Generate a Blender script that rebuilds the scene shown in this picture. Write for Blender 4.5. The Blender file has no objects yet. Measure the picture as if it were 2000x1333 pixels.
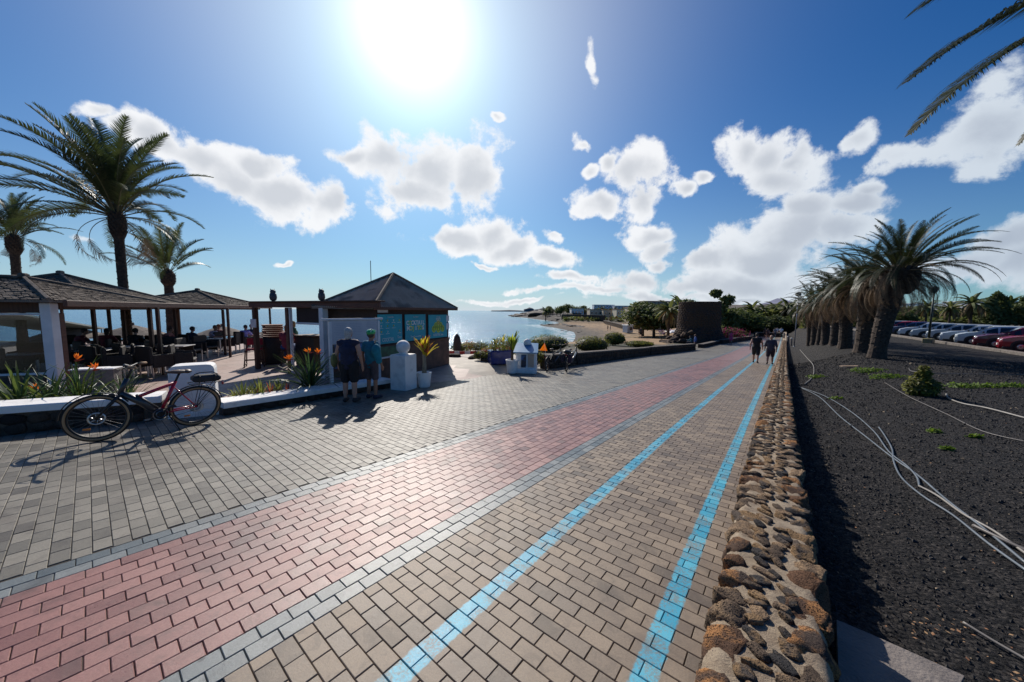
import bpy, bmesh, math, random
import numpy as np
from mathutils import Vector, Matrix, Euler
R = math.radians
rnd = random.Random(7)
scene = bpy.context.scene

# ------------------------------------------------------------------ camera
# metres; the camera's eye is the origin, +Y is the direction it faces
FL = 667.0; PITCH = R(5.05); ROLL = R(0.5)
cam_d = bpy.data.cameras.new('camera'); cam = bpy.data.objects.new('camera', cam_d)
scene.collection.objects.link(cam); scene.camera = cam
cam_d.sensor_width = 36; cam_d.lens = FL / 2000 * 36
cam_d.clip_start = 0.05; cam_d.clip_end = 20000
cam.matrix_world = Matrix.Rotation(math.pi / 2 - PITCH, 4, 'X') @ Matrix.Rotation(ROLL, 4, 'Z')

# ------------------------------------------------------------------ sun and sky
SUN_EL = 36.6; SUN_AZ = -15.5            # degrees; azimuth from +Y towards +X
sun_dir = Vector((math.sin(R(SUN_AZ)) * math.cos(R(SUN_EL)), math.cos(R(SUN_AZ)) * math.cos(R(SUN_EL)), math.sin(R(SUN_EL))))
sl = bpy.data.lights.new('sun', 'SUN'); sl.energy = 4.6; sl.angle = R(0.55); sl.color = (1.0, 0.93, 0.84)
so = bpy.data.objects.new('sun', sl); scene.collection.objects.link(so)
so.rotation_euler = (-sun_dir).to_track_quat('-Z', 'Y').to_euler()

vs = scene.view_settings
scene.display_settings.display_device = 'sRGB'
vs.view_transform = 'Standard'; vs.look = 'None'; vs.gamma = 1; vs.exposure = 0.0; vs.use_curve_mapping = False

def ray(px, py):
    x = px - 1000.; y = -(py - 666.5)
    c, s = math.cos(ROLL), math.sin(ROLL)
    x2 = c * x - s * y; y2 = s * x + c * y
    return Vector((x2, FL * math.cos(PITCH) + y2 * math.sin(PITCH), -FL * math.sin(PITCH) + y2 * math.cos(PITCH)))
def at(px, py, Y):
    d = ray(px, py); return d * (Y / d.y)
def azel(px, py):
    d = ray(px, py).normalized(); return math.degrees(math.atan2(d.x, d.y)), math.degrees(math.asin(d.z))

world = bpy.data.worlds.new('World'); scene.world = world; world.use_nodes = True
nt = world.node_tree; N = nt.nodes; Lk = nt.links
for n in list(N): N.remove(n)
def wn(t, **k):
    n = N.new(t)
    for a, b in k.items(): setattr(n, a, b)
    return n
def wset(inp, v):
    if isinstance(v, bpy.types.NodeSocket): Lk.new(v, inp)
    else: inp.default_value = v
def wm(op, a, b=None, c=None, clamp=False):
    n = wn('ShaderNodeMath', operation=op, use_clamp=clamp); wset(n.inputs[0], a)
    if b is not None: wset(n.inputs[1], b)
    if c is not None: wset(n.inputs[2], c)
    return n.outputs[0]
def wv(op, a, b=None):
    n = wn('ShaderNodeVectorMath', operation=op); wset(n.inputs[0], a)
    if b is not None: wset(n.inputs[1], b)
    return n.outputs['Value'] if op in ('LENGTH', 'DOT_PRODUCT') else n.outputs[0]
def wsmooth(x, a, b):
    n = wn('ShaderNodeMapRange', interpolation_type='SMOOTHSTEP'); wset(n.inputs[0], x)
    n.inputs[1].default_value = a; n.inputs[2].default_value = b; return n.outputs[0]
def wmix(f, a, b, bt='MIX'):
    n = wn('ShaderNodeMix', data_type='RGBA', blend_type=bt); wset(n.inputs[0], f); wset(n.inputs[6], a); wset(n.inputs[7], b); return n.outputs[2]
tc = wn('ShaderNodeTexCoord'); D = tc.outputs['Generated']
sky = wn('ShaderNodeTexSky', sky_type='NISHITA'); sky.sun_disc = False
sky.sun_elevation = R(SUN_EL); sky.sun_rotation = R(SUN_AZ); sky.altitude = 0; sky.air_density = 1.0; sky.dust_density = 0.6; sky.ozone_density = 3.0
hs = wn('ShaderNodeHueSaturation'); hs.inputs['Saturation'].default_value = 1.35; hs.inputs['Value'].default_value = 1.0
Lk.new(sky.outputs[0], hs.inputs['Color'])
SKY_STR = 0.062
skyc = wmix(1.0, hs.outputs[0], (SKY_STR * 0.05, SKY_STR * 0.84, SKY_STR * 1.24, 1), 'MULTIPLY')
dotv = wm('MAXIMUM', wv('DOT_PRODUCT', D, tuple(sun_dir)), 0.0)
g1 = wm('MULTIPLY', wm('POWER', dotv, 5.0), 0.25)
g2 = wm('MULTIPLY', wm('POWER', dotv, 14.0), 0.37)
g3 = wm('MULTIPLY', wm('POWER', dotv, 150.0), 0.55)
glow = wm('ADD', g2, g3)
gcol = wv('MULTIPLY', (0.96, 0.98, 1.0), (1, 1, 1))
gv = wn('ShaderNodeVectorMath', operation='SCALE'); gv.inputs[0].default_value = (1.42, 1.0, 0.66); Lk.new(glow, gv.inputs['Scale'])
gb = wn('ShaderNodeVectorMath', operation='SCALE'); gb.inputs[0].default_value = (0.66, 0.66, 0.62); Lk.new(g1, gb.inputs['Scale'])
sky2 = wv('ADD', wv('ADD', skyc, gv.outputs[0]), gb.outputs[0])
sep = wn('ShaderNodeSeparateXYZ'); Lk.new(D, sep.inputs[0])
el = wm('MULTIPLY', wm('ARCSINE', sep.outputs[2]), 57.29578)
az = wm('MULTIPLY', wm('ARCTAN2', sep.outputs[0], sep.outputs[1]), 57.29578)
# pale band of sea air low over the horizon
hz = wm('MULTIPLY', wm('POWER', wm('SUBTRACT', 1.0, wm('ABSOLUTE', sep.outputs[2]), clamp=True), 6.0), wm('ADD', wm('MULTIPLY', wsmooth(dotv, 0.2, 0.85), 0.62), 0.46))
sky3 = wmix(wm('MULTIPLY', hz, 0.9, clamp=True), sky2, (0.64, 0.71, 0.775, 1))
cmb = wn('ShaderNodeCombineXYZ'); Lk.new(az, cmb.inputs[0]); Lk.new(el, cmb.inputs[1]); cmb.inputs[2].default_value = 1
nz = wn('ShaderNodeTexNoise'); nz.inputs['Scale'].default_value = 5.5; nz.inputs['Detail'].default_value = 4; Lk.new(D, nz.inputs['Vector'])
off = wv('MULTIPLY', wv('SUBTRACT', nz.outputs['Color'], (0.5, 0.5, 0.5)), (11.0, 8.0, 0.0))
P0 = wv('ADD', cmb.outputs[0], off)
CL = [  # pixel-scale sizes: centre, half width, half height, thinness
 (222,228,42,16,.35),(275,262,45,26,.1),(330,295,55,34,0),(400,335,70,36,0),(480,365,80,42,0),(560,385,85,42,0),(630,392,50,44,0),(505,325,48,28,0),(215,468,42,7,.45),
 (680,300,52,24,.15),(750,325,80,46,0),(840,345,100,66,0),(925,345,52,58,0),(815,388,95,34,0),
 (880,478,64,26,.05),(948,462,42,34,0),(985,492,44,20,.1),(1085,506,58,20,.1),(1075,457,28,10,.4),
 (1160,387,44,24,.05),(1240,345,56,42,0),(1255,382,40,30,.05),(1203,312,20,24,.15),(1160,325,20,14,.4),
 (1275,455,62,26,0),(1290,485,48,26,0),(1300,512,34,16,.15),
 (1448,290,52,46,0),(1505,300,70,50,0),(1572,296,46,34,.05),(1535,345,90,46,0),(1590,395,80,46,0),(1690,395,60,30,.05),(1725,372,30,16,.25),(1560,450,120,60,0),(1480,505,110,40,0),(1640,455,70,50,0),(1400,510,44,22,.1),
 (1705,262,40,34,.45),(1790,300,52,28,.55),(1960,240,90,80,.42),(1930,305,55,40,.5),
 (1940,470,90,42,.2),(1870,515,120,40,.25),(1985,520,80,60,.2),
 (1250,552,100,24,.1),(1370,552,100,28,.1),(1180,570,100,10,.3),(1300,580,160,10,.2),(1470,555,120,30,.05),(1450,582,120,10,.1),(1000,592,120,6,.4),(1120,545,60,9,.35),(1050,572,60,6,.4),
 (1325,370,22,20,.15),(1365,341,26,15,.2),(1137,266,20,12,.35),(1166,104,12,34,.72),(965,241,12,7,.4),(562,506,16,4,.4),(935,520,30,6,.4)]
acc = None
for (cx, cy, rx, ry, b) in CL:
    a0, e0 = azel(cx, cy); a1, _ = azel(cx + rx, cy); a2, _ = azel(cx - rx, cy); _, e1 = azel(cx, cy - ry); _, e2 = azel(cx, cy + ry)
    sx = 1 / max(.6, abs(a1 - a2) / 2 * 1.32); sy = 1 / max(.4, abs(e1 - e2) / 2 * 1.32)
    mp = wn('ShaderNodeMapping'); mp.inputs['Scale'].default_value = (sx, sy, max(b, .001)); mp.inputs['Location'].default_value = (-a0 * sx, -e0 * sy, 0)
    Lk.new(P0, mp.inputs['Vector'])
    ln = wv('LENGTH', mp.outputs[0])
    acc = ln if acc is None else wm('SMOOTH_MIN', acc, ln, 0.18)
nz2 = wn('ShaderNodeTexNoise'); nz2.inputs['Scale'].default_value = 9; nz2.inputs['Detail'].default_value = 9; nz2.inputs['Roughness'].default_value = .66; nz2.inputs['Distortion'].default_value = .15; Lk.new(D, nz2.inputs['Vector'])
vor = wn('ShaderNodeTexVoronoi', feature='SMOOTH_F1'); vor.inputs['Scale'].default_value = 15; vor.inputs['Smoothness'].default_value = .35; Lk.new(wv('ADD', D, wv('MULTIPLY', nz2.outputs['Color'], (.05, .05, .05))), vor.inputs['Vector'])
puff = wm('SUBTRACT', 0.63, vor.outputs['Distance'])
blob = wm('SUBTRACT', 1.0, acc)
dens = wm('ADD', wm('ADD', blob, wm('MULTIPLY', wm('SUBTRACT', nz2.outputs['Fac'], 0.52), 2.5)), wm('MULTIPLY', puff, 0.62))
alpha = wsmooth(dens, 0.0, 0.42)
nz3 = wn('ShaderNodeTexNoise'); nz3.inputs['Scale'].default_value = 10; nz3.inputs['Detail'].default_value = 7; Lk.new(D, nz3.inputs['Vector'])
thick = wsmooth(wm('ADD', wm('ADD', wm('MULTIPLY', blob, .75), wm('MULTIPLY', dens, .3)), wm('MULTIPLY', wm('SUBTRACT', nz3.outputs['Fac'], .5), .55)), 0.28, 0.95)
side = wsmooth(dotv, 0.35, 0.85)       # the sunlit rims are brighter towards the sun
bright = wmix(side, (0.62, 0.70, 0.79, 1), (0.95, 0.96, 0.98, 1))
dark = wmix(side, (0.40, 0.46, 0.56, 1), (0.60, 0.63, 0.68, 1))
ccol = wmix(wm('MULTIPLY', thick, .85), bright, dark)
final = wmix(wm('MULTIPLY', alpha, 0.96), sky3, ccol)
bg = wn('ShaderNodeBackground'); Lk.new(final, bg.inputs[0]); bg.inputs[1].default_value = 1.0
out = wn('ShaderNodeOutputWorld'); Lk.new(bg.outputs[0], out.inputs[0])

# ------------------------------------------------------------------ the lie of the land
SD = Vector((.626, .78)); VD = Vector((.78, -.626))
def sm(t):
    t = min(1., max(0., t)); return t * t * (3 - 2 * t)
def lerp(a, b, t): return a + (b - a) * t
def offs(s): return -.12 * (1 - math.exp(-max(s, 0) / 4.))
def W2(s, v):                 # along the promenade s, across it v -> x, y
    v = v + offs(s); return .626 * s + .78 * v, .78 * s - .626 * v
def SV(x, y):
    s = .626 * x + .78 * y; return s, .78 * x - .626 * y - offs(s)
def sL(s): return s if s < 28 else 28 + 26 * (1 - math.exp(-(s - 28) / 26.))
def gz(s, v): return -1.70 - .0504 * sL(s) + .0251 * max(-9., min(1., v + offs(s)))
COAST = np.array([(-3000,-800),(-300,10),(-60,28),(-24,34),(-6,42),(2,48),(8,60),(13,80),(16,95),(18,110),(15,135),(9,156),(14,160),(24,172),(27,205),(24,240),(14,310),(-2,385),(12,400),(60,440),(120,620),(300,1000),(1500,2600),(6000,6000)], float)
SEA = -6.5
def coast_d(x, y):            # metres inland of the shoreline (negative = at sea)
    p = np.array((x, y)); a = COAST[:-1]; b = COAST[1:]; ab = b - a
    t = np.clip(((p - a) * ab).sum(1) / (ab * ab).sum(1), 0, 1)
    q = a + ab * t[:, None]; d = np.hypot(*(p - q).T); i = int(d.argmin())
    cr = ab[i][0] * (p[1] - a[i][1]) - ab[i][1] * (p[0] - a[i][0])
    return -d[i] if cr > 0 else d[i]
TER = -2.17
def soilR(s): return -1.75 - .4 * sm(s / 15.)
def H(x, y):
    s, v = SV(x, y)
    if v > .22:
        return lerp(gz(s, .3) - .03, soilR(s), sm((v - .3) / 3.2)) + (sm((math.hypot(x, y) - 230) / 350) * 5 if s > 100 else 0)
    z = gz(s, v)
    if v < -7.8:
        zl = lerp(gz(s, v), -5.8, sm((-17 - v) / 22.))
        if s > 100: zl = lerp(zl, -3.2, sm((y - 165) / 25.))
        tf = (1 - sm((s - 10.5) / 5.)) * sm((-7.6 - v) / 2.2)
        z = lerp(zl, TER, tf)
        dc = coast_d(x, y)
        k = .035 if 60 < y < 165 and x > 0 else .5
        if y > 300: k = .12
        z = min(z, SEA + .1 + dc * k if dc > 0 else SEA - .3 + dc * .2)
        z += 6 * sm((math.hypot(x, y) - 260) / 300) * sm(dc / 120.)
    return max(z, -12.)
def on(px, py, dz=0.):        # where the sight line through a pixel meets the ground
    d = ray(px, py).normalized(); t = .8
    while t < 1500:
        p = d * t
        if p.z < H(p.x, p.y) + dz: break
        t *= 1.01
    lo, hi = t / 1.01, t
    for _ in range(14):
        m = (lo + hi) / 2; p = d * m
        if p.z < H(p.x, p.y) + dz: hi = m
        else: lo = m
    return d * hi

# ------------------------------------------------------------------ mesh helpers
def set_props(o, label=None, cat=None, group=None, kind=None):
    if label: o['label'] = label
    if cat: o['category'] = cat
    if group: o['group'] = group
    if kind: o['kind'] = kind
    return o
def link(o): scene.collection.objects.link(o); return o
def thing(name, label, cat, loc=(0, 0, 0), rotz=0., group=None):
    o = link(bpy.data.objects.new(name, None)); o.location = loc; o.rotation_euler = (0, 0, rotz); o.empty_display_size = .2
    return set_props(o, label, cat, group)
def to_mesh(name, vs_, fs, mats, mi=None, smooth=False):
    me = bpy.data.meshes.new(name); me.from_pydata([tuple(v) for v in vs_], [], fs); me.validate(verbose=False)
    for m in (mats if isinstance(mats, (list, tuple)) else [mats]): me.materials.append(m)
    if mi and len(mi) == len(me.polygons): me.polygons.foreach_set('material_index', mi)
    if smooth: me.polygons.foreach_set('use_smooth', [True] * len(me.polygons))
    me.update(); return me
def add_mesh(name, me, parent=None, **k):
    o = link(bpy.data.objects.new(name, me))
    if parent: o.parent = parent
    return set_props(o, **k)
class MB:
    def __init__(s): s.v = []; s.f = []; s.m = []
    def add(s, vs_, fs, mi=0):
        n = len(s.v); s.v += [Vector(v) for v in vs_]; s.f += [tuple(i + n for i in f) for f in fs]; s.m += [mi] * len(fs); return s
    def box(s, c, d, rz=0., mi=0, M=None):
        x, y, z = d[0] / 2, d[1] / 2, d[2] / 2
        vs_ = [Vector((a * x, b * y, e * z)) for a in (-1, 1) for b in (-1, 1) for e in (-1, 1)]
        Mx = (M if M is not None else Matrix.Rotation(rz, 3, 'Z'))
        vs_ = [Mx @ v + Vector(c) for v in vs_]
        return s.add(vs_, [(0, 1, 3, 2), (4, 6, 7, 5), (0, 4, 5, 1), (2, 3, 7, 6), (0, 2, 6, 4), (1, 5, 7, 3)], mi)
    def rbox(s, c, d, b=.01, rz=0., mi=0):   # box with bevelled edges
        x, y, z = d[0] / 2, d[1] / 2, d[2] / 2; b = min(b, x * .9, y * .9, z * .9)
        rings = []
        for (hz_, ins) in ((-z, b), (-z + b, 0), (z - b, 0), (z, b)):
            X, Y = x - ins, y - ins; q = b * .6
            rings.append([(X - q, -Y, hz_), (X, -Y + q, hz_), (X, Y - q, hz_), (X - q, Y, hz_), (-X + q, Y, hz_), (-X, Y - q, hz_), (-X, -Y + q, hz_), (-X + q, -Y, hz_)])
        Mx = Matrix.Rotation(rz, 3, 'Z'); vs_ = [Mx @ Vector(p) + Vector(c) for r in rings for p in r]; fs = []
        for k in range(3):
            for i in range(8): j = (i + 1) % 8; fs.append((k * 8 + i, k * 8 + j, k * 8 + 8 + j, k * 8 + 8 + i))
        fs.append(tuple(range(7, -1, -1))); fs.append(tuple(range(24, 32)))
        return s.add(vs_, fs, mi)
    def tube(s, pts, r, n=6, mi=0, cap=True):
        pts = [Vector(p) for p in pts]; rr = r if isinstance(r, (list, tuple)) else [r] * len(pts); vs_ = []; fs = []
        up = Vector((0, 0, 1)); prev = None
        for i, p in enumerate(pts):
            t = (pts[min(i + 1, len(pts) - 1)] - pts[max(i - 1, 0)]).normalized()
            if prev is None:
                a = t.cross(up)
                if a.length < .05: a = t.cross(Vector((1, 0, 0)))
            else: a = prev - t * prev.dot(t)
            a.normalize(); prev = a; b = t.cross(a)
            for k in range(n):
                w = 2 * math.pi * k / n; vs_.append(p + (a * math.cos(w) + b * math.sin(w)) * rr[i])
        for i in range(len(pts) - 1):
            for k in range(n): j = (k + 1) % n; fs.append((i * n + k, i * n + j, i * n + n + j, i * n + n + k))
        if cap: fs.append(tuple(range(n - 1, -1, -1))); fs.append(tuple(range(len(vs_) - n, len(vs_))))
        return s.add(vs_, fs, mi)
    def lathe(s, prof, n=20, c=(0, 0, 0), mi=0, axis='Z'):
        vs_ = []; fs = []; c = Vector(c)
        for (r, z) in prof:
            for k in range(n):
                w = 2 * math.pi * k / n; p = Vector((r * math.cos(w), r * math.sin(w), z))
                if axis == 'Y': p = Vector((p.x, p.z, p.y))
                if axis == 'X': p = Vector((p.z, p.x, p.y))
                vs_.append(p + c)
        for i in range(len(prof) - 1):
            for k in range(n): j = (k + 1) % n; fs.append((i * n + k, i * n + j, i * n + n + j, i * n + n + k))
        fs.append(tuple(range(n - 1, -1, -1))); fs.append(tuple(range(len(vs_) - n, len(vs_))))
        return s.add(vs_, fs, mi)
    def ball(s, c, r, n=10, m=7, mi=0, M=None):
        rr = r if isinstance(r, (list, tuple)) else (r, r, r); c = Vector(c); vs_ = []; fs = []
        for i in range(m + 1):
            th = math.pi * min(max(i, .02), m - .02) / m
            for k in range(n):
                w = 2 * math.pi * k / n; p = Vector((rr[0] * math.sin(th) * math.cos(w), rr[1] * math.sin(th) * math.sin(w), rr[2] * math.cos(th)))
                vs_.append((M @ p if M is not None else p) + c)
        for i in range(m):
            for k in range(n): j = (k + 1) % n; fs.append((i * n + k, i * n + n + k, i * n + n + j, i * n + j))
        fs.append(tuple(range(n))); fs.append(tuple(range(len(vs_) - 1, len(vs_) - n - 1, -1)))
        return s.add(vs_, fs, mi)
    def cap(s, p1, r1, p2, r2, n=10):        # closed tapered capsule
        p1, p2 = Vector(p1), Vector(p2); t = p2 - p1; L_ = t.length; t.normalize()
        pts = []; rr = []
        for k in range(1, 4): w = math.pi / 2 * (k / 4.); pts.append(p1 - t * r1 * math.cos(w)); rr.append(r1 * math.sin(w))
        pts.append(p1); rr.append(r1); pts.append(p2); rr.append(r2)
        for k in range(3, 0, -1): w = math.pi / 2 * (k / 4.); pts.append(p2 + t * r2 * math.cos(w)); rr.append(r2 * math.sin(w))
        return s.tube(pts, rr, n)
    def ring(s, c, R_, r, n=36, m=8, mi=0, axis='Y', a0=0., a1=360., sq=1.):   # torus or part of one
        full = abs(a1 - a0) >= 359.9; pts = []; c = Vector(c); vs_ = []; fs = []
        K = n if full else n + 1
        for i in range(K):
            w = R(a0 + (a1 - a0) * i / n); rad = Vector((math.cos(w), 0, math.sin(w))); ax = Vector((0, 1, 0))
            if axis == 'Z': rad = Vector((math.cos(w), math.sin(w), 0)); ax = Vector((0, 0, 1))
            if axis == 'X': rad = Vector((0, math.cos(w), math.sin(w))); ax = Vector((1, 0, 0))
            for k in range(m):
                q = 2 * math.pi * k / m; vs_.append(c + rad * (R_ + r * math.cos(q)) + ax * r * sq * math.sin(q))
        for i in range(n):
            i2 = (i + 1) % K
            for k in range(m): j = (k + 1) % m; fs.append((i * m + k, i * m + j, i2 * m + j, i2 * m + k))
        return s.add(vs_, fs, mi)
    def obj(s, name, mats, parent=None, smooth=False, **k):
        return add_mesh(name, to_mesh(name, s.v, s.f, mats, s.m, smooth), parent, **k)
    def mesh(s, name, mats, smooth=False): return to_mesh(name, s.v, s.f, mats, s.m, smooth)

# ------------------------------------------------------------------ materials
MATS = {}
def mat(key, c, c2=None, scale=8., rough=.7, bump=0., bscale=None, metal=0., spec=.5, detail=5, trans=0., c3=None, coat=0., obj_rand=0., stretch=None, ramp=(.35, .65)):
    if key in MATS: return MATS[key]
    m = bpy.data.materials.new(key); m.use_nodes = True; t = m.node_tree; n = t.nodes; l = t.links
    b = n['Principled BSDF']; b.inputs['Roughness'].default_value = rough; b.inputs['Metallic'].default_value = metal; b.inputs['Specular IOR Level'].default_value = spec
    if coat: b.inputs['Coat Weight'].default_value = coat; b.inputs['Coat Roughness'].default_value = .05
    b.inputs['Base Color'].default_value = (*c, 1)
    tcn = n.new('ShaderNodeTexCoord'); src = tcn.outputs['Object']
    if stretch:
        mp = n.new('ShaderNodeMapping'); mp.inputs['Scale'].default_value = stretch; l.new(src, mp.inputs[0]); src = mp.outputs[0]
    col = None
    if c2:
        nzn = n.new('ShaderNodeTexNoise'); nzn.inputs['Scale'].default_value = scale; nzn.inputs['Detail'].default_value = detail; l.new(src, nzn.inputs['Vector'])
        rp = n.new('ShaderNodeValToRGB'); rp.color_ramp.elements[0].position = ramp[0]; rp.color_ramp.elements[1].position = ramp[1]
        rp.color_ramp.elements[0].color = (*c, 1); rp.color_ramp.elements[1].color = (*c2, 1)
        if c3: e = rp.color_ramp.elements.new(.5); e.color = (*c3, 1)
        l.new(nzn.outputs['Fac'], rp.inputs[0]); col = rp.outputs[0]
    if obj_rand:
        oi = n.new('ShaderNodeObjectInfo'); hv = n.new('ShaderNodeHueSaturation')
        mr = n.new('ShaderNodeMapRange'); mr.inputs[3].default_value = 1 - obj_rand; mr.inputs[4].default_value = 1 + obj_rand; l.new(oi.outputs['Random'], mr.inputs[0]); l.new(mr.outputs[0], hv.inputs['Value'])
        if col is not None: l.new(col, hv.inputs['Color'])
        else: hv.inputs['Color'].default_value = (*c, 1)
        col = hv.outputs[0]
    if col is not None: l.new(col, b.inputs['Base Color'])
    if bump:
        bn = n.new('ShaderNodeTexNoise'); bn.inputs['Scale'].default_value = bscale or scale * 3; bn.inputs['Detail'].default_value = 4; l.new(src, bn.inputs['Vector'])
        bu = n.new('ShaderNodeBump'); bu.inputs['Strength'].default_value = min(1, bump); bu.inputs['Distance'].default_value = .02; l.new(bn.outputs['Fac'], bu.inputs['Height']); l.new(bu.outputs[0], b.inputs['Normal'])
    if trans:
        tr = n.new('ShaderNodeBsdfTranslucent'); mx = n.new('ShaderNodeMixShader'); mx.inputs[0].default_value = trans
        if col is not None: l.new(col, tr.inputs[0])
        else: tr.inputs[0].default_value = (*c, 1)
        l.new(b.outputs[0], mx.inputs[1]); l.new(tr.outputs[0], mx.inputs[2]); l.new(mx.outputs[0], n['Material Output'].inputs[0])
    MATS[key] = m; return m
def glass(key, tint=(.6, .7, .75), rough=.03, alpha=.35):
    if key in MATS: return MATS[key]
    m = bpy.data.materials.new(key); m.use_nodes = True; t = m.node_tree; n = t.nodes; l = t.links; n.remove(n['Principled BSDF'])
    tr = n.new('ShaderNodeBsdfTransparent'); tr.inputs[0].default_value = (*tint, 1); gl = n.new('ShaderNodeBsdfGlossy'); gl.inputs['Roughness'].default_value = rough
    fr = n.new('ShaderNodeFresnel'); fr.inputs[0].default_value = 1.5; mx = n.new('ShaderNodeMixShader'); l.new(fr.outputs[0], mx.inputs[0]); l.new(tr.outputs[0], mx.inputs[1]); l.new(gl.outputs[0], mx.inputs[2]); l.new(mx.outputs[0], n['Material Output'].inputs[0])
    MATS[key] = m; return m
# ------------------------------------------------------------------ paving material: colour depends on the piece, wear and paint
def nodes_of(key):
    m = bpy.data.materials.new(key); m.use_nodes = True; t = m.node_tree; MATS[key] = m; return m, t, t.nodes, t.links, t.nodes['Principled BSDF']
class NB:
    def __init__(s, t): s.t = t; s.n = t.nodes; s.l = t.links
    def st(s, inp, v):
        if isinstance(v, bpy.types.NodeSocket): s.l.new(v, inp)
        else: inp.default_value = v
    def m(s, op, a, b=None, c=None, clamp=False):
        x = s.n.new('ShaderNodeMath'); x.operation = op; x.use_clamp = clamp; s.st(x.inputs[0], a)
        if b is not None: s.st(x.inputs[1], b)
        if c is not None: s.st(x.inputs[2], c)
        return x.outputs[0]
    def dot(s, a, v):
        x = s.n.new('ShaderNodeVectorMath'); x.operation = 'DOT_PRODUCT'; s.st(x.inputs[0], a); x.inputs[1].default_value = v; return x.outputs['Value']
    def mix(s, f, a, b, bt='MIX'):
        x = s.n.new('ShaderNodeMix'); x.data_type = 'RGBA'; x.blend_type = bt; s.st(x.inputs[0], f); s.st(x.inputs[6], a); s.st(x.inputs[7], b); return x.outputs[2]
    def noise(s, vec, sc, det=4, rg=.5, dist=0.):
        x = s.n.new('ShaderNodeTexNoise'); x.inputs['Scale'].default_value = sc; x.inputs['Detail'].default_value = det; x.inputs['Roughness'].default_value = rg; x.inputs['Distortion'].default_value = dist; s.st(x.inputs['Vector'], vec); return x.outputs['Fac']
    def ramp(s, f, a, b, lo=0., hi=1.):
        x = s.n.new('ShaderNodeMapRange'); x.interpolation_type = 'SMOOTHSTEP'; s.st(x.inputs[0], f); x.inputs[1].default_value = a; x.inputs[2].default_value = b; x.inputs[3].default_value = lo; x.inputs[4].default_value = hi; return x.outputs[0]
    def comb(s, x_, y_, z_=0.):
        x = s.n.new('ShaderNodeCombineXYZ'); s.st(x.inputs[0], x_); s.st(x.inputs[1], y_); s.st(x.inputs[2], z_); return x.outputs[0]
    def white(s, vec):
        x = s.n.new('ShaderNodeTexWhiteNoise'); x.noise_dimensions = '3D'; s.st(x.inputs[0], vec); return x.outputs['Value']
def paver_mat(key, cA, cB, stain, rough=.55, paint=None, far=False, rs=.1, rv=.2, along=False, var=.5):
    m, t, n, l, b = nodes_of(key); nb = NB(t)
    pos = n.new('ShaderNodeNewGeometry').outputs['Position']
    s_ = nb.dot(pos, (.626, .78, 0)); v_ = nb.dot(pos, (.78, -.626, 0))
    ex = nb.m('POWER', 2.71828, nb.m('DIVIDE', nb.m('MAXIMUM', s_, 0.), -4.))
    v_ = nb.m('SUBTRACT', v_, nb.m('MULTIPLY', nb.m('SUBTRACT', 1., ex), -.12))
    if far:                 # too far off to tell the pieces apart: joints drawn by the material
        ps, pv = (rv, rs) if along else (rs, rv)
        rowc, colc, rp_, cp_ = (v_, s_, pv, ps) if along else (s_, v_, ps, pv)
        row = nb.m('FLOOR', nb.m('DIVIDE', rowc, rp_))
        cc = nb.m('ADD', nb.m('DIVIDE', colc, cp_), nb.m('MULTIPLY', nb.m('MODULO', row, 2.), .5)); col = nb.m('FLOOR', cc)
        fr = nb.m('FRACT', nb.m('DIVIDE', rowc, rp_)); fc = nb.m('FRACT', cc)
        jr = nb.m('LESS_THAN', fr, .09); jc = nb.m('LESS_THAN', fc, .045); joint = nb.m('MAXIMUM', jr, jc)
        r_ = nb.white(nb.comb(row, col))
    else:
        a = n.new('ShaderNodeAttribute'); a.attribute_name = 'rnd'; oi = n.new('ShaderNodeObjectInfo')
        r_ = nb.m('FRACT', nb.m('ADD', a.outputs['Fac'], nb.m('MULTIPLY', oi.outputs['Random'], 7.13))); joint = None
    big = nb.noise(pos, .55, 5, .6); mid = nb.noise(pos, 3.2, 4, .6, .4); fine = nb.noise(pos, 90, 3, .7); grit = nb.noise(pos, 420, 2, .6)
    col_ = nb.mix(nb.ramp(r_, .1, .9), (*cA, 1), (*cB, 1))
    k = nb.m('ADD', nb.m('MULTIPLY', r_, var), 1 - var / 2)
    k = nb.m('MULTIPLY', k, nb.ramp(fine, .2, .8, .82, 1.16))
    k = nb.m('MULTIPLY', k, nb.ramp(grit, .25, .75, .86, 1.12))
    hs_ = n.new('ShaderNodeHueSaturation'); l.new(col_, hs_.inputs['Color']); l.new(k, hs_.inputs['Value']); col_ = hs_.outputs[0]
    st = nb.m('MULTIPLY', nb.ramp(nb.m('ADD', nb.m('MULTIPLY', big, .6), nb.m('MULTIPLY', mid, .4)), .47, .66), .85)
    col_ = nb.mix(st, col_, (*stain, 1))
    vo = n.new('ShaderNodeTexVoronoi'); vo.inputs['Scale'].default_value = 2.6; l.new(pos, vo.inputs['Vector'])
    gum = nb.m('MULTIPLY', nb.ramp(nb.m('ADD', vo.outputs['Distance'], nb.m('MULTIPLY', nb.noise(pos, 40, 2), .03)), .045, .07, .7, 0.), nb.m('GREATER_THAN', nb.noise(pos, 1.1, 2), .5))
    col_ = nb.mix(gum, col_, tuple(q * .35 for q in stain) + (1,))
    blot = nb.ramp(nb.noise(pos, 9., 3, .6, .8), .52, .68, 0., .35); col_ = nb.mix(blot, col_, tuple(q * .75 for q in stain) + (1,))
    # a few pieces darker with grime
    gr = nb.m('MULTIPLY', nb.m('GREATER_THAN', nb.m('FRACT', nb.m('MULTIPLY', r_, 17.3)), .88), nb.ramp(mid, .35, .6, .15, .55))
    col_ = nb.mix(gr, col_, tuple(q * .45 for q in stain) + (1,))
    ro = nb.m('ADD', nb.m('MULTIPLY', fine, .25), nb.m('ADD', nb.m('MULTIPLY', r_, .12), rough - .18))
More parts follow.
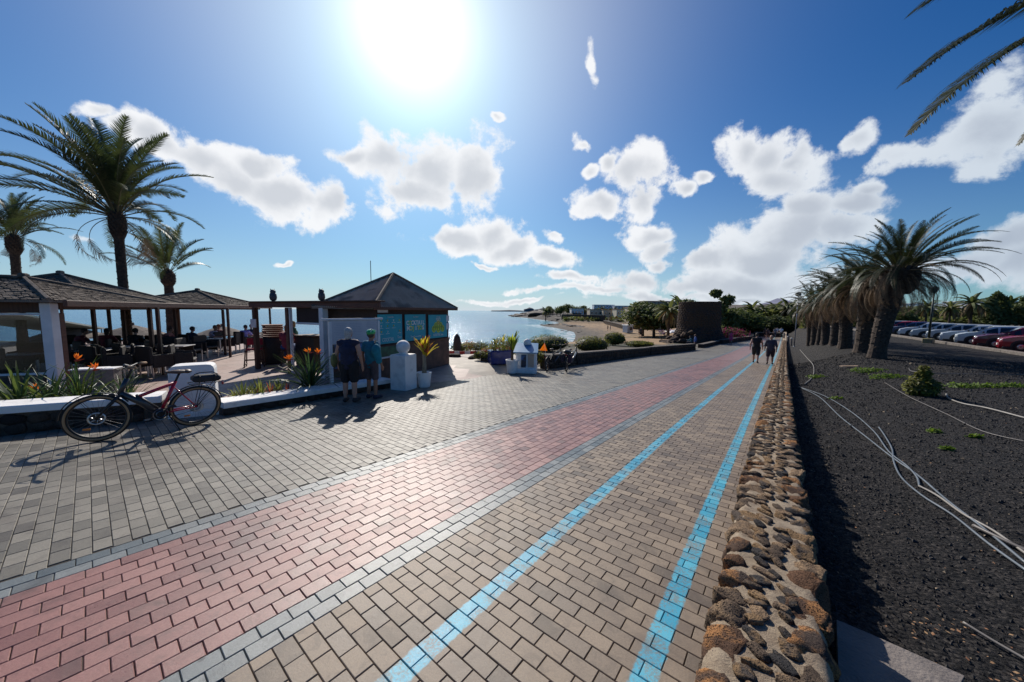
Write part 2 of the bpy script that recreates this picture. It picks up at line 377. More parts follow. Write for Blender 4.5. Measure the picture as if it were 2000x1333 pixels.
    if paint:
        wob = nb.m('MULTIPLY', nb.m('SUBTRACT', nb.noise(pos, 26, 3, .6), .5), .035)
        vv = nb.m('ADD', v_, wob)
        ps_ = None
        for (c0, hw, q) in paint:
            d = nb.m('ABSOLUTE', nb.m('SUBTRACT', vv, c0)); p_ = nb.m('MULTIPLY', nb.ramp(d, hw - .008, hw + .008, 1., 0.), q)
            ps_ = p_ if ps_ is None else nb.m('MAXIMUM', ps_, p_)
        worn = nb.ramp(nb.m('ADD', nb.m('MULTIPLY', nb.noise(pos, 75, 5, .75), .6), nb.m('MULTIPLY', nb.noise(pos, 6., 4, .6), .4)), .47, .58, 1., .30)
        ps_ = nb.m('MULTIPLY', ps_, worn)
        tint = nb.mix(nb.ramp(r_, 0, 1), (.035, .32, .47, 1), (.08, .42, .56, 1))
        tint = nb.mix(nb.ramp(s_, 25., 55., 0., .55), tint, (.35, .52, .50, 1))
        col_ = nb.mix(ps_, col_, tint); ro = nb.m('SUBTRACT', ro, nb.m('MULTIPLY', ps_, .12))
    if joint is not None: col_ = nb.mix(nb.m('MULTIPLY', joint, .7), col_, (.035, .03, .026, 1))
    l.new(col_, b.inputs['Base Color']); l.new(ro, b.inputs['Roughness'])
    b.inputs['Specular IOR Level'].default_value = .5
    bu = n.new('ShaderNodeBump'); bu.inputs['Strength'].default_value = .55; bu.inputs['Distance'].default_value = .004
    l.new(nb.m('ADD', nb.m('MULTIPLY', fine, .6), nb.m('MULTIPLY', grit, .5)), bu.inputs['Height']); l.new(bu.outputs[0], b.inputs['Normal'])
    return m
BLUE = [(-.40, .058, 1.), (-1.345, .062, .97)]
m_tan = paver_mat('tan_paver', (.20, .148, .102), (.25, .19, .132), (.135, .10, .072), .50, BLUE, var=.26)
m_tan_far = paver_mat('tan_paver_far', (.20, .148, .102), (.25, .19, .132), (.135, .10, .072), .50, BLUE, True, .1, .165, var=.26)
m_pink = paver_mat('pink_paver', (.255, .118, .100), (.30, .145, .122), (.165, .085, .072), .37, var=.2)
m_pink_far = paver_mat('pink_paver_far', (.255, .118, .100), (.30, .145, .122), (.165, .085, .072), .37, None, True, .1175, .157, True, var=.2)
m_band = paver_mat('blue_grey_paver', (.13, .155, .16), (.185, .20, .195), (.095, .10, .10), .38, var=.3)
m_grey = paver_mat('grey_paver', (.158, .143, .112), (.205, .185, .148), (.105, .086, .068), .50, var=.24)
m_grey_far = paver_mat('grey_paver_far', (.158, .143, .112), (.205, .185, .148), (.105, .086, .068), .50, None, True, .098, .195, var=.24)
m_joint = mat('joint_sand', (.055, .045, .036), (.095, .08, .062), 60, .95)

def strip_mesh(name, srange, vrange, ds, dv, zf, m, off=True):
    ns = max(1, int(round((srange[1] - srange[0]) / ds))); nv = max(1, int(round((vrange[1] - vrange[0]) / dv)))
    vs_ = []; fs = []
    for i in range(ns + 1):
        for j in range(nv + 1):
            s = srange[0] + (srange[1] - srange[0]) * i / ns; v = vrange[0] + (vrange[1] - vrange[0]) * j / nv
            x, y = W2(s, v); vs_.append((x, y, zf(x, y, s, v)))
    for i in range(ns):
        for j in range(nv): a = i * (nv + 1) + j; fs.append((a, a + 1, a + nv + 2, a + nv + 1))
    return to_mesh(name, vs_, fs, m)
S_END = 26.0
def plane_z(x, y, s, v): return gz(s, v)
def brick_list(zone, v0, v1, row_along, pitch, length, s0, s1, header=0., seed=1):
    r = random.Random(seed); out = []
    if row_along:            # rows run with the promenade
        nrow = int(round((v1 - v0) / pitch)); pw = (v1 - v0) / nrow
        for k in range(nrow):
            o = (k % 2) * length / 2 + r.uniform(-.006, .006); a = s0 - o
            while a < s1: out.append((a, a + length, v0 + k * pw, v0 + (k + 1) * pw)); a += length
    else:                    # rows run across it
        a = s0; k = 0
        while a < s1:
            o = (k % 2) * length / 2; b = v0 - (0 if k % 2 == 0 else length / 2)
            while b < v1 - .01:
                lo, hi = max(b, v0), min(b + length, v1)
                if hi - lo > .03: out.append((a, a + pitch, lo, hi))
                b += length
            a += pitch; k += 1
    return out
GAP = .0019; CH = .0032; DEP = .03
def brick_geo(ds, dv):
    x, y = ds / 2 - GAP, dv / 2 - GAP; V = []
    for (ins, z) in ((0, -DEP), (0, -CH), (CH, 0)):
        for (a, b) in ((-1, -1), (1, -1), (1, 1), (-1, 1)): V.append((a * (x - ins), b * (y - ins), z))
    F = [(8, 9, 10, 11)] + [(4 + i, 4 + (i + 1) % 4, 8 + (i + 1) % 4, 8 + i) for i in range(4)] + [(i, (i + 1) % 4, 4 + (i + 1) % 4, 4 + i) for i in range(4)]
    return V, F
def pix(p):
    f = p.y * math.cos(PITCH) - p.z * math.sin(PITCH)
    if f < .15: return None
    u = p.y * math.sin(PITCH) + p.z * math.cos(PITCH); x2 = p.x / f * FL; y2 = u / f * FL; c, s = math.cos(ROLL), math.sin(ROLL)
    return 1000 + c * x2 + s * y2, 666.5 + s * x2 - c * y2, f
slope_n = Vector((.012, .055, 1)).normalized()
sdir3 = (Vector((.626, .78, 0)) - slope_n * Vector((.626, .78, 0)).dot(slope_n)).normalized(); vdir3 = slope_n.cross(sdir3)
BASIS = Matrix((sdir3, vdir3, slope_n)).transposed()      # note: local y points to -v
def lay(parent, bricks, m_, seed):
    r = random.Random(seed); meas = []
    for bk in bricks:
        s = (bk[0] + bk[1]) / 2; v = (bk[2] + bk[3]) / 2; x, y = W2(s, v); z = gz(s, v); q = pix(Vector((x, y, z))); sc = 0
        if q and -60 < q[0] < 2060 and 0 < q[1] < 1420: sc = (bk[1] - bk[0]) * (bk[3] - bk[2]) / q[2] ** 3
        meas.append((sc, s, v, x, y, z, bk))
    meas.sort(key=lambda t: -t[0]); cache = {}
    for i, (sc, s, v, x, y, z, bk) in enumerate(meas[:300]):
        key = (round(bk[1] - bk[0], 3), round(bk[3] - bk[2], 3))
        if key not in cache: V, F = brick_geo(*key); cache[key] = to_mesh('paver', V, F, m_)
        o = add_mesh('paver', cache[key], parent); t = Euler((r.gauss(0, .004), r.gauss(0, .004), r.gauss(0, .003))).to_matrix()
        o.matrix_world = Matrix.Translation((x, y, z + r.gauss(0, .0007))) @ (BASIS @ t).to_4x4()
    rest = meas[300:]; n = len(rest)
    if not n: return
    Vb = np.zeros((n, 12, 3)); rng = np.random.default_rng(seed); B = np.array(BASIS)
    dz = rng.normal(0, .0008, n)
    for i, (sc, s, v, x, y, z, bk) in enumerate(rest):
        hx, hy = (bk[1] - bk[0]) / 2 - GAP, (bk[3] - bk[2]) / 2 - GAP
        Vb[i] = [(a * (hx - ins), b * (hy - ins), zz) for (ins, zz) in ((0, -DEP), (0, -CH), (CH, 0)) for (a, b) in ((-1, -1), (1, -1), (1, 1), (-1, 1))]
    tilt = rng.normal(0, .004, (n, 2)); Vb[:, :, 2] += Vb[:, :, 0] * tilt[:, None, 0] + Vb[:, :, 1] * tilt[:, None, 1] + dz[:, None]
    P = np.array([(q[3], q[4], q[5]) for q in rest]); Wv = Vb @ B.T + P[:, None, :]
    Fl = np.array(brick_geo(.1, .1)[1]); faces = (Fl[None] + (np.arange(n) * 12)[:, None, None]).reshape(-1, 4)
    me = bpy.data.meshes.new('paver_field'); nf = len(faces); me.vertices.add(n * 12); me.vertices.foreach_set('co', Wv.reshape(-1)); me.loops.add(nf * 4); me.loops.foreach_set('vertex_index', faces.reshape(-1))
    me.polygons.add(nf); me.polygons.foreach_set('loop_start', np.arange(nf) * 4); me.polygons.foreach_set('loop_total', np.full(nf, 4)); me.update(calc_edges=True); me.polygons.foreach_set('use_smooth', np.zeros(nf, bool))
    at_ = me.attributes.new('rnd', 'FLOAT', 'FACE'); at_.data.foreach_set('value', np.repeat(rng.random(n), 9)); me.materials.append(m_)
    add_mesh('paver_field', me, parent, kind='stuff')
def zone(name, v0, v1, far_m, near_m, row_along, pitch, length, seed, s0=-3.5, split=None):
    base = add_mesh(name, strip_mesh(name, (s0 - 3, S_END + .3), (v0, v1), 3.2, 3., lambda x, y, s, v: gz(s, v) - .008, m_joint), kind='structure')
    lay(base, brick_list(name, v0, v1, row_along, pitch, length, s0, S_END, seed=seed), near_m, seed)
    f = strip_mesh('far_paving', (S_END, 96.), (v0, v1), 4., 2.5, plane_z, far_m); add_mesh('far_paving', f, base)
    return base
zone('cycle_path', -1.99, -.12, m_tan_far, m_tan, False, .1, .165, 11, s0=.3)
zone('inner_paving_border', -2.205, -1.99, m_band, m_band, True, .1075, .155, 12, s0=-.6)
zone('red_paved_lane', -3.62, -2.205, m_pink_far, m_pink, True, .1179, .157, 13, s0=-2.)
zone('outer_paving_border', -3.845, -3.62, m_band, m_band, True, .1125, .16, 14, s0=-2.4)
zone('footpath', -8.75, -3.845, m_grey_far, m_grey, False, .098, .195, 15, s0=-4.0)

# ------------------------------------------------------------------ the ground sheet, out to the horizon
def zone_attr(x, y):
    s, v = SV(x, y)
    if v < -12 and 45 < y < 172 and x > -5: return 1.       # sand of the beach
    return 0.
rs_ = [0.0]; rr = .8
while rr < 7000: rs_.append(rr); rr *= 1.075
azs = list(np.arange(-180, -64, 6.)) + list(np.arange(-64, 66, .8)) + list(np.arange(66, 180, 6.))
gv_ = []; gf = []; zat = []
nA = len(azs)
for ri in rs_[1:]:
    for a in azs:
        x, y = ri * math.sin(R(a)), ri * math.cos(R(a)); s, v = SV(x, y)
        z = H(x, y) - .10 - (0.06 if ri > 40 else 0)
        gv_.append((x, y, z)); zat.append(zone_attr(x, y))
c0 = len(gv_); gv_.append((0, 0, -1.85)); zat.append(0)
for i in range(len(rs_) - 2):
    for j in range(nA): k = (j + 1) % nA; gf.append((i * nA + j, i * nA + k, (i + 1) * nA + k, (i + 1) * nA + j))
for j in range(nA): gf.append((c0, (j + 1) % nA, j))
gf = [tuple(reversed(f)) for f in gf]
m, t, n, l, b = nodes_of('land'); nb = NB(t); pos = n.new('ShaderNodeNewGeometry').outputs['Position']
a = n.new('ShaderNodeAttribute'); a.attribute_name = 'sand'
e1 = nb.mix(nb.ramp(nb.noise(pos, .08, 6, .6), .35, .65), (.10, .075, .055, 1), (.045, .05, .028, 1))
s1_ = nb.mix(nb.ramp(nb.noise(pos, .12, 6, .65), .3, .7), (.36, .235, .12, 1), (.27, .17, .09, 1))
sp = n.new('ShaderNodeSeparateXYZ'); l.new(pos, sp.inputs[0])
wet = nb.ramp(nb.m('ADD', sp.outputs[2], nb.m('MULTIPLY', nb.noise(pos, .3, 4), .35)), SEA + .25, SEA + .8)
s1_ = nb.mix(wet, (.09, .07, .05, 1), s1_)
rk = nb.ramp(nb.noise(pos, .5, 6, .7), .52, .60)
s1_ = nb.mix(nb.m('MULTIPLY', rk, nb.ramp(sp.outputs[2], SEA + .2, SEA + 1.5, 1., .0)), s1_, (.03, .026, .024, 1))
rkz = nb.m('MULTIPLY', nb.ramp(sp.outputs[1], 175., 215.), nb.ramp(nb.m('ADD', sp.outputs[2], nb.m('MULTIPLY', nb.noise(pos, .06, 4), 4.)), SEA + 4., SEA + 7., 1., 0.))
l.new(nb.mix(rkz, nb.mix(a.outputs['Fac'], e1, s1_), nb.mix(nb.noise(pos, .3, 5, .7), (.012, .010, .010, 1), (.07, .055, .045, 1))), b.inputs['Base Color']); b.inputs['Roughness'].default_value = .95
gme = to_mesh('ground', gv_, gf, m); at_ = gme.attributes.new('sand', 'FLOAT', 'POINT'); at_.data.foreach_set('value', zat)
add_mesh('ground', gme, kind='structure')

# ------------------------------------------------------------------ sea
m, t, n, l, b = nodes_of('sea_water'); nb = NB(t); pos = n.new('ShaderNodeNewGeometry').outputs['Position']
b.inputs['Specular IOR Level'].default_value = .38; b.inputs['Roughness'].default_value = .16; b.inputs['IOR'].default_value = 1.33
mp = n.new('ShaderNodeMapping'); mp.inputs['Scale'].default_value = (.35, 1., 1.); mp.inputs['Rotation'].default_value = (0, 0, R(12)); l.new(pos, mp.inputs[0])
h = nb.m('ADD', nb.m('MULTIPLY', nb.noise(mp.outputs[0], .35, 5, .6, .5), 1.), nb.m('MULTIPLY', nb.noise(mp.outputs[0], 2.2, 4, .6), .35))
bu = n.new('ShaderNodeBump'); bu.inputs['Strength'].default_value = 1.; bu.inputs['Distance'].default_value = .42; l.new(h, bu.inputs['Height']); l.new(bu.outputs[0], b.inputs['Normal'])
band = nb.ramp(nb.noise(mp.outputs[0], .022, 4, .6, .6), .35, .65)
a = n.new('ShaderNodeAttribute'); a.attribute_name = 'shoal'
c_ = nb.mix(band, (.006, .11, .25, 1), (.014, .16, .31, 1)); c_ = nb.mix(a.outputs['Fac'], c_, (.10, .30, .33, 1))
foam = nb.m('MULTIPLY', nb.ramp(a.outputs['Fac'], .72, .95), nb.ramp(nb.noise(pos, .45, 5, .7), .42, .56))
c_ = nb.mix(foam, c_, (.8, .82, .82, 1)); l.new(c_, b.inputs['Base Color'])
sv_ = []; sf = []; sh = []; azq = list(np.arange(-82, 62, 1.5)); rq = [14.]
while rq[-1] < 15000: rq.append(rq[-1] * 1.045)
for ri in rq:
    for a_ in azq:
        x, y = ri * math.sin(R(a_)), ri * math.cos(R(a_)); sv_.append((x, y, SEA)); d = coast_d(x, y); sh.append(max(0., min(1., 1 + d / 22.)) if y < 400 else 0.)
nq = len(azq)
for i in range(len(rq) - 1):
    for j in range(nq - 1): sf.append((i * nq + j, (i + 1) * nq + j, (i + 1) * nq + j + 1, i * nq + j + 1))
sf = [tuple(reversed(f)) for f in sf]
sme = to_mesh('sea', sv_, sf, m); at_ = sme.attributes.new('shoal', 'FLOAT', 'POINT'); at_.data.foreach_set('value', sh)
add_mesh('sea', sme, kind='structure')

# ------------------------------------------------------------------ black volcanic gravel bed on the right
m, t, n, l, b = nodes_of('volcanic_gravel'); nb = NB(t); pos = n.new('ShaderNodeNewGeometry').outputs['Position']
c_ = nb.mix(nb.ramp(nb.noise(pos, 70, 4, .75), .35, .7), (.006, .006, .007, 1), (.040, .036, .035, 1))
c_ = nb.mix(nb.ramp(nb.noise(pos, .9, 6, .7), .45, .75, 0., .45), c_, (.045, .036, .029, 1))
c_ = nb.mix(nb.m('GREATER_THAN', nb.noise(pos, 55, 2, .5), .73), c_, (.11, .085, .065, 1))
vg = n.new('ShaderNodeTexVoronoi'); vg.inputs['Scale'].default_value = 42; l.new(pos, vg.inputs['Vector']); cw = nb.white(vg.outputs['Position']); c_ = nb.mix(nb.ramp(cw, .45, 1., 0., .8), c_, (.085, .074, .066, 1)); c_ = nb.mix(nb.ramp(cw, 0., .35, .8, 0.), c_, (.002, .002, .0025, 1)); c_ = nb.mix(nb.ramp(nb.noise(pos, 7, 6, .8), .42, .62, 0., .75), c_, (.004, .004, .0045, 1)); c_ = nb.mix(nb.ramp(nb.noise(pos, 22, 4, .8), .56, .70, 0., .7), c_, (.065, .056, .05, 1))
l.new(c_, b.inputs['Base Color']); b.inputs['Roughness'].default_value = .9; b.inputs['Specular IOR Level'].default_value = .3
bu = n.new('ShaderNodeBump'); bu.inputs['Strength'].default_value = 1.; bu.inputs['Distance'].default_value = .035
l.new(nb.m('SUBTRACT', nb.m('ADD', nb.noise(pos, 45, 5, .75), nb.m('MULTIPLY', nb.noise(pos, 9, 3, .6), .8)), nb.m('MULTIPLY', vg.outputs['Distance'], .9)), bu.inputs['Height']); l.new(bu.outputs[0], b.inputs['Normal'])
m_gravel = m
from mathutils import noise as mn
KERB0, KERB1 = Vector((27.6, 18.2)), Vector((37.9, 34.))
def kerb_v(s): # lateral coordinate of the car park kerb at s
    k0 = SV(*KERB0); k1 = SV(*KERB1); return k0[1] + (k1[1] - k0[1]) * (s - k0[0]) / (k1[0] - k0[0])
def gravel_z(x, y, s, v): return H(x, y) + .03 * mn.noise((x * 1.3, y * 1.3, 0)) + .012 * mn.noise((x * 5, y * 5, 3))
vs_ = []; fs = []
srow = [-2.]
while srow[-1] < 120: srow.append(srow[-1] + max(.09, .035 * abs(srow[-1])))
NV = 90
for s in srow:
    vm = max(6., kerb_v(s)) if s > 18 else 16.
    for j in range(NV + 1):
        q = (j / NV) ** 1.6; v = .16 + (vm - .16) * q; x, y = W2(s, v); vs_.append((x, y, gravel_z(x, y, s, v)))
for i in range(len(srow) - 1):
    for j in range(NV): a_ = i * (NV + 1) + j; fs.append((a_, a_ + 1, a_ + NV + 2, a_ + NV + 1))
gravel = add_mesh('gravel_bed', to_mesh('gravel_bed', vs_, fs, m_gravel, smooth=True), kind='structure')
# loose lumps of lava gravel lying on the bed
lm = MB(); rg = random.Random(5)
for i in range(64000):
    s = .5 + 26 * rg.random() ** 2.2; v = .3 + 9 * rg.random() ** 1.4; x, y = W2(s, v); z = gravel_z(x, y, s, v); r_ = rg.uniform(.004, .010) * (1.7 if rg.random() < .05 else 1) * (1 + s * .11)
    p = Vector((x, y, z + r_ * .2)); a1 = rg.uniform(0, 6.28); up = r_ * rg.uniform(.6, 1.1)
    ring = [p + Vector((math.cos(a1 + k * 2.09) * r_ * rg.uniform(.7, 1.3), math.sin(a1 + k * 2.09) * r_ * rg.uniform(.7, 1.3), 0)) for k in range(3)]
    lm.add(ring + [p + Vector((rg.gauss(0, .003), rg.gauss(0, .003), up))], [(0, 1, 3), (1, 2, 3), (2, 0, 3)], 0 if rg.random() < .975 else 1)
m_lump = mat('lava_lump', (.008, .008, .009), (.045, .040, .038), 25, .9); m_lump2 = mat('dry_chip', (.16, .12, .08), (.25, .2, .14), 30, .9)
lm.obj('lava_gravel', [m_lump, m_lump2], kind='stuff')

# ------------------------------------------------------------------ terrace of the cafe and the open forecourt
m, t, n, l, b = nodes_of('terrace_slabs'); nb = NB(t); pos = n.new('ShaderNodeNewGeometry').outputs['Position']
a1 = nb.dot(pos, (.53, .848, 0)); a2 = nb.dot(pos, (.848, -.53, 0))
r1 = nb.m('FLOOR', nb.m('DIVIDE', a1, .3)); r2 = nb.m('FLOOR', nb.m('DIVIDE', a2, .3)); wr = nb.white(nb.comb(r1, r2))
jj = nb.m('MAXIMUM', nb.m('LESS_THAN', nb.m('FRACT', nb.m('DIVIDE', a1, .3)), .03), nb.m('LESS_THAN', nb.m('FRACT', nb.m('DIVIDE', a2, .3)), .03))
c_ = nb.mix(wr, (.34, .23, .19, 1), (.42, .31, .26, 1)); c_ = nb.mix(nb.ramp(nb.noise(pos, 1.5, 5, .65), .45, .7, 0, .5), c_, (.22, .16, .13, 1)); c_ = nb.mix(nb.m('MULTIPLY', jj, .6), c_, (.12, .09, .08, 1))
l.new(c_, b.inputs['Base Color']); b.inputs['Roughness'].default_value = .6
m_terr = m
m_conc = mat('pale_concrete', (.42, .37, .30), (.30, .26, .21), 2.2, .7, .3, 60)
gx = np.arange(-34, 1.2, .6); gy = np.arange(3.2, 26, .6); vs_ = []; fs = []; mi = []
for x in gx:
    for y in gy:
        s, v = SV(x, y); vs_.append((x, y, H(x, y) - .004 if v < -8.4 else H(x, y) - .05))
ny = len(gy)
for i in range(len(gx) - 1):
    for j in range(ny - 1):
        x, y = gx[i] + .3, gy[j] + .3; s, v = SV(x, y)
        if v < -7.9 and coast_d(x, y) > 12 and s < 17:
            fs.append((i * ny + j, (i + 1) * ny + j, (i + 1) * ny + j + 1, i * ny + j + 1)); mi.append(1 if s > 8.8 and x > -7 else 0)
add_mesh('terrace_floor', to_mesh('terrace_floor', vs_, fs, [m_terr, m_conc], mi), kind='structure')

# ------------------------------------------------------------------ car park and its kerb
m_asph = mat('asphalt', (.05, .05, .052), (.075, .072, .07), 3, .9, .4, 150)
kd = (KERB1 - KERB0).normalized(); kn = Vector((kd.y, -kd.x))
pts = []
for q in (-14, 60):
    for w in (0, 34): p = KERB0 + kd * q + kn * w; pts.append((p.x, p.y, -2.19))
add_mesh('car_park', to_mesh('car_park', pts, [(0, 1, 3, 2)], m_asph), kind='structure')
mb = MB()
for k in range(25):
    p = KERB0 + kd * (-12 + 3 * k) - kn * .12
    mb.rbox((p.x, p.y, -2.16), (.3, 2.985, .36), .02, math.atan2(kd.y, kd.x) - math.pi / 2)
mb.obj('kerb', mat('kerb_stone', (.12, .10, .09), (.20, .175, .15), 6, .85, .5, 40), kind='structure')
# ------------------------------------------------------------------ lava stone wall beside the path
def stone_mesh(name, seed, sub, rx, ry, rz, m_, rough=.16, ex0=.62):
    bm = bmesh.new(); bmesh.ops.create_icosphere(bm, subdivisions=sub, radius=1.0); r = random.Random(seed)
    o = Vector((r.uniform(-50, 50), r.uniform(-50, 50), 0)); ex = r.uniform(ex0, ex0 + .16)
    cuts = []
    for _ in range(11):                       # broken faces
        n_ = Vector((r.gauss(0, 1), r.gauss(0, 1), r.gauss(0, .8))).normalized(); cuts.append((n_, r.uniform(.70, 1.02)))
    cuts.append((Vector((r.gauss(0, .12), r.gauss(0, .12), 1)).normalized(), r.uniform(.72, .85)))
    for v in bm.verts:
        p = v.co.copy(); p = Vector([math.copysign(abs(c) ** ex, c) for c in p])          # boxier than a ball
        for (n_, dd) in cuts:
            k_ = p.dot(n_) - dd
            if k_ > 0: p = p - n_ * k_ * .9
        d = 1 + rough * mn.noise(p * 1.3 + o) * 1.2 + (.11 * mn.noise(p * 3.6 + o) if sub > 1 else 0) + (.09 * mn.noise(p * 9 + o) if sub > 3 else 0)
        v.co = Vector((p.x * rx * d, p.y * ry * d, p.z * rz * d))
    me = bpy.data.meshes.new(name); bm.to_mesh(me); bm.free()
    me.materials.append(m_); me.polygons.foreach_set('use_smooth', [True] * len(me.polygons)); return me
def lava_mat(key, a, b_, c_, sc=9.):
    m, t, n, l, b = nodes_of(key); nb = NB(t); tcn = n.new('ShaderNodeTexCoord'); oi = n.new('ShaderNodeObjectInfo'); geo = n.new('ShaderNodeNewGeometry')
    pos = geo.outputs['Position']; rr_ = nb.white(oi.outputs['Location']) if False else oi.outputs['Random']
    at2 = n.new('ShaderNodeAttribute'); at2.attribute_name = 'rnd'; rr_ = nb.m('FRACT', nb.m('ADD', rr_, at2.outputs['Fac']))
    base = nb.mix(nb.ramp(rr_, .3, .8), (*a, 1), (*b_, 1))
    lich = nb.ramp(nb.m('ADD', nb.noise(pos, sc, 5, .65), nb.m('MULTIPLY', rr_, .22)), .56, .70)
    col_ = nb.mix(nb.m('MULTIPLY', lich, .9), base, (*c_, 1))
    vo = n.new('ShaderNodeTexVoronoi'); vo.inputs['Scale'].default_value = 75; l.new(pos, vo.inputs['Vector'])
    vo2 = n.new('ShaderNodeTexVoronoi'); vo2.inputs['Scale'].default_value = 170; l.new(pos, vo2.inputs['Vector'])
    pm = nb.ramp(nb.noise(pos, 7, 3), .4, .6)
    pit = nb.m('MULTIPLY', nb.ramp(vo.outputs['Distance'], .22, .42, 1., .0), nb.m('ADD', nb.m('MULTIPLY', pm, .8), .2)); pit2 = nb.ramp(vo2.outputs['Distance'], .2, .4, .8, .0)
    pits = nb.m('MAXIMUM', pit, pit2)
    col_ = nb.mix(nb.m('MULTIPLY', pits, .8), col_, (.010, .008, .008, 1))
    l.new(col_, b.inputs['Base Color']); b.inputs['Roughness'].default_value = .9; b.inputs['Specular IOR Level'].default_value = .25
    bu = n.new('ShaderNodeBump'); bu.inputs['Strength'].default_value = 1.; bu.inputs['Distance'].default_value = .012
    l.new(nb.m('ADD', nb.m('SUBTRACT', nb.m('MULTIPLY', nb.noise(pos, 60, 6, .8), .9), pits), 0.), bu.inputs['Height']); l.new(bu.outputs[0], b.inputs['Normal'])
    return m
m_st1 = lava_mat('lava_stone_dark', (.055, .050, .048), (.13, .10, .08), (.32, .20, .10))
m_st2 = lava_mat('lava_stone_rust', (.15, .080, .046), (.085, .062, .050), (.44, .21, .08), 7.)
m_st3 = lava_mat('lava_stone_brown', (.12, .085, .06), (.20, .14, .095), (.33, .22, .13), 12.)
m, t, n, l, b = nodes_of('wall_mortar'); nb = NB(t); pos = n.new('ShaderNodeNewGeometry').outputs['Position']
c_ = nb.mix(nb.ramp(nb.noise(pos, 14, 5, .65), .35, .7), (.40, .315, .22, 1), (.26, .195, .135, 1)); c_ = nb.mix(nb.m('GREATER_THAN', nb.noise(pos, 120, 2), .66), c_, (.09, .07, .055, 1))
l.new(c_, b.inputs['Base Color']); b.inputs['Roughness'].default_value = .95
bu = n.new('ShaderNodeBump'); bu.inputs['Strength'].default_value = 1.; bu.inputs['Distance'].default_value = .012; l.new(nb.noise(pos, 90, 5, .75), bu.inputs['Height']); l.new(bu.outputs[0], b.inputs['Normal'])
m_mortar = m
WT = .34                                       # wall height over the path
WV0, WV1 = -.16, .30
def wall_top(s): return gz(s, 0) + WT
root = thing('lava_stone_wall', 'long low wall of porous black and rust lava stones in pale mortar beside the path', 'wall', (*W2(1, .07), wall_top(1) - WT))
rl = Vector(root.location)
vs_ = []; fs = []; sw = [.5]
while sw[-1] < 95: sw.append(sw[-1] + max(.035, .02 * sw[-1]))
prof = [(-.155, -.40), (-.155, -.06), (-.13, -.02)] + [(-.13 + .40 * k / 14., 0) for k in range(1, 14)] + [(.27, -.02), (.29, -.06), (.29, -.42)]
for s in sw:
    for k, (v, h) in enumerate(prof):
        x, y = W2(s, v); nn = .016 * mn.noise((x * 9, y * 9, 0)) + .008 * mn.noise((x * 25, y * 25, 0))
        vs_.append(Vector((x, y, wall_top(s) - .012 + h + (nn if -.1 < h else 0))) - rl)
npf = len(prof)
for i in range(len(sw) - 1):
    for k in range(npf - 1): a_ = i * npf + k; fs.append((a_, a_ + 1, a_ + npf + 1, a_ + npf))
fs = [tuple(reversed(f)) for f in fs]
add_mesh('mortar', to_mesh('mortar', vs_, fs, m_mortar, smooth=True), root)
rg = random.Random(31); stones = []
s = .45
while s < 60:       # left edge stones (also show on the path side)
    L_ = rg.uniform(.11, .25); w = rg.uniform(.075, .125); stones.append((s + L_ / 2, WV0 + w * .82, L_ / 2 * .90, w, rg.uniform(.075, .09), -.068, 'L')); s += L_
s = .5
while s < 60:       # right edge stones
    L_ = rg.uniform(.12, .27); w = rg.uniform(.07, .11); stones.append((s + L_ / 2, WV1 - w * .82, L_ / 2 * .92, w, rg.uniform(.075, .092), -.066, 'R')); s += L_
s = .5
while s < 60:       # slivers bedded flat in the middle
    for v in (rg.uniform(-.01, .04), rg.uniform(.09, .15)):
        if rg.random() < .88: stones.append((s + rg.uniform(-.02, .02), v, rg.uniform(.020, .040), rg.uniform(.036, .062), .022, -.008, 'M'))
    s += rg.uniform(.055, .10)
s = .45
while s < 40:       # lower course on the path side
    L_ = rg.uniform(.12, .24); stones.append((s + L_ / 2, WV0 + .03, L_ / 2, .05, .09, -.24, 'F')); s += L_
protos = {}
def proto(kind, mi, k, sub):
    key = (kind, mi, k, sub)
    if key not in protos: protos[key] = stone_mesh('stone', 100 + k * 7 + mi, sub, 1, 1, 1, (m_st1, m_st2, m_st3)[mi], .2 if kind != 'M' else .2, .40 if kind != 'M' else .62)
    return protos[key]
cand = []
for st in stones:
    x, y = W2(st[0], st[1]); z = wall_top(st[0]) + st[5]; q = pix(Vector((x, y, z))); sc = 0
    if q and -50 < q[0] < 2050 and q[1] < 1400: sc = st[2] * st[3] / q[2] ** 2.6
    cand.append((sc, x, y, z, st))
cand.sort(key=lambda c: -c[0])
restv = []; restf = []; restm = []; restr = []
for i, (sc, x, y, z, st) in enumerate(cand):
    u = rg.random(); mi = 0 if u < .44 else (1 if u < .76 else 2)
    if st[6] == 'M': mi = 0 if u < .55 else 2
    if st[6] == 'R': mi = 2 if u < .40 else (1 if u < .72 else 0)
    if x > 60: continue
    rz_ = math.atan2(.78, .626) + rg.gauss(0, .12) + (rg.choice((-.9, -.7, -.5, .3)) if st[6] == 'M' else 0)
    M_ = Matrix.Translation(Vector((x, y, z)) - rl) @ Euler((rg.gauss(0, .12), rg.gauss(0, .1), rz_)).to_matrix().to_4x4() @ Matrix.Diagonal((st[2], st[3], st[4], 1))
    if i < 300:
        big = i < 90
        o = add_mesh('stone', proto(st[6], mi, rg.randrange(4), 4 if (big and st[6] != 'M') else (3 if i < 200 else 2)), root); o.matrix_local = M_
    else:
        me = proto(st[6], mi, rg.randrange(3), 1 if st[0] > 14 else 2); nb_ = len(restv)
        restv += [M_ @ v.co for v in me.vertices]; restf += [tuple(q + nb_ for q in p.vertices) for p in me.polygons]; restm += [mi] * len(me.polygons); restr += [rg.random()] * len(me.polygons)
me = to_mesh('stonework', restv, restf, [m_st1, m_st2, m_st3], restm, smooth=True)
if len(restr) == len(me.polygons): at_ = me.attributes.new('rnd', 'FLOAT', 'FACE'); at_.data.foreach_set('value', restr)
add_mesh('stonework', me, root, kind='stuff')

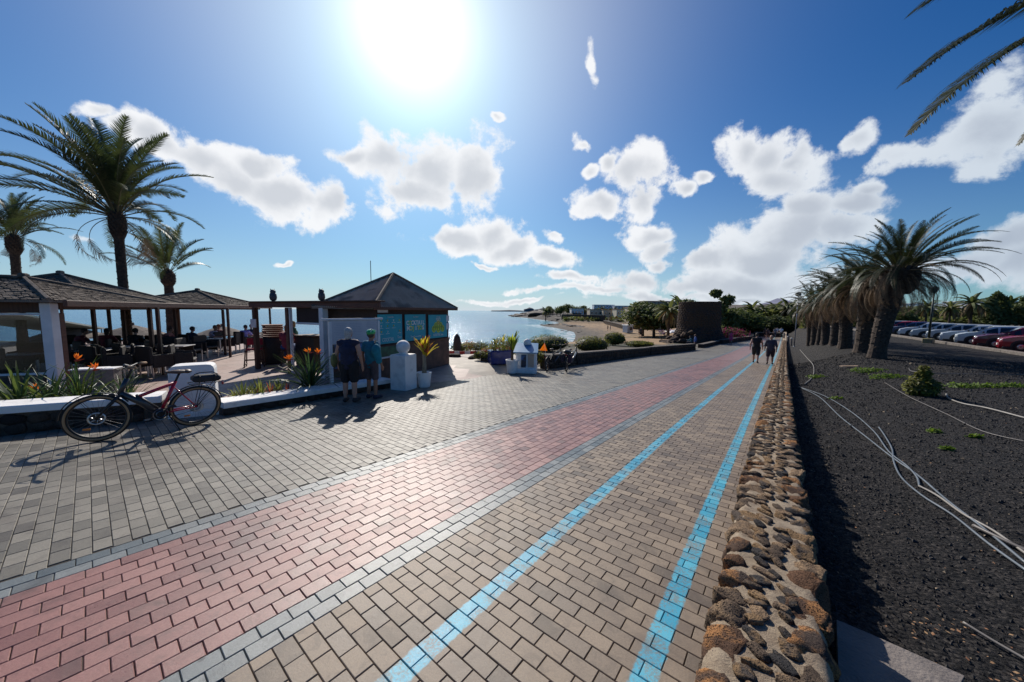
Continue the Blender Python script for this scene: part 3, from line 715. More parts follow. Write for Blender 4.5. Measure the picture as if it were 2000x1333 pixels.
# sloping concrete footing seen past the near end of the wall
m_foot = mat('grey_concrete', (.15, .13, .12), (.22, .19, .17), 6, .85, .5, 60)
pts = [on(1632, 1232), on(1700, 1262), on(1880, 1345), on(1800, 1500), on(1640, 1480)]
mb = MB(); top = [p + Vector((0, 0, .07)) for p in pts]; bot = [p - Vector((0, 0, .1)) for p in pts]
mb.add(top + bot, [(4, 3, 2, 1, 0)] + [(i, (i + 1) % 5, 5 + (i + 1) % 5, 5 + i) for i in range(5)])
set_props(mb.obj('concrete_footing', m_foot), 'bare grey concrete slab lying half in shade at the near foot of the lava wall', 'slab')

# ------------------------------------------------------------------ dark low stone walls on the sea side
m_dry = lava_mat('dry_stone', (.045, .038, .034), (.075, .058, .048), (.11, .08, .06), 3.)
m_cap = mat('rough_cap', (.085, .07, .06), (.15, .125, .105), 9, .9, .6, 50)
def stone_wall(name, label, p0, p1, h, th, group=None, capm=None, nseed=1, hz=None):
    p0 = Vector(p0); p1 = Vector(p1); d = p1 - p0; L_ = Vector((d.x, d.y)).length; ang = math.atan2(d.y, d.x)
    t_ = thing(name, label, 'wall', p0, ang, group); r = random.Random(nseed); sl = d.z / L_
    mb = MB(); mb.add([(0, -th / 2, -.3), (L_, -th / 2, d.z - .3), (L_, th / 2, d.z - .3), (0, th / 2, -.3), (0, -th / 2, h), (L_, -th / 2, d.z + h), (L_, th / 2, d.z + h), (0, th / 2, h)],
                      [(0, 3, 2, 1), (4, 5, 6, 7), (0, 1, 5, 4), (1, 2, 6, 5), (2, 3, 7, 6), (3, 0, 4, 7)]); mb.obj('core', m_dry, t_)
    sm_ = MB(); protos_ = [stone_mesh('st', nseed * 9 + k, 1, 1, 1, 1, m_dry) for k in range(4)]
    nrow = max(2, int(h / .2)); hh = h / nrow
    for side in (-1, 1):
        for rw in range(nrow):
            x = 0.
            while x < L_:
                w = r.uniform(.18, .42); me = r.choice(protos_); M_ = Matrix.Translation((x + w / 2, side * (th / 2 - .02), (x / L_) * d.z + rw * hh + hh / 2 - .05 * (rw == 0))) @ Euler((r.gauss(0, .1), r.gauss(0, .15), r.gauss(0, .1))).to_matrix().to_4x4() @ Matrix.Diagonal((w / 2, .07, hh * .53, 1))
                sm_.add([M_ @ v.co for v in me.vertices], [tuple(p.vertices) for p in me.polygons]); x += w
    sm_.obj('stonework', m_dry, t_, kind='stuff')
    cb = MB(); x = 0.; k = 0
    while x < L_ - .05:
        w = min(r.uniform(.5, .9), L_ - x); z = (x + w / 2) / L_ * d.z + h + .035
        cb = MB(); cb.rbox((0, 0, 0), (w - .012, th + .05, .08), .015); o = cb.obj('cap_stone', capm or m_cap, t_); o.location = (x + w / 2, r.gauss(0, .01), z); o.rotation_euler = (0, -math.atan(sl), r.gauss(0, .01)); x += w; k += 1
    return t_
A0, A1 = on(1062, 719), on(1264, 694); B0, B1 = on(1266, 694), on(1354, 684)
stone_wall('low_stone_wall', 'dark low stone wall behind the two parked bicycles, with rough flat top', A0, A1, .52, .4, 'low stone walls on the sea side', nseed=3)
stone_wall('low_stone_wall', 'dark low stone wall ending beside the round tower near the person in blue', B0, B1, .56, .4, 'low stone walls on the sea side', nseed=4)
stone_wall('low_stone_wall', 'low stone kerb wall at the foot of the round tower', on(1368, 680), on(1404, 671), .35, .5, 'low stone walls on the sea side', nseed=5)
stone_wall('low_stone_wall', 'low dark wall below the magenta bougainvillea', on(1408, 672), on(1470, 663), .5, .5, 'low stone walls on the sea side', nseed=6)
stone_wall('low_stone_wall', 'pale low wall crossing behind the far end of the promenade', on(1474, 657), on(1526, 659), .7, .5, 'low stone walls on the sea side', mat('pale_cap', (.42, .35, .27)), nseed=7)

# ------------------------------------------------------------------ white planter wall in front of the terrace
m_white = mat('whitewash', (.84, .82, .79), (.72, .70, .67), 5, .75, .25, 60, c3=(.86, .84, .81))
m_plast = mat('dark_plinth', (.06, .045, .035), (.13, .095, .07), 7, .95, .8, 40)
def planter(label, p0, p1, h, th, seed):
    p0 = Vector(p0); p1 = Vector(p1); d = p1 - p0; L_ = Vector((d.x, d.y)).length; ang = math.atan2(d.y, d.x); t_ = thing('planter_wall', label, 'wall', p0, ang, 'white capped planter walls')
    mb = MB(); mb.add([(0, 0, -.3), (L_, 0, d.z - .3), (L_, th, d.z - .3), (0, th, -.3), (0, 0, h - .1), (L_, 0, d.z + h - .1), (L_, th, d.z + h - .1), (0, th, h - .1)], [(0, 3, 2, 1), (4, 5, 6, 7), (0, 1, 5, 4), (1, 2, 6, 5), (2, 3, 7, 6), (3, 0, 4, 7)])
    mb.obj('plinth', m_plast, t_)
    r = random.Random(seed); x = 0.; sm_ = MB(); pr = [stone_mesh('st', seed + k, 2, 1, 1, 1, m_dry) for k in range(3)]
    while x < L_ - .3:
        for zz in ((.06, .2) if h > .3 else (.07,)):
            w = r.uniform(.14, .3)
            o = add_mesh('stone', pr[r.randrange(3)], t_); o.location = (x + w / 2, -.004, zz + x / L_ * d.z); o.scale = (w / 2, .05, .085); o.rotation_euler = (0, r.gauss(0, .2), 0)
        x += w
    cb = MB(); N_ = 14; vs_ = []; fs_ = []
    for i in range(N_ + 1):
        x = L_ * i / N_; z = d.z * i / N_ + h; w_ = r.gauss(0, .004)
        for (y_, zz) in ((-.05, -.11), (-.055, -.015), (-.04, 0), (th * .5, .004), (th + .03, 0), (th + .04, -.11)): vs_.append((x, y_ + w_, z + zz))
    for i in range(N_):
        for k in range(6): j = (k + 1) % 6; fs_.append((i * 6 + k, i * 6 + j, i * 6 + 6 + j, i * 6 + 6 + k))
    fs_.append((5, 4, 3, 2, 1, 0)); fs_.append(tuple(range(N_ * 6, N_ * 6 + 6))); fs_ = [tuple(reversed(f)) for f in fs_]
    cb.add(vs_, fs_); cb.obj('cap', m_white, t_); return t_
WA = Vector((-7.9, 2.2, 0)); 
def gxy(x, y): s, v = SV(x, y); return Vector((x, y, gz(s, v)))
wd = Vector((.53, .848, 0)).normalized()
P_pier = on(428, 812); P_pier = gxy(P_pier.x, P_pier.y)
PL0 = on(0, 874) ; PL0 = gxy(PL0.x, PL0.y); d0 = (P_pier - PL0); d0.z = 0; d0.normalize()
L0 = PL0 - d0 * 2.6; L0 = gxy(L0.x, L0.y); L1 = P_pier - d0 * .75; L1 = gxy(L1.x, L1.y)
planter('taller white capped planter wall behind the leaning bicycle', L0, L1, .42, .42, 40)
R0 = on(436, 814); R0 = gxy(R0.x, R0.y); R1 = on(764, 757); R1 = gxy(R1.x, R1.y)
planter('lower white capped planter wall with the notice board standing on it', R0, R1, .25, .42, 50)
wang = math.atan2(d0.y, d0.x)
# white block at the end of the taller wall
c = P_pier - d0 * .33 + Vector((-d0.y, d0.x, 0)) * .16
t_ = thing('white_pier', 'plain white rendered block with rounded top behind the bicycle rear wheel', 'pier', (c.x, c.y, P_pier.z), wang)
mb = MB(); prof = [(-.31, 0)] + [(-.31, .86), (-.295, .91), (-.26, .945), (-.20, .955), (.20, .955), (.26, .945), (.295, .91), (.31, .86)] + [(.31, 0)]
n_ = len(prof); mb.add([(x, -.2, z) for x, z in prof] + [(x, .2, z) for x, z in prof], [tuple(range(n_)), tuple(range(2 * n_ - 1, n_ - 1, -1))] + [(i, n_ + i, n_ + (i + 1) % n_, (i + 1) % n_) for i in range(n_)])
mb.obj('render_block', m_white, t_)
mb = MB(); mb.rbox((0, 0, .05), (.70, .46, .13), .02); mb.obj('foot', m_white, t_)
# pillar with ball finial
c = on(783, 764); c = gxy(c.x, c.y) + Vector((-.02, .32, 0)); t_ = thing('ball_pillar', 'square white pillar carrying a white stone ball, next to the potted plant', 'pillar', c, R(-20))
mb = MB(); mb.rbox((0, 0, .46), (.50, .50, .98), .018); mb.obj('pedestal', m_white, t_)
mb = MB(); mb.lathe([(.13, 0), (.12, .03), (.09, .06)], 20, (0, 0, .95)); mb.obj('neck', m_white, t_, smooth=True)
mb = MB(); mb.ball((0, 0, 1.15), .185, 32, 20); mb.obj('ball', m_white, t_, smooth=True)
# ------------------------------------------------------------------ plants
m_leafP = mat('palm_leaf', (.035, .055, .018), (.075, .095, .028), 3, .45, trans=.35, obj_rand=.25)
m_leafD = mat('palm_leaf_dry', (.30, .20, .115), (.17, .11, .065), 4, .8, trans=.2, obj_rand=.3)
m_leafC = mat('canary_leaf', (.020, .032, .012), (.050, .062, .018), 3, .5, trans=.3, obj_rand=.3)
m_rachis = mat('palm_rachis', (.16, .14, .05), (.10, .08, .035), 6, .6)
m_trunk = mat('palm_trunk', (.075, .052, .038), (.030, .021, .016), 11, .95, .9, 22, c3=(.055, .038, .028))
def frond_mesh(name, L_, lift, droop, npair, ll, lw, mats, seed, hang=0., vee=.5, petiole=.14, sweep=0.):
    r = random.Random(seed); mb = MB(); N_ = 14; pts = []; p = Vector((0, 0, 0)); ang = lift
    for i in range(N_ + 1):
        pts.append(p.copy()); q = i / N_; ang = lift - droop * q ** 1.4
        p = p + Vector((math.cos(ang), sweep * q * .25, math.sin(ang))) * (L_ / N_)
    mb.tube(pts, [.022 * (1 - .85 * i / N_) * (L_ / 3.) for i in range(N_ + 1)], 4, 0)
    def P(q): x = q * N_; i = min(N_ - 1, int(x)); return pts[i].lerp(pts[i + 1], x - i), (pts[i + 1] - pts[i]).normalized()
    for k in range(npair):
        q = petiole + (1 - petiole) * (k + .5) / npair; c, t_ = P(q); side = t_.cross(Vector((0, 0, 1))); side.normalize(); up = side.cross(t_)
        env = math.sin(math.pi * min(1, (q - petiole) / (1 - petiole) * .86 + .12)) ** .6
        for sg in (-1, 1):
            if r.random() < .04: continue
            l_ = ll * env * r.uniform(.82, 1.1); fw = r.uniform(.5, .75) + q * .35; d = (side * sg * 1.0 + t_ * fw + up * (vee * r.uniform(.6, 1.2))).normalized()
            m1 = c + d * l_ * .55; d2 = (d + Vector((0, 0, -1)) * (hang + r.uniform(.05, .25))).normalized(); e = m1 + d2 * l_ * .45
            w = t_ * lw * .5
            mb.add([c - w, c + w, m1 + w * .8, m1 - w * .8, e], [(0, 1, 2, 3), (3, 2, 4)], 1)
    return mb.mesh(name, mats)
PF = {}
def frond(kind, k):
    key = (kind, k)
    if key in PF: return PF[key]
    if kind == 'up': me = frond_mesh('frond', 3.1, R(8), R(38 + 8 * k), 78, .44, .036, [m_rachis, m_leafP], k, .0, .5)
    elif kind == 'mid': me = frond_mesh('frond', 3.0, R(12), R(62 + 10 * k), 76, .44, .036, [m_rachis, m_leafP], 10 + k, .15, .35)
    elif kind == 'low': me = frond_mesh('frond', 2.7, R(10), R(95 + 10 * k), 56, .42, .032, [m_rachis, m_leafP], 20 + k, .4, .1)
    elif kind == 'curl': me = frond_mesh('frond', 1.9, R(0), R(150), 30, .55, .02, [m_leafD, m_leafD], 30 + k, 1.6, -.1, .55)
    elif kind == 'cup': me = frond_mesh('frond', 3.6, R(6), R(42 + 8 * k), 84, .40, .036, [m_rachis, m_leafC], 40 + k, .1, .35, .08)
    elif kind == 'cmid': me = frond_mesh('frond', 4.0, R(14), R(62 + 9 * k), 90, .40, .034, [m_rachis, m_leafC], 50 + k, .3, .15, .08)
    elif kind == 'clow': me = frond_mesh('frond', 3.6, R(14), R(88 + 9 * k), 80, .38, .030, [m_leafD, m_leafC], 60 + k, .6, .0, .1)
    elif kind == 'cdead': me = frond_mesh('frond', 3.3, R(5), R(105 + 8 * k), 64, .34, .020, [m_leafD, m_leafD], 70 + k, 1.2, -.1, .1)
    PF[key] = me; return me
def trunk_obj(t_, H_, r0, r1, lean=(0, 0), bulge=True, nseg=26, flare=1.25, rings=True, seed=0):
    r = random.Random(seed); pts = []; rr = []
    for i in range(nseg + 1):
        q = i / nseg; pts.append((lean[0] * q ** 1.5, lean[1] * q ** 1.5, H_ * q)); rad = lerp(r0 * (flare if q < .02 else 1 + (flare - 1) * math.exp(-q * 14)), r1, q); rr.append(rad * (1 + r.uniform(-.035, .035)))
    mb = MB(); mb.tube(pts, rr, 14); o = mb.obj('trunk', m_trunk, t_, smooth=False)
    # stubs of cut leaf bases spiralling up the trunk
    sb = MB(); n_ = int(H_ * 26); 
    for k in range(n_):
        q = (k + .5) / n_; a_ = k * 2.399; rad = lerp(r0, r1, q); c = Vector((lean[0] * q ** 1.5, lean[1] * q ** 1.5, H_ * q)); d = Vector((math.cos(a_), math.sin(a_), 0)); w = rad * .42; tn = Vector((-d.y, d.x, 0))
        b0 = c + d * rad * .9; sb.add([b0 - tn * w, b0 + tn * w, b0 + d * rad * .22 + Vector((0, 0, .085)), b0 + Vector((0, 0, .10)) - tn * w * .4, b0 + Vector((0, 0, .10)) + tn * w * .4], [(0, 1, 2), (1, 4, 2), (4, 3, 2), (3, 0, 2)])
    sb.obj('leaf_scars', m_trunk, t_, kind='stuff')
    top = Vector((lean[0], lean[1], H_))
    if bulge:
        mb = MB(); mb.lathe([(r1, -.75 * bulge), (r1 * 1.5, -.55 * bulge), (r1 * 1.75, -.2 * bulge), (r1 * 1.7, .1), (r1 * 1.1, .35), (.03, .5)], 14, top); mb.obj('crown_base', m_trunk, t_)
        sb = MB()
        for k in range(int(90 * bulge)):
            a_ = k * 2.399; q = k / (90 * bulge); zz = -.6 * bulge + .8 * q * bulge; d = Vector((math.cos(a_), math.sin(a_), 0)); tn = Vector((-d.y, d.x, 0)); rad = r1 * 1.55; b0 = top + d * rad + Vector((0, 0, zz)); w = .05
            sb.add([b0 - tn * w, b0 + tn * w, b0 + d * .07 + Vector((0, 0, .14)) + tn * w * .6, b0 + d * .07 + Vector((0, 0, .14)) - tn * w * .6], [(0, 1, 2, 3)])
        sb.obj('leaf_stubs', m_trunk, t_, kind='stuff')
    return top
def palm(label, base, H_, r0, r1, scale, plan, seed, group, lean=(0, 0), bulge=1., wind=None, name='palm_tree', cat='palm'):
    """plan: list of (kind, count, elevation low, elevation high)"""
    t_ = thing(name, label, cat, base, 0, group); r = random.Random(seed); top = trunk_obj(t_, H_, r0, r1, lean, bulge, seed=seed)
    ph = r.uniform(0, 6.28)
    for (kind, cnt, e0, e1) in plan:
        for k in range(cnt):
            a_ = ph + k * 2.399 + r.uniform(-.2, .2); el_ = R(r.uniform(e0, e1)); s_ = scale * r.uniform(.85, 1.1)
            if wind: # fronds pushed to one side by the wind
                d = Vector((math.cos(a_), math.sin(a_))); dw = Vector(wind); d = (d + dw * (.35 + .4 * math.cos(el_))); a_ = math.atan2(d.y, d.x); s_ *= .8 + .25 * d.length
            o = add_mesh('frond', frond(kind, r.randrange(3)), t_); rad = r1 * 1.1
            o.location = top + Vector((math.cos(a_) * rad * math.cos(el_), math.sin(a_) * rad * math.cos(el_), .15 + .2 * math.sin(el_)))
            o.rotation_euler = (Matrix.Rotation(a_, 3, 'Z') @ Matrix.Rotation(-el_, 3, 'Y') @ Matrix.Rotation(r.gauss(0, .25), 3, 'X')).to_euler(); o.scale = (s_,) * 3
    return t_
def ph_(px, py, Y, zb): p = at(px, py, Y); return Vector((p.x, p.y, zb)), p.z - zb
DATE = [('up', 16, 52, 85), ('mid', 16, 28, 58), ('mid', 10, 5, 28), ('low', 6, -14, 8), ('curl', 5, -30, -10)]
b_, h_ = ph_(229, 430, 16, TER); palm('tall windblown date palm rising behind the cafe roofs', b_, h_, .17, .17, 1.34, DATE, 3, 'date palms behind the cafe', wind=(-.55, 0), bulge=1.15)
b_, h_ = ph_(22, 472, 20, TER); palm('smaller date palm at the far left behind the tiled cafe roof', b_, h_, .2, .18, .92, [('up', 14, 50, 85), ('mid', 12, 25, 55), ('low', 5, -10, 15), ('curl', 4, -30, -5)], 4, 'date palms behind the cafe', lean=(.15, 0))
b_, h_ = ph_(328, 540, 21, TER); palm('short sparse date palm just right of the tall windblown one', b_, h_, .26, .2, .98, [('up', 10, 45, 80), ('mid', 5, 22, 45)], 9, 'date palms behind the cafe', bulge=.8)

CAN = [('cup', 26, 38, 82), ('cmid', 30, 10, 40), ('clow', 26, -14, 12), ('cdead', 38, -50, -8)]
b0 = on(1712, 700); c0 = at(1757, 535, b0.y); palm('largest Canary palm with thick leaning trunk, nearest in the row by the car park', b0, c0.z - b0.z, .30, .40, .73, CAN, 12, 'row of Canary palms', lean=(c0.x - b0.x, 0), bulge=1.3)
row = [(1686, 691, 545, .5), (1650, 681, 560, .36), (1628, 673, 572, .33), (1612, 668, 578, .3), (1600, 665, 583, .28), (1590, 662, 588, .26), (1581, 660, 590, .25)]
order = ['second', 'third', 'fourth', 'fifth', 'sixth', 'seventh', 'last']
for i, (px, py, cy, r0) in enumerate(row):
    Y = 2.22 * FL / (py - 612.5); p = at(px, py, Y); b_ = Vector((p.x, p.y, H(p.x, p.y))); c_ = at(px, cy + 14, Y)
    k = 1.0 if i < 2 else (.6 if i < 4 else .4)
    plan = [(a_, max(6, int(n_ * k)), e0, e1) for (a_, n_, e0, e1) in ([('cup', 14, 35, 75), ('cmid', 24, 8, 38), ('clow', 28, -18, 10), ('cdead', 52, -55, -5)])]
    palm('%s palm from the camera in the gravel row, skirted with dry fronds' % order[i], b_, c_.z - b_.z, r0 * (.9 if i % 2 else .75), r0 * .85, (.72, .64, .70, .60, .68, .62, .66)[i], plan, 20 + i, 'row of Canary palms', bulge=1.2, lean=((.2, .1), (-.25, 0), (.3, 0), (-.15, .2), (.2, -.1), (0, .1), (-.2, 0))[i])
# the palm whose fronds hang into the picture at the top right; its trunk stands outside it
tb = Vector((7.6, 3.4, H(7.6, 3.4)))
t_ = thing('palm_tree', 'palm with long drooping fronds reaching in at the top right corner', 'palm', tb); topz = 3.35 - tb.z
trunk_obj(t_, topz, .26, .2, (0, 0), 1.)
m_near = frond_mesh('frond', 4.0, R(10), R(44), 230, .52, .030, [m_rachis, m_leafC], 91, .35, .25, .1)
m_near2 = frond_mesh('frond', 4.0, R(10), R(52), 230, .52, .030, [m_rachis, m_leafC], 92, .35, .25, .1)
def aim(o, root, tip_px, tip_Y, me_len, lift, droop):
    # turn the frond so that its tip reaches the given place
    tip = at(*tip_px, tip_Y) - root; a_ = math.atan2(tip.y, tip.x); hor = Vector((tip.x, tip.y)).length; el_ = math.atan2(tip.z, hor)
    p = Vector((0, 0)); 
    for i in range(14): g = lift - droop * (i / 14.) ** 1.4; p += Vector((math.cos(g), math.sin(g))) * (me_len / 14)
    o.rotation_euler = (Matrix.Rotation(a_, 3, 'Z') @ Matrix.Rotation(-(el_ - math.atan2(p.y, p.x)), 3, 'Y')).to_euler(); s_ = Vector((hor, tip.z)).length / p.length; o.scale = (s_,) * 3
rt = Vector((7.6, 3.4, 3.45))
for (me, dr, tip, Y) in ((m_near, R(44), (1772, 160), 3.6), (m_near2, R(52), (1778, 262), 3.9), (m_near, R(44), (1800, 14), 3.1), (m_near2, R(52), (2050, 300), 4.6), (m_near, R(44), (1990, 282), 4.2)):
    o = add_mesh('frond', me, t_); o.location = rt - tb; aim(o, rt, tip, Y, 4.0, R(10), dr)
for k in range(16):
    a_ = k * 2.399; d = Vector((math.cos(a_), math.sin(a_)))
    if d.x < .1: continue
    o = add_mesh('frond', m_near2, t_); o.location = rt - tb; o.rotation_euler = (0, -R(20 + 20 * (k % 3)), a_)

# --- leaf clouds for bushes and trees
def leaf_cloud(name, shape, n, size, mats, seed, hollow=.55, squash=1., wts=None, up=.3):
    r = random.Random(seed); mb = MB()
    for i in range(n):
        c, rad = shape[r.randrange(len(shape))] if not wts else r.choices(shape, wts)[0]
        while True:
            d = Vector((r.gauss(0, 1), r.gauss(0, 1), r.gauss(0, 1)))
            if d.length > .1: break
        d.normalize(); q = r.uniform(hollow, 1.0) ** .6 * (1 + .14 * mn.noise(d * 2.2 + Vector((seed, 0, 0))))
        p = Vector(c) + Vector((d.x * rad[0], d.y * rad[1], d.z * rad[2])) * q
        a_ = (d + Vector((r.gauss(0, .6), r.gauss(0, .6), r.gauss(0, .6) + up))).normalized(); b = a_.cross(Vector((r.gauss(0, 1), r.gauss(0, 1), r.gauss(0, 1)))).normalized(); c2 = a_.cross(b); s_ = size * r.uniform(.6, 1.3)
        mb.add([p, p + b * s_ * .35 + c2 * s_ * .5, p + c2 * s_ * 1.1 + a_ * s_ * .15, p - b * s_ * .35 + c2 * s_ * .5], [(0, 1, 2, 3)], r.randrange(len(mats)) if len(mats) > 1 else 0)
    return mb.mesh(name, mats)
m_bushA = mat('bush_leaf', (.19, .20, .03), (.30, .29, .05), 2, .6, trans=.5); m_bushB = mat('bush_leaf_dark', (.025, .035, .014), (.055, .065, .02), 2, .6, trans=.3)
m_bushY = mat('bush_leaf_yellow', (.22, .22, .04), (.14, .15, .03), 2, .5, trans=.45)
m_twig = mat('twig', (.09, .06, .04), (.05, .035, .025), 9, .9)
m_flR = mat('bract_magenta', (.42, .03, .16), (.30, .03, .12), 5, .6, trans=.4); m_flO = mat('flower_orange', (.85, .28, .02), (.80, .16, .02), 9, .5, trans=.45)
m_flP = mat('flower_pink', (.65, .25, .22), (.5, .12, .12), 9, .6, trans=.3)
def bush(label, c, rad, n, size, mats, seed, group=None, name='round_bush', cat='bush'):
    t_ = thing(name, label, cat, (c[0], c[1], c[2]), 0, group); r = random.Random(seed)
    lobes = [((0, 0, rad[2] * .9), rad)] + [((r.uniform(-.5, .5) * rad[0], r.uniform(-.5, .5) * rad[1], rad[2] * r.uniform(.8, 1.05)), (rad[0] * .55, rad[1] * .55, rad[2] * .6)) for _ in range(5)]
    add_mesh('foliage', leaf_cloud('foliage', lobes, n, size, mats, seed), t_, kind='stuff')
    sb = MB()
    for k in range(9): a_ = k * .7; sb.tube([(0, 0, -.05), (math.cos(a_) * rad[0] * .35, math.sin(a_) * rad[1] * .35, rad[2] * .6), (math.cos(a_) * rad[0] * .7, math.sin(a_) * rad[1] * .7, rad[2] * 1.2)], [.03, .02, .008], 4)
    sb.obj('branches', m_twig, t_); return t_
def at_g(px, py): p = on(px, py); return p
for (px, py, w, h, lab) in ((1072, 684, 1.6, 1.12, 'wide clipped green bush behind the parked bicycles'), (1156, 687, 1.35, 1.12, 'rounded green bush to the right of the parked bicycles'), (1200, 673, .8, .85, 'smaller bright green bush nearest the beach'), (1248, 676, 1.1, .35, 'low yellowish bush on the slope above the beach')):
    p = on(px, py); p.z = H(p.x, p.y) - .03; k = p.y / 25.; hz_ = h * k / 1.75
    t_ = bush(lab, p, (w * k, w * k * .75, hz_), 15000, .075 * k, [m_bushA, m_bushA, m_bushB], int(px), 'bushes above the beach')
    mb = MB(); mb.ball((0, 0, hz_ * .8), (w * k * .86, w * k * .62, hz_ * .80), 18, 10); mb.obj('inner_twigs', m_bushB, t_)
# ------------------------------------------------------------------ cafe buildings
m_wood = mat('dark_wood', (.055, .026, .016), (.10, .045, .026), 4, .7, .3, 30, stretch=(6, 6, .6))
m_woodR = mat('red_brown_wood', (.15, .06, .035), (.09, .035, .022), 4, .65, .3, 30, stretch=(.6, 6, 6))
m_shing = mat('weathered_shingle', (.15, .12, .095), (.08, .064, .052), 3.2, .9, .6, 30, obj_rand=.15, c3=(.16, .13, .105))
m_paintw = mat('white_paint', (.70, .71, .73), (.58, .59, .62), 3, .5)
m_black = mat('black_plastic', (.018, .018, .02), None, rough=.5); m_wick = mat('dark_wicker', (.018, .014, .012), (.045, .036, .03), 60, .75, .6, 90)
m_steel = mat('brushed_metal', (.55, .56, .58), None, rough=.3, metal=1.)
m_grcloth = mat('grey_table_top', (.35, .34, .33), (.42, .41, .40), 5, .35)
E1 = Vector((-.276, .961, 0)).normalized(); E2 = Vector((-.961, -.276, 0)).normalized(); EA = math.atan2(E1.y, E1.x)   # building axes: away and left
CO = Vector((-10.8, 8., 0))
EAVE = .15
m_ribs = mat('roof_ribs', (.40, .31, .24), (.24, .18, .14), 1.6, .85, .4, 30, c3=(.46, .37, .29))
def hip_roof(t_, ex, ey, ridge, ze, za, seed, mats_=None, ribs=False):
    """hip roof round the thing's origin; ex, ey half sizes, ridge half length along y; ze, za heights of eave and apex"""
    mats_ = mats_ or m_shing; r = random.Random(seed)
    C4 = [Vector((-ex, -ey, ze)), Vector((ex, -ey, ze)), Vector((ex, ey, ze)), Vector((-ex, ey, ze))]
    rt = [Vector((0, -ridge, za)), Vector((0, ridge, za))]
    faces = [([C4[0], C4[1]], [rt[0], rt[0]]), ([C4[1], C4[2]], [rt[0], rt[1]]), ([C4[2], C4[3]], [rt[1], rt[1]]), ([C4[3], C4[0]], [rt[1], rt[0]])]
    mb = MB(); P_ = C4 + rt + [c - Vector((0, 0, .05)) for c in C4]
    mb.add(P_, [(0, 1, 4), (1, 2, 5, 4), (2, 3, 5), (3, 0, 4, 5), (6, 9, 8, 7), (0, 6, 7, 1), (1, 7, 8, 2), (2, 8, 9, 3), (3, 9, 6, 0)]); roof = mb.obj('roof', mats_, t_)
    sm_ = MB()
    for (a, b) in faces:
        sl = (b[0] - a[0]).length; mid_a = (a[0] + a[1]) / 2; n_ = (a[1] - a[0]).cross(((b[0] + b[1]) / 2) - mid_a).normalized()
        if ribs:
            W_ = (a[1] - a[0]).length; k_ = int(W_ / .085)
            for i in range(k_):
                q = (i + .5) / k_; base = a[0].lerp(a[1], q); xd = (a[1] - a[0]).normalized(); slope = (((b[0] + b[1]) / 2) - mid_a); 
                lim = 1 - abs(q - .5) * 2 if (b[1] - b[0]).length < .01 else min(1., (1 - abs(q - .5) * 2) * W_ / (W_ - (b[1] - b[0]).length))
                if lim < .03: continue
                top = base + slope * lim; w = xd * .030; h_ = n_ * .034
                sm_.add([base - w, base + w, top + w * .9, top - w * .9, base + h_, top + h_], [(0, 4, 5, 3), (1, 2, 5, 4), (0, 1, 4)])
        else:
            nr = int(((b[0] + b[1]) / 2 - mid_a).length / .11)
            for k in range(nr):
                q0, q1 = k / nr, min(1, (k + 1.45) / nr); L0 = a[0].lerp(b[0], q0); R0_ = a[1].lerp(b[1], q0); L1_ = a[0].lerp(b[0], q1); R1_ = a[1].lerp(b[1], q1); W_ = (R0_ - L0).length; c_ = max(1, int(W_ / .12))
                for i in range(c_):
                    u0, u1 = (i + .06) / c_, (i + .94) / c_; jl = r.uniform(-.018, .03); dn = (L0 - L1_).normalized() * jl; th_ = n_ * r.uniform(.02, .04)
                    p0, p1 = L0.lerp(R0_, u0) + dn, L0.lerp(R0_, u1) + dn; p2, p3 = L1_.lerp(R1_, u1), L1_.lerp(R1_, u0); f_ = n_ * .004
                    sm_.add([p0 + th_, p1 + th_, p2 + f_, p3 + f_, p0, p1], [(0, 1, 2, 3), (4, 5, 1, 0)])
    sm_.obj('ribs' if ribs else 'shingles', m_ribs if ribs else mats_, roof, kind='stuff')
    cb = MB(); 
    for (p, q) in ((C4[0], rt[0]), (C4[1], rt[0]), (C4[2], rt[1]), (C4[3], rt[1])): cb.tube([p + Vector((0, 0, .03)), q + Vector((0, 0, .05))], .045, 5)
    if ridge > 0: cb.tube([rt[0] + Vector((0, 0, .05)), rt[1] + Vector((0, 0, .05))], .05, 5)
    cb.obj('hip_cap', mats_, roof)
    if not ribs:
        fb = MB(); fb.rbox((0, -ridge, za + .08), (.16, .16, .14), .03); fb.obj('finial', mats_, roof)
    return roof
def pavilion(label, c, ex, ey, ridge, rise, seed, posts, name='shade_pavilion', group='shingle roofed cafe shelters', base=TER):
    t_ = thing(name, label, 'shelter', (c.x, c.y, base), EA - math.pi / 2, group); ze = EAVE - base
    hip_roof(t_, ex, ey, ridge, ze, ze + rise, seed)
    for sx in (-1, 1):
        mb = MB(); mb.rbox((sx * (ex - .22), 0, ze - .13), (.1, 2 * ey - .44, .16), .012); mb.obj('beam', m_wood, t_)
    for sy in (-1, 1):
        mb = MB(); mb.rbox((0, sy * (ey - .22), ze - .14), (2 * ex - .56, .09, .16), .012); mb.obj('beam', m_wood, t_)
    for (px_, py_) in posts: mb = MB(); mb.rbox((px_, py_, (ze - .215) / 2), (.09, .09, ze - .215), .012); mb.obj('post', m_wood, t_)
    return t_
def cp(e, f): return CO + E1 * e + E2 * f
# axes of a pavilion: local +x = right (-E2), local +y = away (E1)
cA = cp(1.95, 4.2)
tA = pavilion('large shingled hip roof at the far left with glazed front and white corner post', cA, 4.2, 1.95, 0, .75, 1, [], 'cafe_building')
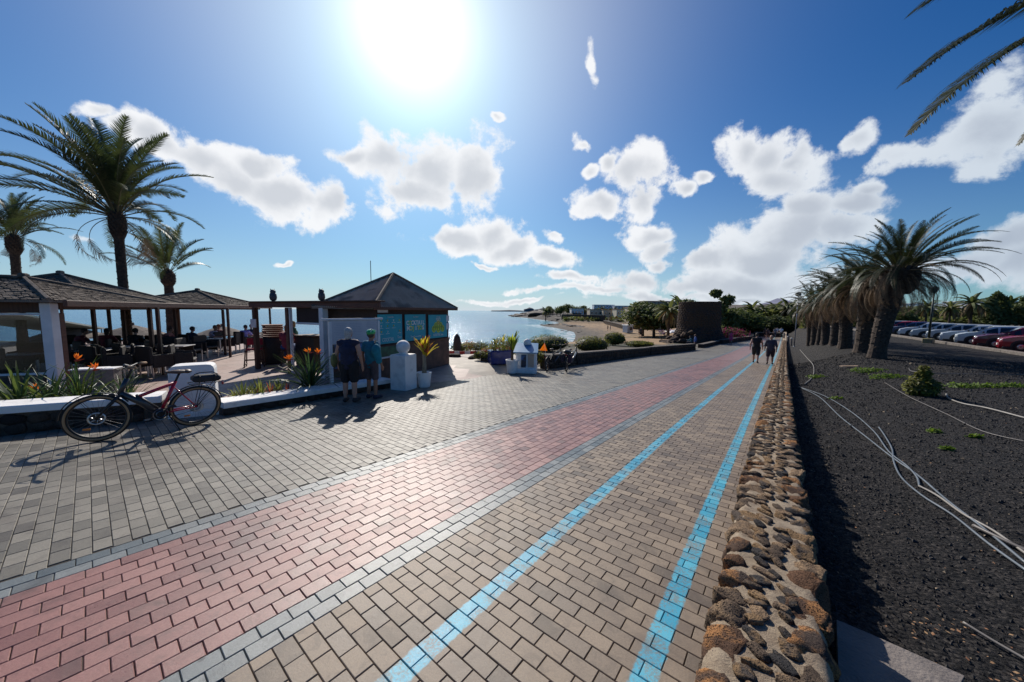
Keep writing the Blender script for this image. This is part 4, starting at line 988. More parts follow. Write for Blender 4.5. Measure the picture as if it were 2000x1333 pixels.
# replace its ridge direction: a long ridge running left
for ch in list(tA.children_recursive): bpy.data.objects.remove(ch)
ze = EAVE - TER
mb_ax = Matrix.Rotation(math.pi / 2, 4, 'Z')
tA.rotation_euler = (0, 0, EA); hip_roof(tA, 1.95, 4.2, 2.25, ze, ze + .60, 1)
mb = MB(); mb.rbox((-1.55, 0, ze - .17), (.14, 7.6, .26), .015); mb.obj('fascia', m_wood, tA)
mb = MB(); mb.rbox((0, -3.95, ze - .13), (2.9, .1, .18), .012); mb.obj('beam', m_wood, tA)
mb = MB(); mb.rbox((-1.68, -3.98, (ze - .06) / 2), (.2, .2, ze - .06), .012); mb.obj('corner_post', m_paintw, tA)
for yy in (-3.98, 3.9):
    mb = MB(); mb.rbox((-1.45 if yy < 0 else -1.6, yy + .02, (ze - .3) / 2), (.13, .15, ze - .3), .012); mb.obj('post', m_woodR, tA)
mb = MB(); mb.rbox((1.6, -3.95, ze / 2), (.10, .10, ze), .012); mb.obj('post', m_wood, tA)
mb = MB(); mb.rbox((1.6, 3.9, (ze - .25) / 2), (.13, .13, ze - .25), .012); mb.obj('post', m_wood, tA)
m_glass = glass('window_glass', (.62, .70, .74))
for k in range(3):
    y0 = -3.86 + k * 2.45; y1 = y0 + 2.4; w_ = MB(); zz0, zz1 = .55, ze - .33
    w_.rbox((-1.62, (y0 + y1) / 2, zz1), (.06, y1 - y0, .05), .008); w_.rbox((-1.62, (y0 + y1) / 2, zz0), (.06, y1 - y0, .05), .008)
    w_.rbox((-1.62, y0 + .03, (zz0 + zz1) / 2), (.055, .05, zz1 - zz0 - .06), .008); w_.rbox((-1.62, y1 - .03, (zz0 + zz1) / 2), (.055, .05, zz1 - zz0 - .06), .008)
    fr = w_.obj('window', m_paintw if k == 0 else m_wood, tA); g_ = MB(); g_.box((-1.62, (y0 + y1) / 2, (zz0 + zz1) / 2), (.012, y1 - y0 - .12, zz1 - zz0 - .06)); g_.obj('pane', m_glass, fr)
mb = MB(); mb.rbox((-1.62, 0, .26), (.10, 7.5, .52), .01); mb.obj('low_wall', m_plast, tA)
pavilion('shingled pyramid roof shelter just right of the glazed cafe, with small finial', cp(6.0, 4.2), 2.5, 2.3, 0, 1.02, 2, [(2.2, -2.0), (2.2, 2.0), (-2.2, 2.), (-2.2, -2.)])
pavilion('shingled pyramid roof shelter directly behind the tall palm trunk', cp(9.7, 6.3), 2.6, 2.4, 0, .95, 3, [(2.3, -2.1), (2.3, 2.1), (-2.3, 2.1), (-2.3, -2.1)])
pavilion('separate shingled pyramid shelter on posts over the seated guests', cp(10.0, 2.1), 2.1, 2.1, 0, .68, 4, [(1.8, -1.8), (1.8, 1.8), (-1.8, 1.8), (-1.8, -1.8)])
# long wooden beam on posts joining the shelters
tb_ = thing('beam_frame', 'long brown timber beam on slim posts running along the front of the shelters', 'frame', (CO.x, CO.y, TER), EA)
mb = MB(); mb.rbox((6.1, -.28, ze - .07), (12.2, .08, .15), .01); mb.obj('beam', m_woodR, tb_)
for e_ in (3.0, 7.3, 11.9): mb = MB(); mb.rbox((e_, -.28, (ze - .145) / 2), (.085, .085, ze - .145), .01); mb.obj('post', m_wood, tb_)

# lower terrace below the cafe: two thatch parasols and a pale flat awning
for (px, py, Y, lab) in ((136, 637, 24, 'grey thatched parasol top on the lower terrace, seen between the left posts'), (258, 634, 24, 'thatched parasol top on the lower terrace beside the tall palm trunk'), (433, 636, 30, 'far thatched parasol top behind the seated pair'), (536, 640, 27, 'thatched parasol top partly hidden by the stacked trays')):
    a_ = at(px, py, Y); zb = H(a_.x, a_.y); t_ = thing('thatch_parasol', lab, 'parasol', (a_.x, a_.y, zb), 0, 'thatched parasols on the lower terrace'); hh = a_.z - zb
    mb = MB(); mb.lathe([(2.0, hh - .85), (1.9, hh - .78), (1.0, hh - .38), (.12, hh - .05), (.1, hh + .12), (.02, hh + .15)], 18); mb.obj('canopy', m_shing, t_)
    mb = MB(); mb.tube([(0, 0, 0), (0, 0, hh - .1)], .06, 8); mb.obj('pole', m_wood, t_)
p0, p1 = at(108, 627, 21), at(205, 643, 25.5)
zb = H(p0.x, p0.y); d_ = p1 - p0; t_ = thing('awning', 'long pale flat awning on the lower terrace with a light front edge', 'awning', (p0.x, p0.y, p0.z - 2.6), math.atan2(d_.y, d_.x))
L_ = Vector((d_.x, d_.y)).length; mb = MB(); sl = d_.z
mb.add([(-6, 0, 2.6 - 6 * sl / L_), (L_, 0, 2.6 + sl), (L_, 3, 2.5 + sl), (-6, 3, 2.5 - 6 * sl / L_), (-6, 0, 2.7 - 6 * sl / L_), (L_, 0, 2.7 + sl), (L_, 3, 2.6 + sl), (-6, 3, 2.6 - 6 * sl / L_)], [(0, 3, 2, 1), (4, 5, 6, 7), (0, 1, 5, 4), (1, 2, 6, 5), (2, 3, 7, 6), (3, 0, 4, 7)])
mb.obj('cover', mat('awning_cloth', (.40, .42, .38), (.5, .51, .47), 3, .8), t_)
for xx in (0.2, L_ - .2): mb = MB(); mb.tube([(xx, .1, -1.6), (xx, .1, 2.58 + sl * xx / L_)], .04, 6); mb.obj('pole', m_steel, t_)

# ------------------------------------------------------------------ pergola joined to the kiosk
QA, QC = Vector((-3.83, 9.62, TER)), Vector((-9.3, 12.28, TER)); dq = (QC - QA); LQ = dq.length; dq.normalize(); aq = math.atan2(dq.y, dq.x)
tp = thing('pergola', 'flat brown timber pergola on white and brown posts left of the kiosk', 'pergola', QA, aq); hz_ = .13 - TER
mb = MB(); mb.rbox((LQ / 2, 0, hz_), (LQ + .3, .10, .17), .012); mb.obj('fascia', m_woodR, tp)
mb = MB(); mb.rbox((LQ / 2 + 1.3, -2.4, hz_), (LQ - 2.3, .10, .17), .012); mb.obj('fascia', m_wood, tp)
mb = MB(); mb.rbox((LQ / 2 + 1.3, -1.2, hz_ + .11), (LQ - 2.2, 2.6, .04), .01); mb.obj('roof', m_wood, tp); mb = MB(); mb.rbox((1.2, -.04, hz_ + .11), (2.75, .3, .04), .01); mb.obj('roof_edge', m_wood, tp)
for k in range(14):
    mb = MB(); mb.rbox((2.75 + k * (LQ - 3.0) / 13, -1.2, hz_ + .02), (.07, 2.29, .11), .01); mb.obj('rafter', m_wood, tp)
def qx(px):   # distance along the pergola front seen at this picture column
    r_ = (px - 1000) / FL; return (r_ * QA.y - QA.x) / (dq.x - r_ * dq.y)
for (px, m_, w_) in ((499, m_wood, .14), (563, m_woodR, .13), (632, m_paintw, .19)):
    mb = MB(); mb.rbox((qx(px), 0, (hz_ - .09) / 2), (w_, w_, hz_ - .09), .012); mb.obj('post', m_, tp)
mb = MB(); mb.rbox((qx(568), -.0, (hz_ - .09) / 2), (.05, .09, hz_ - .09), .008); mb.obj('post', m_paintw, tp)
for yy in (2.8, LQ - .3): mb = MB(); mb.rbox((yy, -2.4, (hz_ - .09) / 2), (.12, .12, hz_ - .09), .012); mb.obj('post', m_wood, tp)
# hanging dark blind with a white rail
xb0, xb1 = qx(624), qx(573); ts = thing('roller_blind', 'dark roller blind with white rails hanging in the pergola between white posts', 'blind', tuple(Vector(QA) + dq * ((xb0 + xb1) / 2)), aq)
L_ = xb1 - xb0; mb = MB(); mb.rbox((0, -.12, 1.98), (L_, .02, .52), .004); mb.obj('cloth', mat('blind_cloth', (.02, .012, .011), (.035, .02, .017), 3, .8), ts)
for zz in (2.27, 1.70): mb = MB(); mb.rbox((0, -.12, zz), (L_ + .05, .05, .07), .01); mb.obj('rail', m_paintw, ts)
# notice on the outer left post
p = Vector(QA) + dq * qx(500); t_ = thing('notice_plate', 'small pale notice fixed to the leftmost pergola post', 'sign', (p.x, p.y, TER + 1.55), aq)
mb = MB(); mb.rbox((0, .09, .1), (.34, .02, .3), .004); mb.obj('plate', m_paintw, t_)
# owl decoys
m_owl = mat('owl_paint', (.03, .035, .05), (.07, .075, .09), 14, .6)
for (px, lab) in ((536, 'left dark owl decoy perched on the pergola edge'), (630, 'right dark owl decoy perched on the pergola near the kiosk roof')):
    p = Vector(QA) + dq * qx(px); t_ = thing('owl_decoy', lab, 'owl decoy', (p.x, p.y, TER + hz_ + .13), aq - R(90), 'owl decoys'); s_ = p.y / 11.5
    mb = MB(); mb.lathe([(.04, 0), (.085, .03), (.11, .12), (.10, .22), (.08, .27)], 12); mb.obj('body', m_owl, t_, smooth=True)
    mb = MB(); mb.ball((0, 0, .31), (.085, .08, .075), 12, 8); mb.tube([(.045, .02, .36), (.06, .02, .41)], [.022, .004], 5); mb.tube([(-.045, .02, .36), (-.06, .02, .41)], [.022, .004], 5); mb.obj('head', m_owl, t_, smooth=True); t_.scale = (s_,) * 3

# ------------------------------------------------------------------ kiosk
KA, KB = Vector((-4.0, 10.1, 0)), Vector((-2.53, 13.7, 0)); kd_ = (KB - KA).normalized(); KL = (KB - KA).length; kn_ = Vector((-kd_.y, kd_.x, 0)); KW = 2.1
kc = (KA + KB) / 2 + kn_ * KW / 2; ka = math.atan2(kd_.y, kd_.x)
tk = thing('kiosk', 'square brown kiosk with pyramid roof and three turquoise cocktail posters', 'kiosk', (kc.x, kc.y, TER), ka)
zk = .06 - TER; mkwood = mat('kiosk_cladding', (.035, .018, .013), (.06, .032, .022), 5, .7, .3, 40)
mkstone = mat('kiosk_base_stone', (.16, .085, .06), (.085, .05, .038), 5, .8, .7, 12)
hip_roof(tk, KL / 2 + .32, KW / 2 + .2, 0, zk, zk + 1.18, 8, mat('ribbed_roof', (.16, .12, .095), (.10, .075, .06), 2.5, .85, .4, 30, c3=(.18, .14, .11)), ribs=True)
mb = MB(); mb.rbox((0, 0, .52), (KL, KW, 1.05), .01); mb.obj('base_wall', mkstone, tk)
mb = MB(); mb.rbox((0, 0, 1.05 + (zk - 1.05) / 2), (KL - .04, KW - .04, zk - 1.06), .01); mb.obj('wall', mkwood, tk)
mb = MB(); mb.rbox((0, -KW / 2 - .19, zk - .02), (KL + .64, .05, .09), .01); mb.obj('gutter', m_woodR, tk)
mb = MB(); mb.rbox((0, -KW / 2 + .0, 1.06), (KL + .04, .08, .05), .01); mb.obj('ledge', m_woodR, tk)
mb = MB(); mb.tube([(-.55, .5, zk + .7), (-.55, .5, zk + 1.62)], .012, 5); mb.obj('aerial', m_black, tk)
def on_front(px):   # position along the poster wall
    r_ = (px - 1000) / FL; a0 = KA - kn_ * 0; return (r_ * a0.y - a0.x) / (kd_.x - r_ * kd_.y) - KL / 2
m_teal = mat('poster_turquoise', (.010, .34, .44), (.014, .40, .50), 2, .35); m_ink = mat('poster_white', (.75, .80, .78), None, rough=.4); m_lime = mat('poster_lime', (.48, .62, .05), None, rough=.4); m_yel = mat('poster_yellow', (.75, .62, .10), None, rough=.4); m_dteal = mat('poster_dark_turquoise', (.01, .14, .20), None, rough=.4)
def text(parent, s_, size, loc, m_, name='lettering', ext=.002, sx=1., bold=.0):
    cu = bpy.data.curves.new('t', 'FONT'); cu.body = s_; cu.size = size; cu.align_x = 'CENTER'; cu.align_y = 'CENTER'; cu.extrude = ext; cu.offset = bold
    o = link(bpy.data.objects.new('t', cu)); dg = bpy.context.evaluated_depsgraph_get(); me = bpy.data.meshes.new_from_object(o.evaluated_get(dg)); bpy.data.objects.remove(o)
    me.materials.clear(); me.materials.append(m_); q = add_mesh(name, me, parent); q.location = loc; q.rotation_euler = (math.pi / 2, 0, 0); q.scale = (sx, 1, 1); return q
def poster(px0, px1, z0, z1, lab):
    x0, x1 = on_front(px0), on_front(px1); w_ = x1 - x0; h_ = z1 - z0; wp = tk.matrix_basis if False else None
    Mk = Matrix.Translation((kc.x, kc.y, TER)) @ Matrix.Rotation(ka, 4, 'Z'); p = Mk @ Vector(((x0 + x1) / 2, -KW / 2 - .012, z0))
    t_ = thing('poster', lab, 'poster', p, ka, 'turquoise cocktail posters'); mb = MB(); mb.rbox((0, 0, h_ / 2), (w_, .02, h_), .003); mb.obj('sheet', m_teal, t_)
    return t_, w_, h_
t_, w_, h_ = poster(737, 784, 1.13, 2.03, 'largest left poster with small drinks dotted over it and COCKTAIL below')
F_ = -.0125
text(t_, 'COCKTAIL', .15, (-.12, F_, .12), m_ink, sx=.85 * w_ / 1.3); text(t_, 'Time', .12, (.44 * w_ - .08, F_, .17), m_ink, sx=.8)
text(t_, 'COCKTAILS', .05, (0, F_, h_ - .09), m_ink)
for i in range(3):
    for j in range(4):
        if (i + j) % 5 == 4: continue
        dr = MB(); x_ = -w_ * .38 + j * w_ * .25; z_ = h_ - .22 - i * .17; dr.tube([(x_, F_, z_), (x_, F_ - .001, z_ + .055)], [.008, .024], 6); dr.obj('drink_picture', (m_lime, m_yel, m_ink)[(i * 2 + j) % 3], t_)
        mb = MB(); mb.box((x_, F_, z_ - .035), (w_ * .15, .003, .010)); mb.obj('caption', m_ink, t_)
t_, w_, h_ = poster(790, 830, 1.13, 2.02, 'middle poster reading COCKTAIL MOJITOS in white and lime')
def coloured(t_, s_, z, size, sx, cols):
    w1 = size * .62 * sx
    for i, ch in enumerate(s_): text(t_, ch, size, ((i - (len(s_) - 1) / 2) * w1, F_, z), cols[i % len(cols)], 'letter', bold=.006, sx=sx)
coloured(t_, 'COCKTAIL', .60, .20, w_ * .88 / (8 * .124), [m_ink, m_lime, m_ink, m_ink, m_ink, m_ink, m_ink, m_ink]); coloured(t_, 'MOJITOS', .42, .20, w_ * .84 / (7 * .124), [m_ink, m_yel, m_lime, m_ink, m_yel, m_lime, m_ink])
text(t_, 'Time for a cocktail', .085, (0, F_, .14), m_ink, sx=.8 * w_); text(t_, 'COCKTAILS', .05, (0, F_, h_ - .09), m_ink)
t_, w_, h_ = poster(836, 872, 1.13, 2.0, 'right poster with a heap of lime green fruit, nearest the kiosk corner')
rg = random.Random(2)
for (x_, z_, r_) in ((-.26, .34, .13), (0, .33, .14), (.26, .34, .13), (-.14, .47, .12), (.14, .47, .12), (0, .58, .10)):
    mb = MB(); mb.lathe([(r_, 0), (r_, .004)], 20, (0, 0, 0), axis='Y'); o = mb.obj('lime_picture', m_lime if r_ > .11 else m_yel, t_); o.location = (x_ * w_ * .9, F_ - .002, z_)
    mb = MB(); mb.ring((0, -.003, 0), r_ * .55, .008, 16, 4); o = mb.obj('lime_ring_picture', m_dteal, t_); o.location = (x_ * w_ * .9, F_ - .003, z_)
text(t_, 'MOJITO', .14, (0, F_ - .004, .69), m_ink, sx=.5 * w_); text(t_, 'COCKTAIL Time', .12, (0, F_, .11), m_ink, sx=.62 * w_); text(t_, 'COCKTAILS', .05, (0, F_, h_ - .09), m_ink)
Mk = Matrix.Translation((kc.x, kc.y, TER)) @ Matrix.Rotation(ka, 4, 'Z')
p = Mk @ Vector((on_front(747), -KW / 2 - .02, 2.08)); t_ = thing('wall_sign', 'small plain cream sign above the left poster', 'sign', p, ka); mb = MB(); mb.rbox((0, 0, .05), (.42, .015, .09), .003); mb.obj('plate', m_paintw, t_)
for zz, lab in ((1.72, 'upper small white notice at the kiosk corner'), (1.42, 'lower small white notice at the kiosk corner')):
    p = Mk @ Vector((KL / 2 - .14, -KW / 2 - .02, zz)); t_ = thing('wall_sign', lab, 'sign', p, ka, 'corner notices'); mb = MB(); mb.rbox((0, 0, .12), (.2, .015, .24), .003); mb.obj('plate', m_paintw, t_)
# green picture and counter under the left poster
p = Mk @ Vector((on_front(757), -KW / 2 - .05, .72)); t_ = thing('picture_panel', 'dark green picture panel under the left poster, with pale lower edge', 'panel', p, ka)
mb = MB(); mb.rbox((0, 0, .18), (.95, .03, .30), .004); mb.obj('picture', mat('green_picture', (.01, .06, .04), (.03, .17, .10), 5, .4), t_); mb = MB(); mb.rbox((0, -.01, .0), (.98, .05, .05), .004); mb.obj('lower_edge', m_paintw, t_)

# ------------------------------------------------------------------ notice board on the planter wall
NP = Vector((-4.42, 8.27, 0)); nd = Vector((.53, .848, 0)).normalized(); na = math.atan2(nd.y, nd.x); zb = -1.83
tn = thing('notice_board', 'white framed notice board with boat pictures, standing on the low white wall', 'notice board', (NP.x, NP.y, zb), na); NL = 1.36; zt = -.27 - zb
mb = MB(); mb.rbox((0, 0, zt / 2 - .01), (.07, .07, zt - .02), .01); mb.obj('post', m_paintw, tn)
mb = MB(); mb.rbox((NL, 0, zt / 2 - .11), (.07, .07, zt + .18), .01); mb.obj('post', m_paintw, tn)
mb = MB(); mb.rbox((NL / 2 - .03, 0, zt + .02), (NL + .34, .08, .05), .01); mb.obj('top_rail', m_paintw, tn)
mb = MB(); mb.rbox((NL / 2, 0, zt - .30), (NL - .08, .03, .58), .004); mb.obj('upper_board', mat('menu_board', (.50, .52, .57), (.44, .46, .52), 4, .5), tn)
m_pic = mat('boat_picture', (.02, .04, .07), (.03, .16, .42), 3.2, .35, c3=(.01, .015, .03))
mb = MB(); mb.rbox((NL / 2, 0, zt - .90), (NL - .08, .03, .60), .004); mb.obj('lower_picture', m_pic, tn)
m_lin = mat('faded_print', (.30, .34, .44), None, rough=.6)
for k in range(11):
    for c_ in range(3):
        w_ = rg.uniform(.22, .34); mb = MB(); mb.box((.26 + c_ * .43, -.017, zt - .09 - k * .042), (w_, .003, .008)); mb.obj('print_line', m_lin, tn)
for (x_, z_, w_, h_, c_) in ((.85, zt - .95, .34, .10, 'w'), (.35, zt - 1.05, .3, .07, 't'), (.95, zt - .78, .4, .05, 'o')):
    mb = MB(); mb.add([(x_ - w_ / 2, -.018, z_ + h_ / 2), (x_ + w_ / 2, -.018, z_ + h_ / 2), (x_ + w_ * .36, -.018, z_ - h_ / 2), (x_ - w_ * .36, -.018, z_ - h_ / 2)], [(0, 1, 2, 3)]); mb.obj('boat_hull', {'w': m_paintw, 't': m_teal, 'o': m_woodR}[c_], tn)

# ------------------------------------------------------------------ chairs, tables and other cafe things
def chair_proto():
    t_ = thing('wicker_chair', 'x', 'chair'); mb = MB(); mb.rbox((0, 0, .42), (.54, .5, .07), .03); mb.obj('seat', m_wick, t_)
    mb = MB(); mb.rbox((0, .25, .62), (.58, .07, .50), .03); mb.obj('backrest', m_wick, t_)
    for s_ in (-1, 1):
        mb = MB(); mb.rbox((s_ * .27, 0, .47), (.05, .46, .36), .02); mb.obj('armrest', m_wick, t_)
        for yy in (-.22, .22): mb = MB(); mb.tube([(s_ * .24, yy, 0), (s_ * .24, yy, .4)], .022, 6); mb.obj('leg', m_steel, t_)
    return t_
def dup(t_, loc, rz, label=None, group=None, scale=None):
    c = t_.copy(); link(c); c.location = loc; c.rotation_euler = (0, 0, rz)
    if label: c['label'] = label
    if group: c['group'] = group
    if scale: c.scale = (scale,) * 3
    for a in t_.children:
        b = a.copy(); link(b); b.parent = c
        for a2 in a.children: d = a2.copy(); link(d); d.parent = b
    return c
def table_proto():
    t_ = thing('cafe_table', 'x', 'table'); mb = MB(); mb.rbox((0, 0, .735), (.78, .78, .03), .01); mb.obj('tabletop', m_grcloth, t_); mb = MB(); mb.tube([(0, 0, .04), (0, 0, .72)], .035, 8); mb.obj('column', m_steel, t_)
    for k in range(4): a_ = k * math.pi / 2 + .78; mb = MB(); mb.tube([(0, 0, .06), (math.cos(a_) * .32, math.sin(a_) * .32, .02)], .02, 5); mb.obj('foot', m_steel, t_)
    return t_
def tpos(px, Y): p = at(px, 600, Y); return Vector((p.x, p.y, TER))
tabs = [(425, 16.2, 'bare grey cafe table in the open, nearest the seated couple'), (372, 16.5, 'cafe table in front of the guest in the dark cap'), (340, 12.9, 'cafe table among empty wicker chairs'), (245, 12.4, 'cafe table left of the long beam post'), (180, 11.4, 'cafe table behind the orange flowers'), (485, 18.6, 'cafe table of the guest in lilac'), (130, 12.6, 'cafe table beside the white corner post'), (30, 10.2, 'cafe table behind the glazed front')]
tp0 = None
for (px, Y, lab) in tabs:
    p = tpos(px, Y)
    if tp0 is None: tp0 = table_proto(); tp0.location = p; tp0['label'] = lab; tp0['group'] = 'cafe tables'; tp0.rotation_euler.z = .3
    else: dup(tp0, p, .3, lab, 'cafe tables')
chs = [(222, 10.3, 2.5, 'empty wicker chair closest to the bicycle handlebar'), (296, 10.6, 2.9, 'empty wicker chair just left of the white pier top'), (352, 11.2, 2.2, 'empty wicker chair right behind the white pier'), (188, 10.6, 2.9, 'empty wicker chair beside the pale planter box'), (258, 10.7, 2.3, 'empty wicker chair in the first row centre'), (318, 13.6, .6, 'wicker chair beyond the table of the second row'), (345, 14.4, 2.7, 'wicker chair in the third row centre'), (290, 14.6, 2.3, 'wicker chair by the foot of the tall palm'), (208, 11.0, 2.6, 'empty wicker chair nearest the post on the left'), (277, 11.3, 2.4, 'empty wicker chair beside the second beam post'), (246, 11.5, 2.7, 'empty wicker chair between two others in the front row'), (330, 11.6, 2.5, 'empty wicker chair behind the small yellow plant'), (365, 13.6, 1.9, 'wicker chair facing the table by the third post'), (398, 14.8, 1.6, 'single wicker chair left of the bare table'), (305, 12.6, 2.6, 'wicker chair in the second row centre'), (228, 13.0, 2.3, 'wicker chair in the second row left'), (170, 12.0, 2.8, 'wicker chair behind the orange flower heads'), (140, 11.2, 2.9, 'wicker chair beside the white corner post'), (447, 16.8, -1.2, 'wicker chair right of the bare table'), (474, 17.6, 2.9, 'wicker chair with the guest in lilac'), (322, 15.4, 2.0, 'wicker chair of the guest in pink'), (367, 15.6, 2.9, 'wicker chair of the guest in the dark cap'), (412, 17.2, -1.5, 'wicker chair of the guest in the pale shirt'), (200, 14.0, .4, 'wicker chair of the guest in dark red'), (268, 14.2, -.4, 'wicker chair of the guest beside the palm trunk'), (120, 14.2, 1., 'wicker chair far left under the roof'), (45, 11.0, .6, 'wicker chair behind the window'), (15, 9.6, 2.2, 'wicker chair close behind the window')]
ch0 = None
for (px, Y, rz, lab) in chs:
    p = tpos(px, Y)
    if ch0 is None: ch0 = chair_proto(); ch0.scale = (1.14,) * 3; ch0.location = p; ch0.rotation_euler.z = rz; ch0['label'] = lab; ch0['group'] = 'wicker cafe chairs'
    else: dup(ch0, p, rz, lab, 'wicker cafe chairs')
# dark woven bin with stacked terracotta trays
p = tpos(530, 13.6); t_ = thing('woven_bin', 'dark round woven bin by the pergola carrying a stack of brown trays', 'bin', p)
mb = MB(); mb.lathe([(.40, 0), (.46, .1), (.50, .6), (.49, 1.0), (.45, 1.02)], 24); mb.obj('body', m_wick, t_, smooth=True)
m_terra = mat('terracotta', (.24, .10, .06), (.16, .07, .045), 6, .7)
for k in range(7):
    o = thing('stacked_tray', '%s brown tray of the stack on the dark bin, counted from the bottom' % ['lowest', 'second', 'third', 'fourth', 'fifth', 'sixth', 'topmost'][k], 'tray', (p.x + .01 * (k % 3), p.y, p.z + 1.02 + k * .075), 0, 'stacked brown trays')
    mb = MB(); mb.lathe([(.30, 0), (.33, .01), (.37, .06), (.36, .072), (.3, .03)], 24); mb.obj('dish', m_terra, o, smooth=True)
# red canvas folding chair
p = tpos(492, 12.7); t_ = thing('director_chair', 'tall folding chair with red canvas seat beside the woven bin', 'chair', p, .5); m_red = mat('red_canvas', (.35, .012, .03), (.28, .01, .025), 4, .8)
mb = MB(); mb.rbox((0, 0, .66), (.48, .42, .05), .02); mb.obj('seat', m_red, t_); mb = MB(); mb.rbox((0, .22, .93), (.5, .03, .26), .01); mb.obj('backrest', m_red, t_)
for s_ in (-1, 1):
    for yy in (-.2, .22): mb = MB(); mb.tube([(s_ * .3, yy, 0), (s_ * .24, yy, .64 if yy < 0 else 1.05)], .022, 6); mb.obj('leg', m_wood, t_)
    mb = MB(); mb.rbox((s_ * .29, 0, .1), (.04, .52, .05), .01); mb.obj('side_rail', m_wood, t_)
mb = MB(); mb.rbox((0, -.2, .28), (.52, .04, .05), .01); mb.obj('footrest', m_wood, t_)
# dark bar counter under the pergola
p = tpos(608, 13.2); t_ = thing('bar_counter', 'dark bar counter standing under the pergola beside the kiosk', 'counter', p, aq); mb = MB(); mb.rbox((0, 0, .56), (1.1, .7, 1.12), .02); mb.obj('cabinet', m_black, t_); mb = MB(); mb.rbox((0, 0, 1.15), (1.2, .8, .05), .01); mb.obj('counter_top', m_wood, t_)
# empty chalk planter boxes behind the flowers
for (px, Y, w_, lab) in ((164, 7.8, .5, 'low pale planter box behind the orange flowers'), (206, 7.9, .2, 'small grey concrete box beside the pale planter box')):
    p = tpos(px, Y); t_ = thing('planter_box', lab, 'planter', p, .4); mb = MB(); mb.rbox((0, 0, .37), (w_, .3, .74), .015); mb.obj('box', m_foot, t_); mb = MB(); mb.rbox((0, 0, .755), (w_ + .04, .34, .03), .008); mb.obj('rim', m_white, t_)
# ------------------------------------------------------------------ people
def remesh(mb, name, m_, vox, smooth_it=3, decim=None):
    me = mb.mesh('tmp', m_); o = link(bpy.data.objects.new('tmp', me)); md = o.modifiers.new('r', 'REMESH'); md.mode = 'VOXEL'; md.voxel_size = vox; md.use_smooth_shade = True
    s_ = o.modifiers.new('s', 'SMOOTH'); s_.iterations = smooth_it; s_.factor = .5
    dg = bpy.context.evaluated_depsgraph_get(); q = bpy.data.meshes.new_from_object(o.evaluated_get(dg)); bpy.data.objects.remove(o); q.name = name
    if name in ('shirt', 'shorts', 'trousers') and vox < .02:
        for v in q.vertices: v.co += v.normal * (.010 * mn.noise(Vector((v.co.x * 9, v.co.y * 9, v.co.z * 5))) + .006 * mn.noise(Vector((v.co.x * 22, v.co.y * 22, v.co.z * 12))))
    q.materials.clear(); q.materials.append(m_); q.polygons.foreach_set('use_smooth', [True] * len(q.polygons)); return q
m_skin = mat('skin', (.50, .27, .19), (.44, .22, .15), 9, .5); m_skinD = mat('skin_tanned', (.36, .17, .10), (.30, .14, .085), 9, .5)
CLOTH = {}
def cloth(key, c): 
    k = 'cloth_' + key
    return mat(k, c, tuple(min(1, q * 1.35 + .004) for q in c), 11, .85, .4, 35)
def pose_joints(H_, pose, wide=1., arms=None, legs=None, twist=0.):
    k = H_ / 1.75; J = {}
    if pose == 'sit':
        hz = .50; J['hip'] = Vector((0, 0, hz)); J['chest'] = Vector((0, -.02, hz + .40)) ; lean = .10
        J['neck'] = Vector((0, lean, hz + .56)); J['head'] = Vector((0, lean + .04, hz + .74))
        for s_, n_ in ((-1, 'L'), (1, 'R')):
            J['hp' + n_] = Vector((s_ * .10 * wide, 0, hz)); J['kn' + n_] = Vector((s_ * .15, .44, hz + .02)); J['an' + n_] = Vector((s_ * .15, .40, .09)); J['toe' + n_] = Vector((s_ * .17, .58, .04))
            J['sh' + n_] = Vector((s_ * .19 * wide, lean * .6, hz + .50)); J['el' + n_] = Vector((s_ * .27, lean + .14, hz + .26)); J['wr' + n_] = Vector((s_ * .14, lean + .38, hz + .30)); J['ha' + n_] = Vector((s_ * .10, lean + .46, hz + .31))
    else:
        J['hip'] = Vector((0, 0, .93)); J['chest'] = Vector((0, -.01, 1.25)); J['neck'] = Vector((0, .01, 1.47)); J['head'] = Vector((0, .035, 1.635))
        st = {'stand': (0, 0), 'walk': (.26, -.26), 'walk2': (-.2, .24)}[pose]
        for i, (s_, n_) in enumerate(((-1, 'L'), (1, 'R'))):
            f = st[i]; J['hp' + n_] = Vector((s_ * .095 * wide, 0, .91)); J['kn' + n_] = Vector((s_ * .105, f * .62 + .02, .49)); J['an' + n_] = Vector((s_ * .11, f * 1.15 - (.03 if f < 0 else 0), .09 + (.07 if f < -.1 else 0))); J['toe' + n_] = J['an' + n_] + Vector((s_ * .03, .17, -.05 - (.04 if f < -.1 else 0)))
            J['sh' + n_] = Vector((s_ * .185 * wide, 0, 1.42)); J['el' + n_] = Vector((s_ * .27 * wide, -f * .35 - .02, 1.13)); J['wr' + n_] = Vector((s_ * .28 * wide, -f * .7 + .06, .89)); J['ha' + n_] = Vector((s_ * .275 * wide, -f * .8 + .09, .80))
    if arms: 
        for a, v in arms.items(): J[a] = Vector(v)
    return J, k
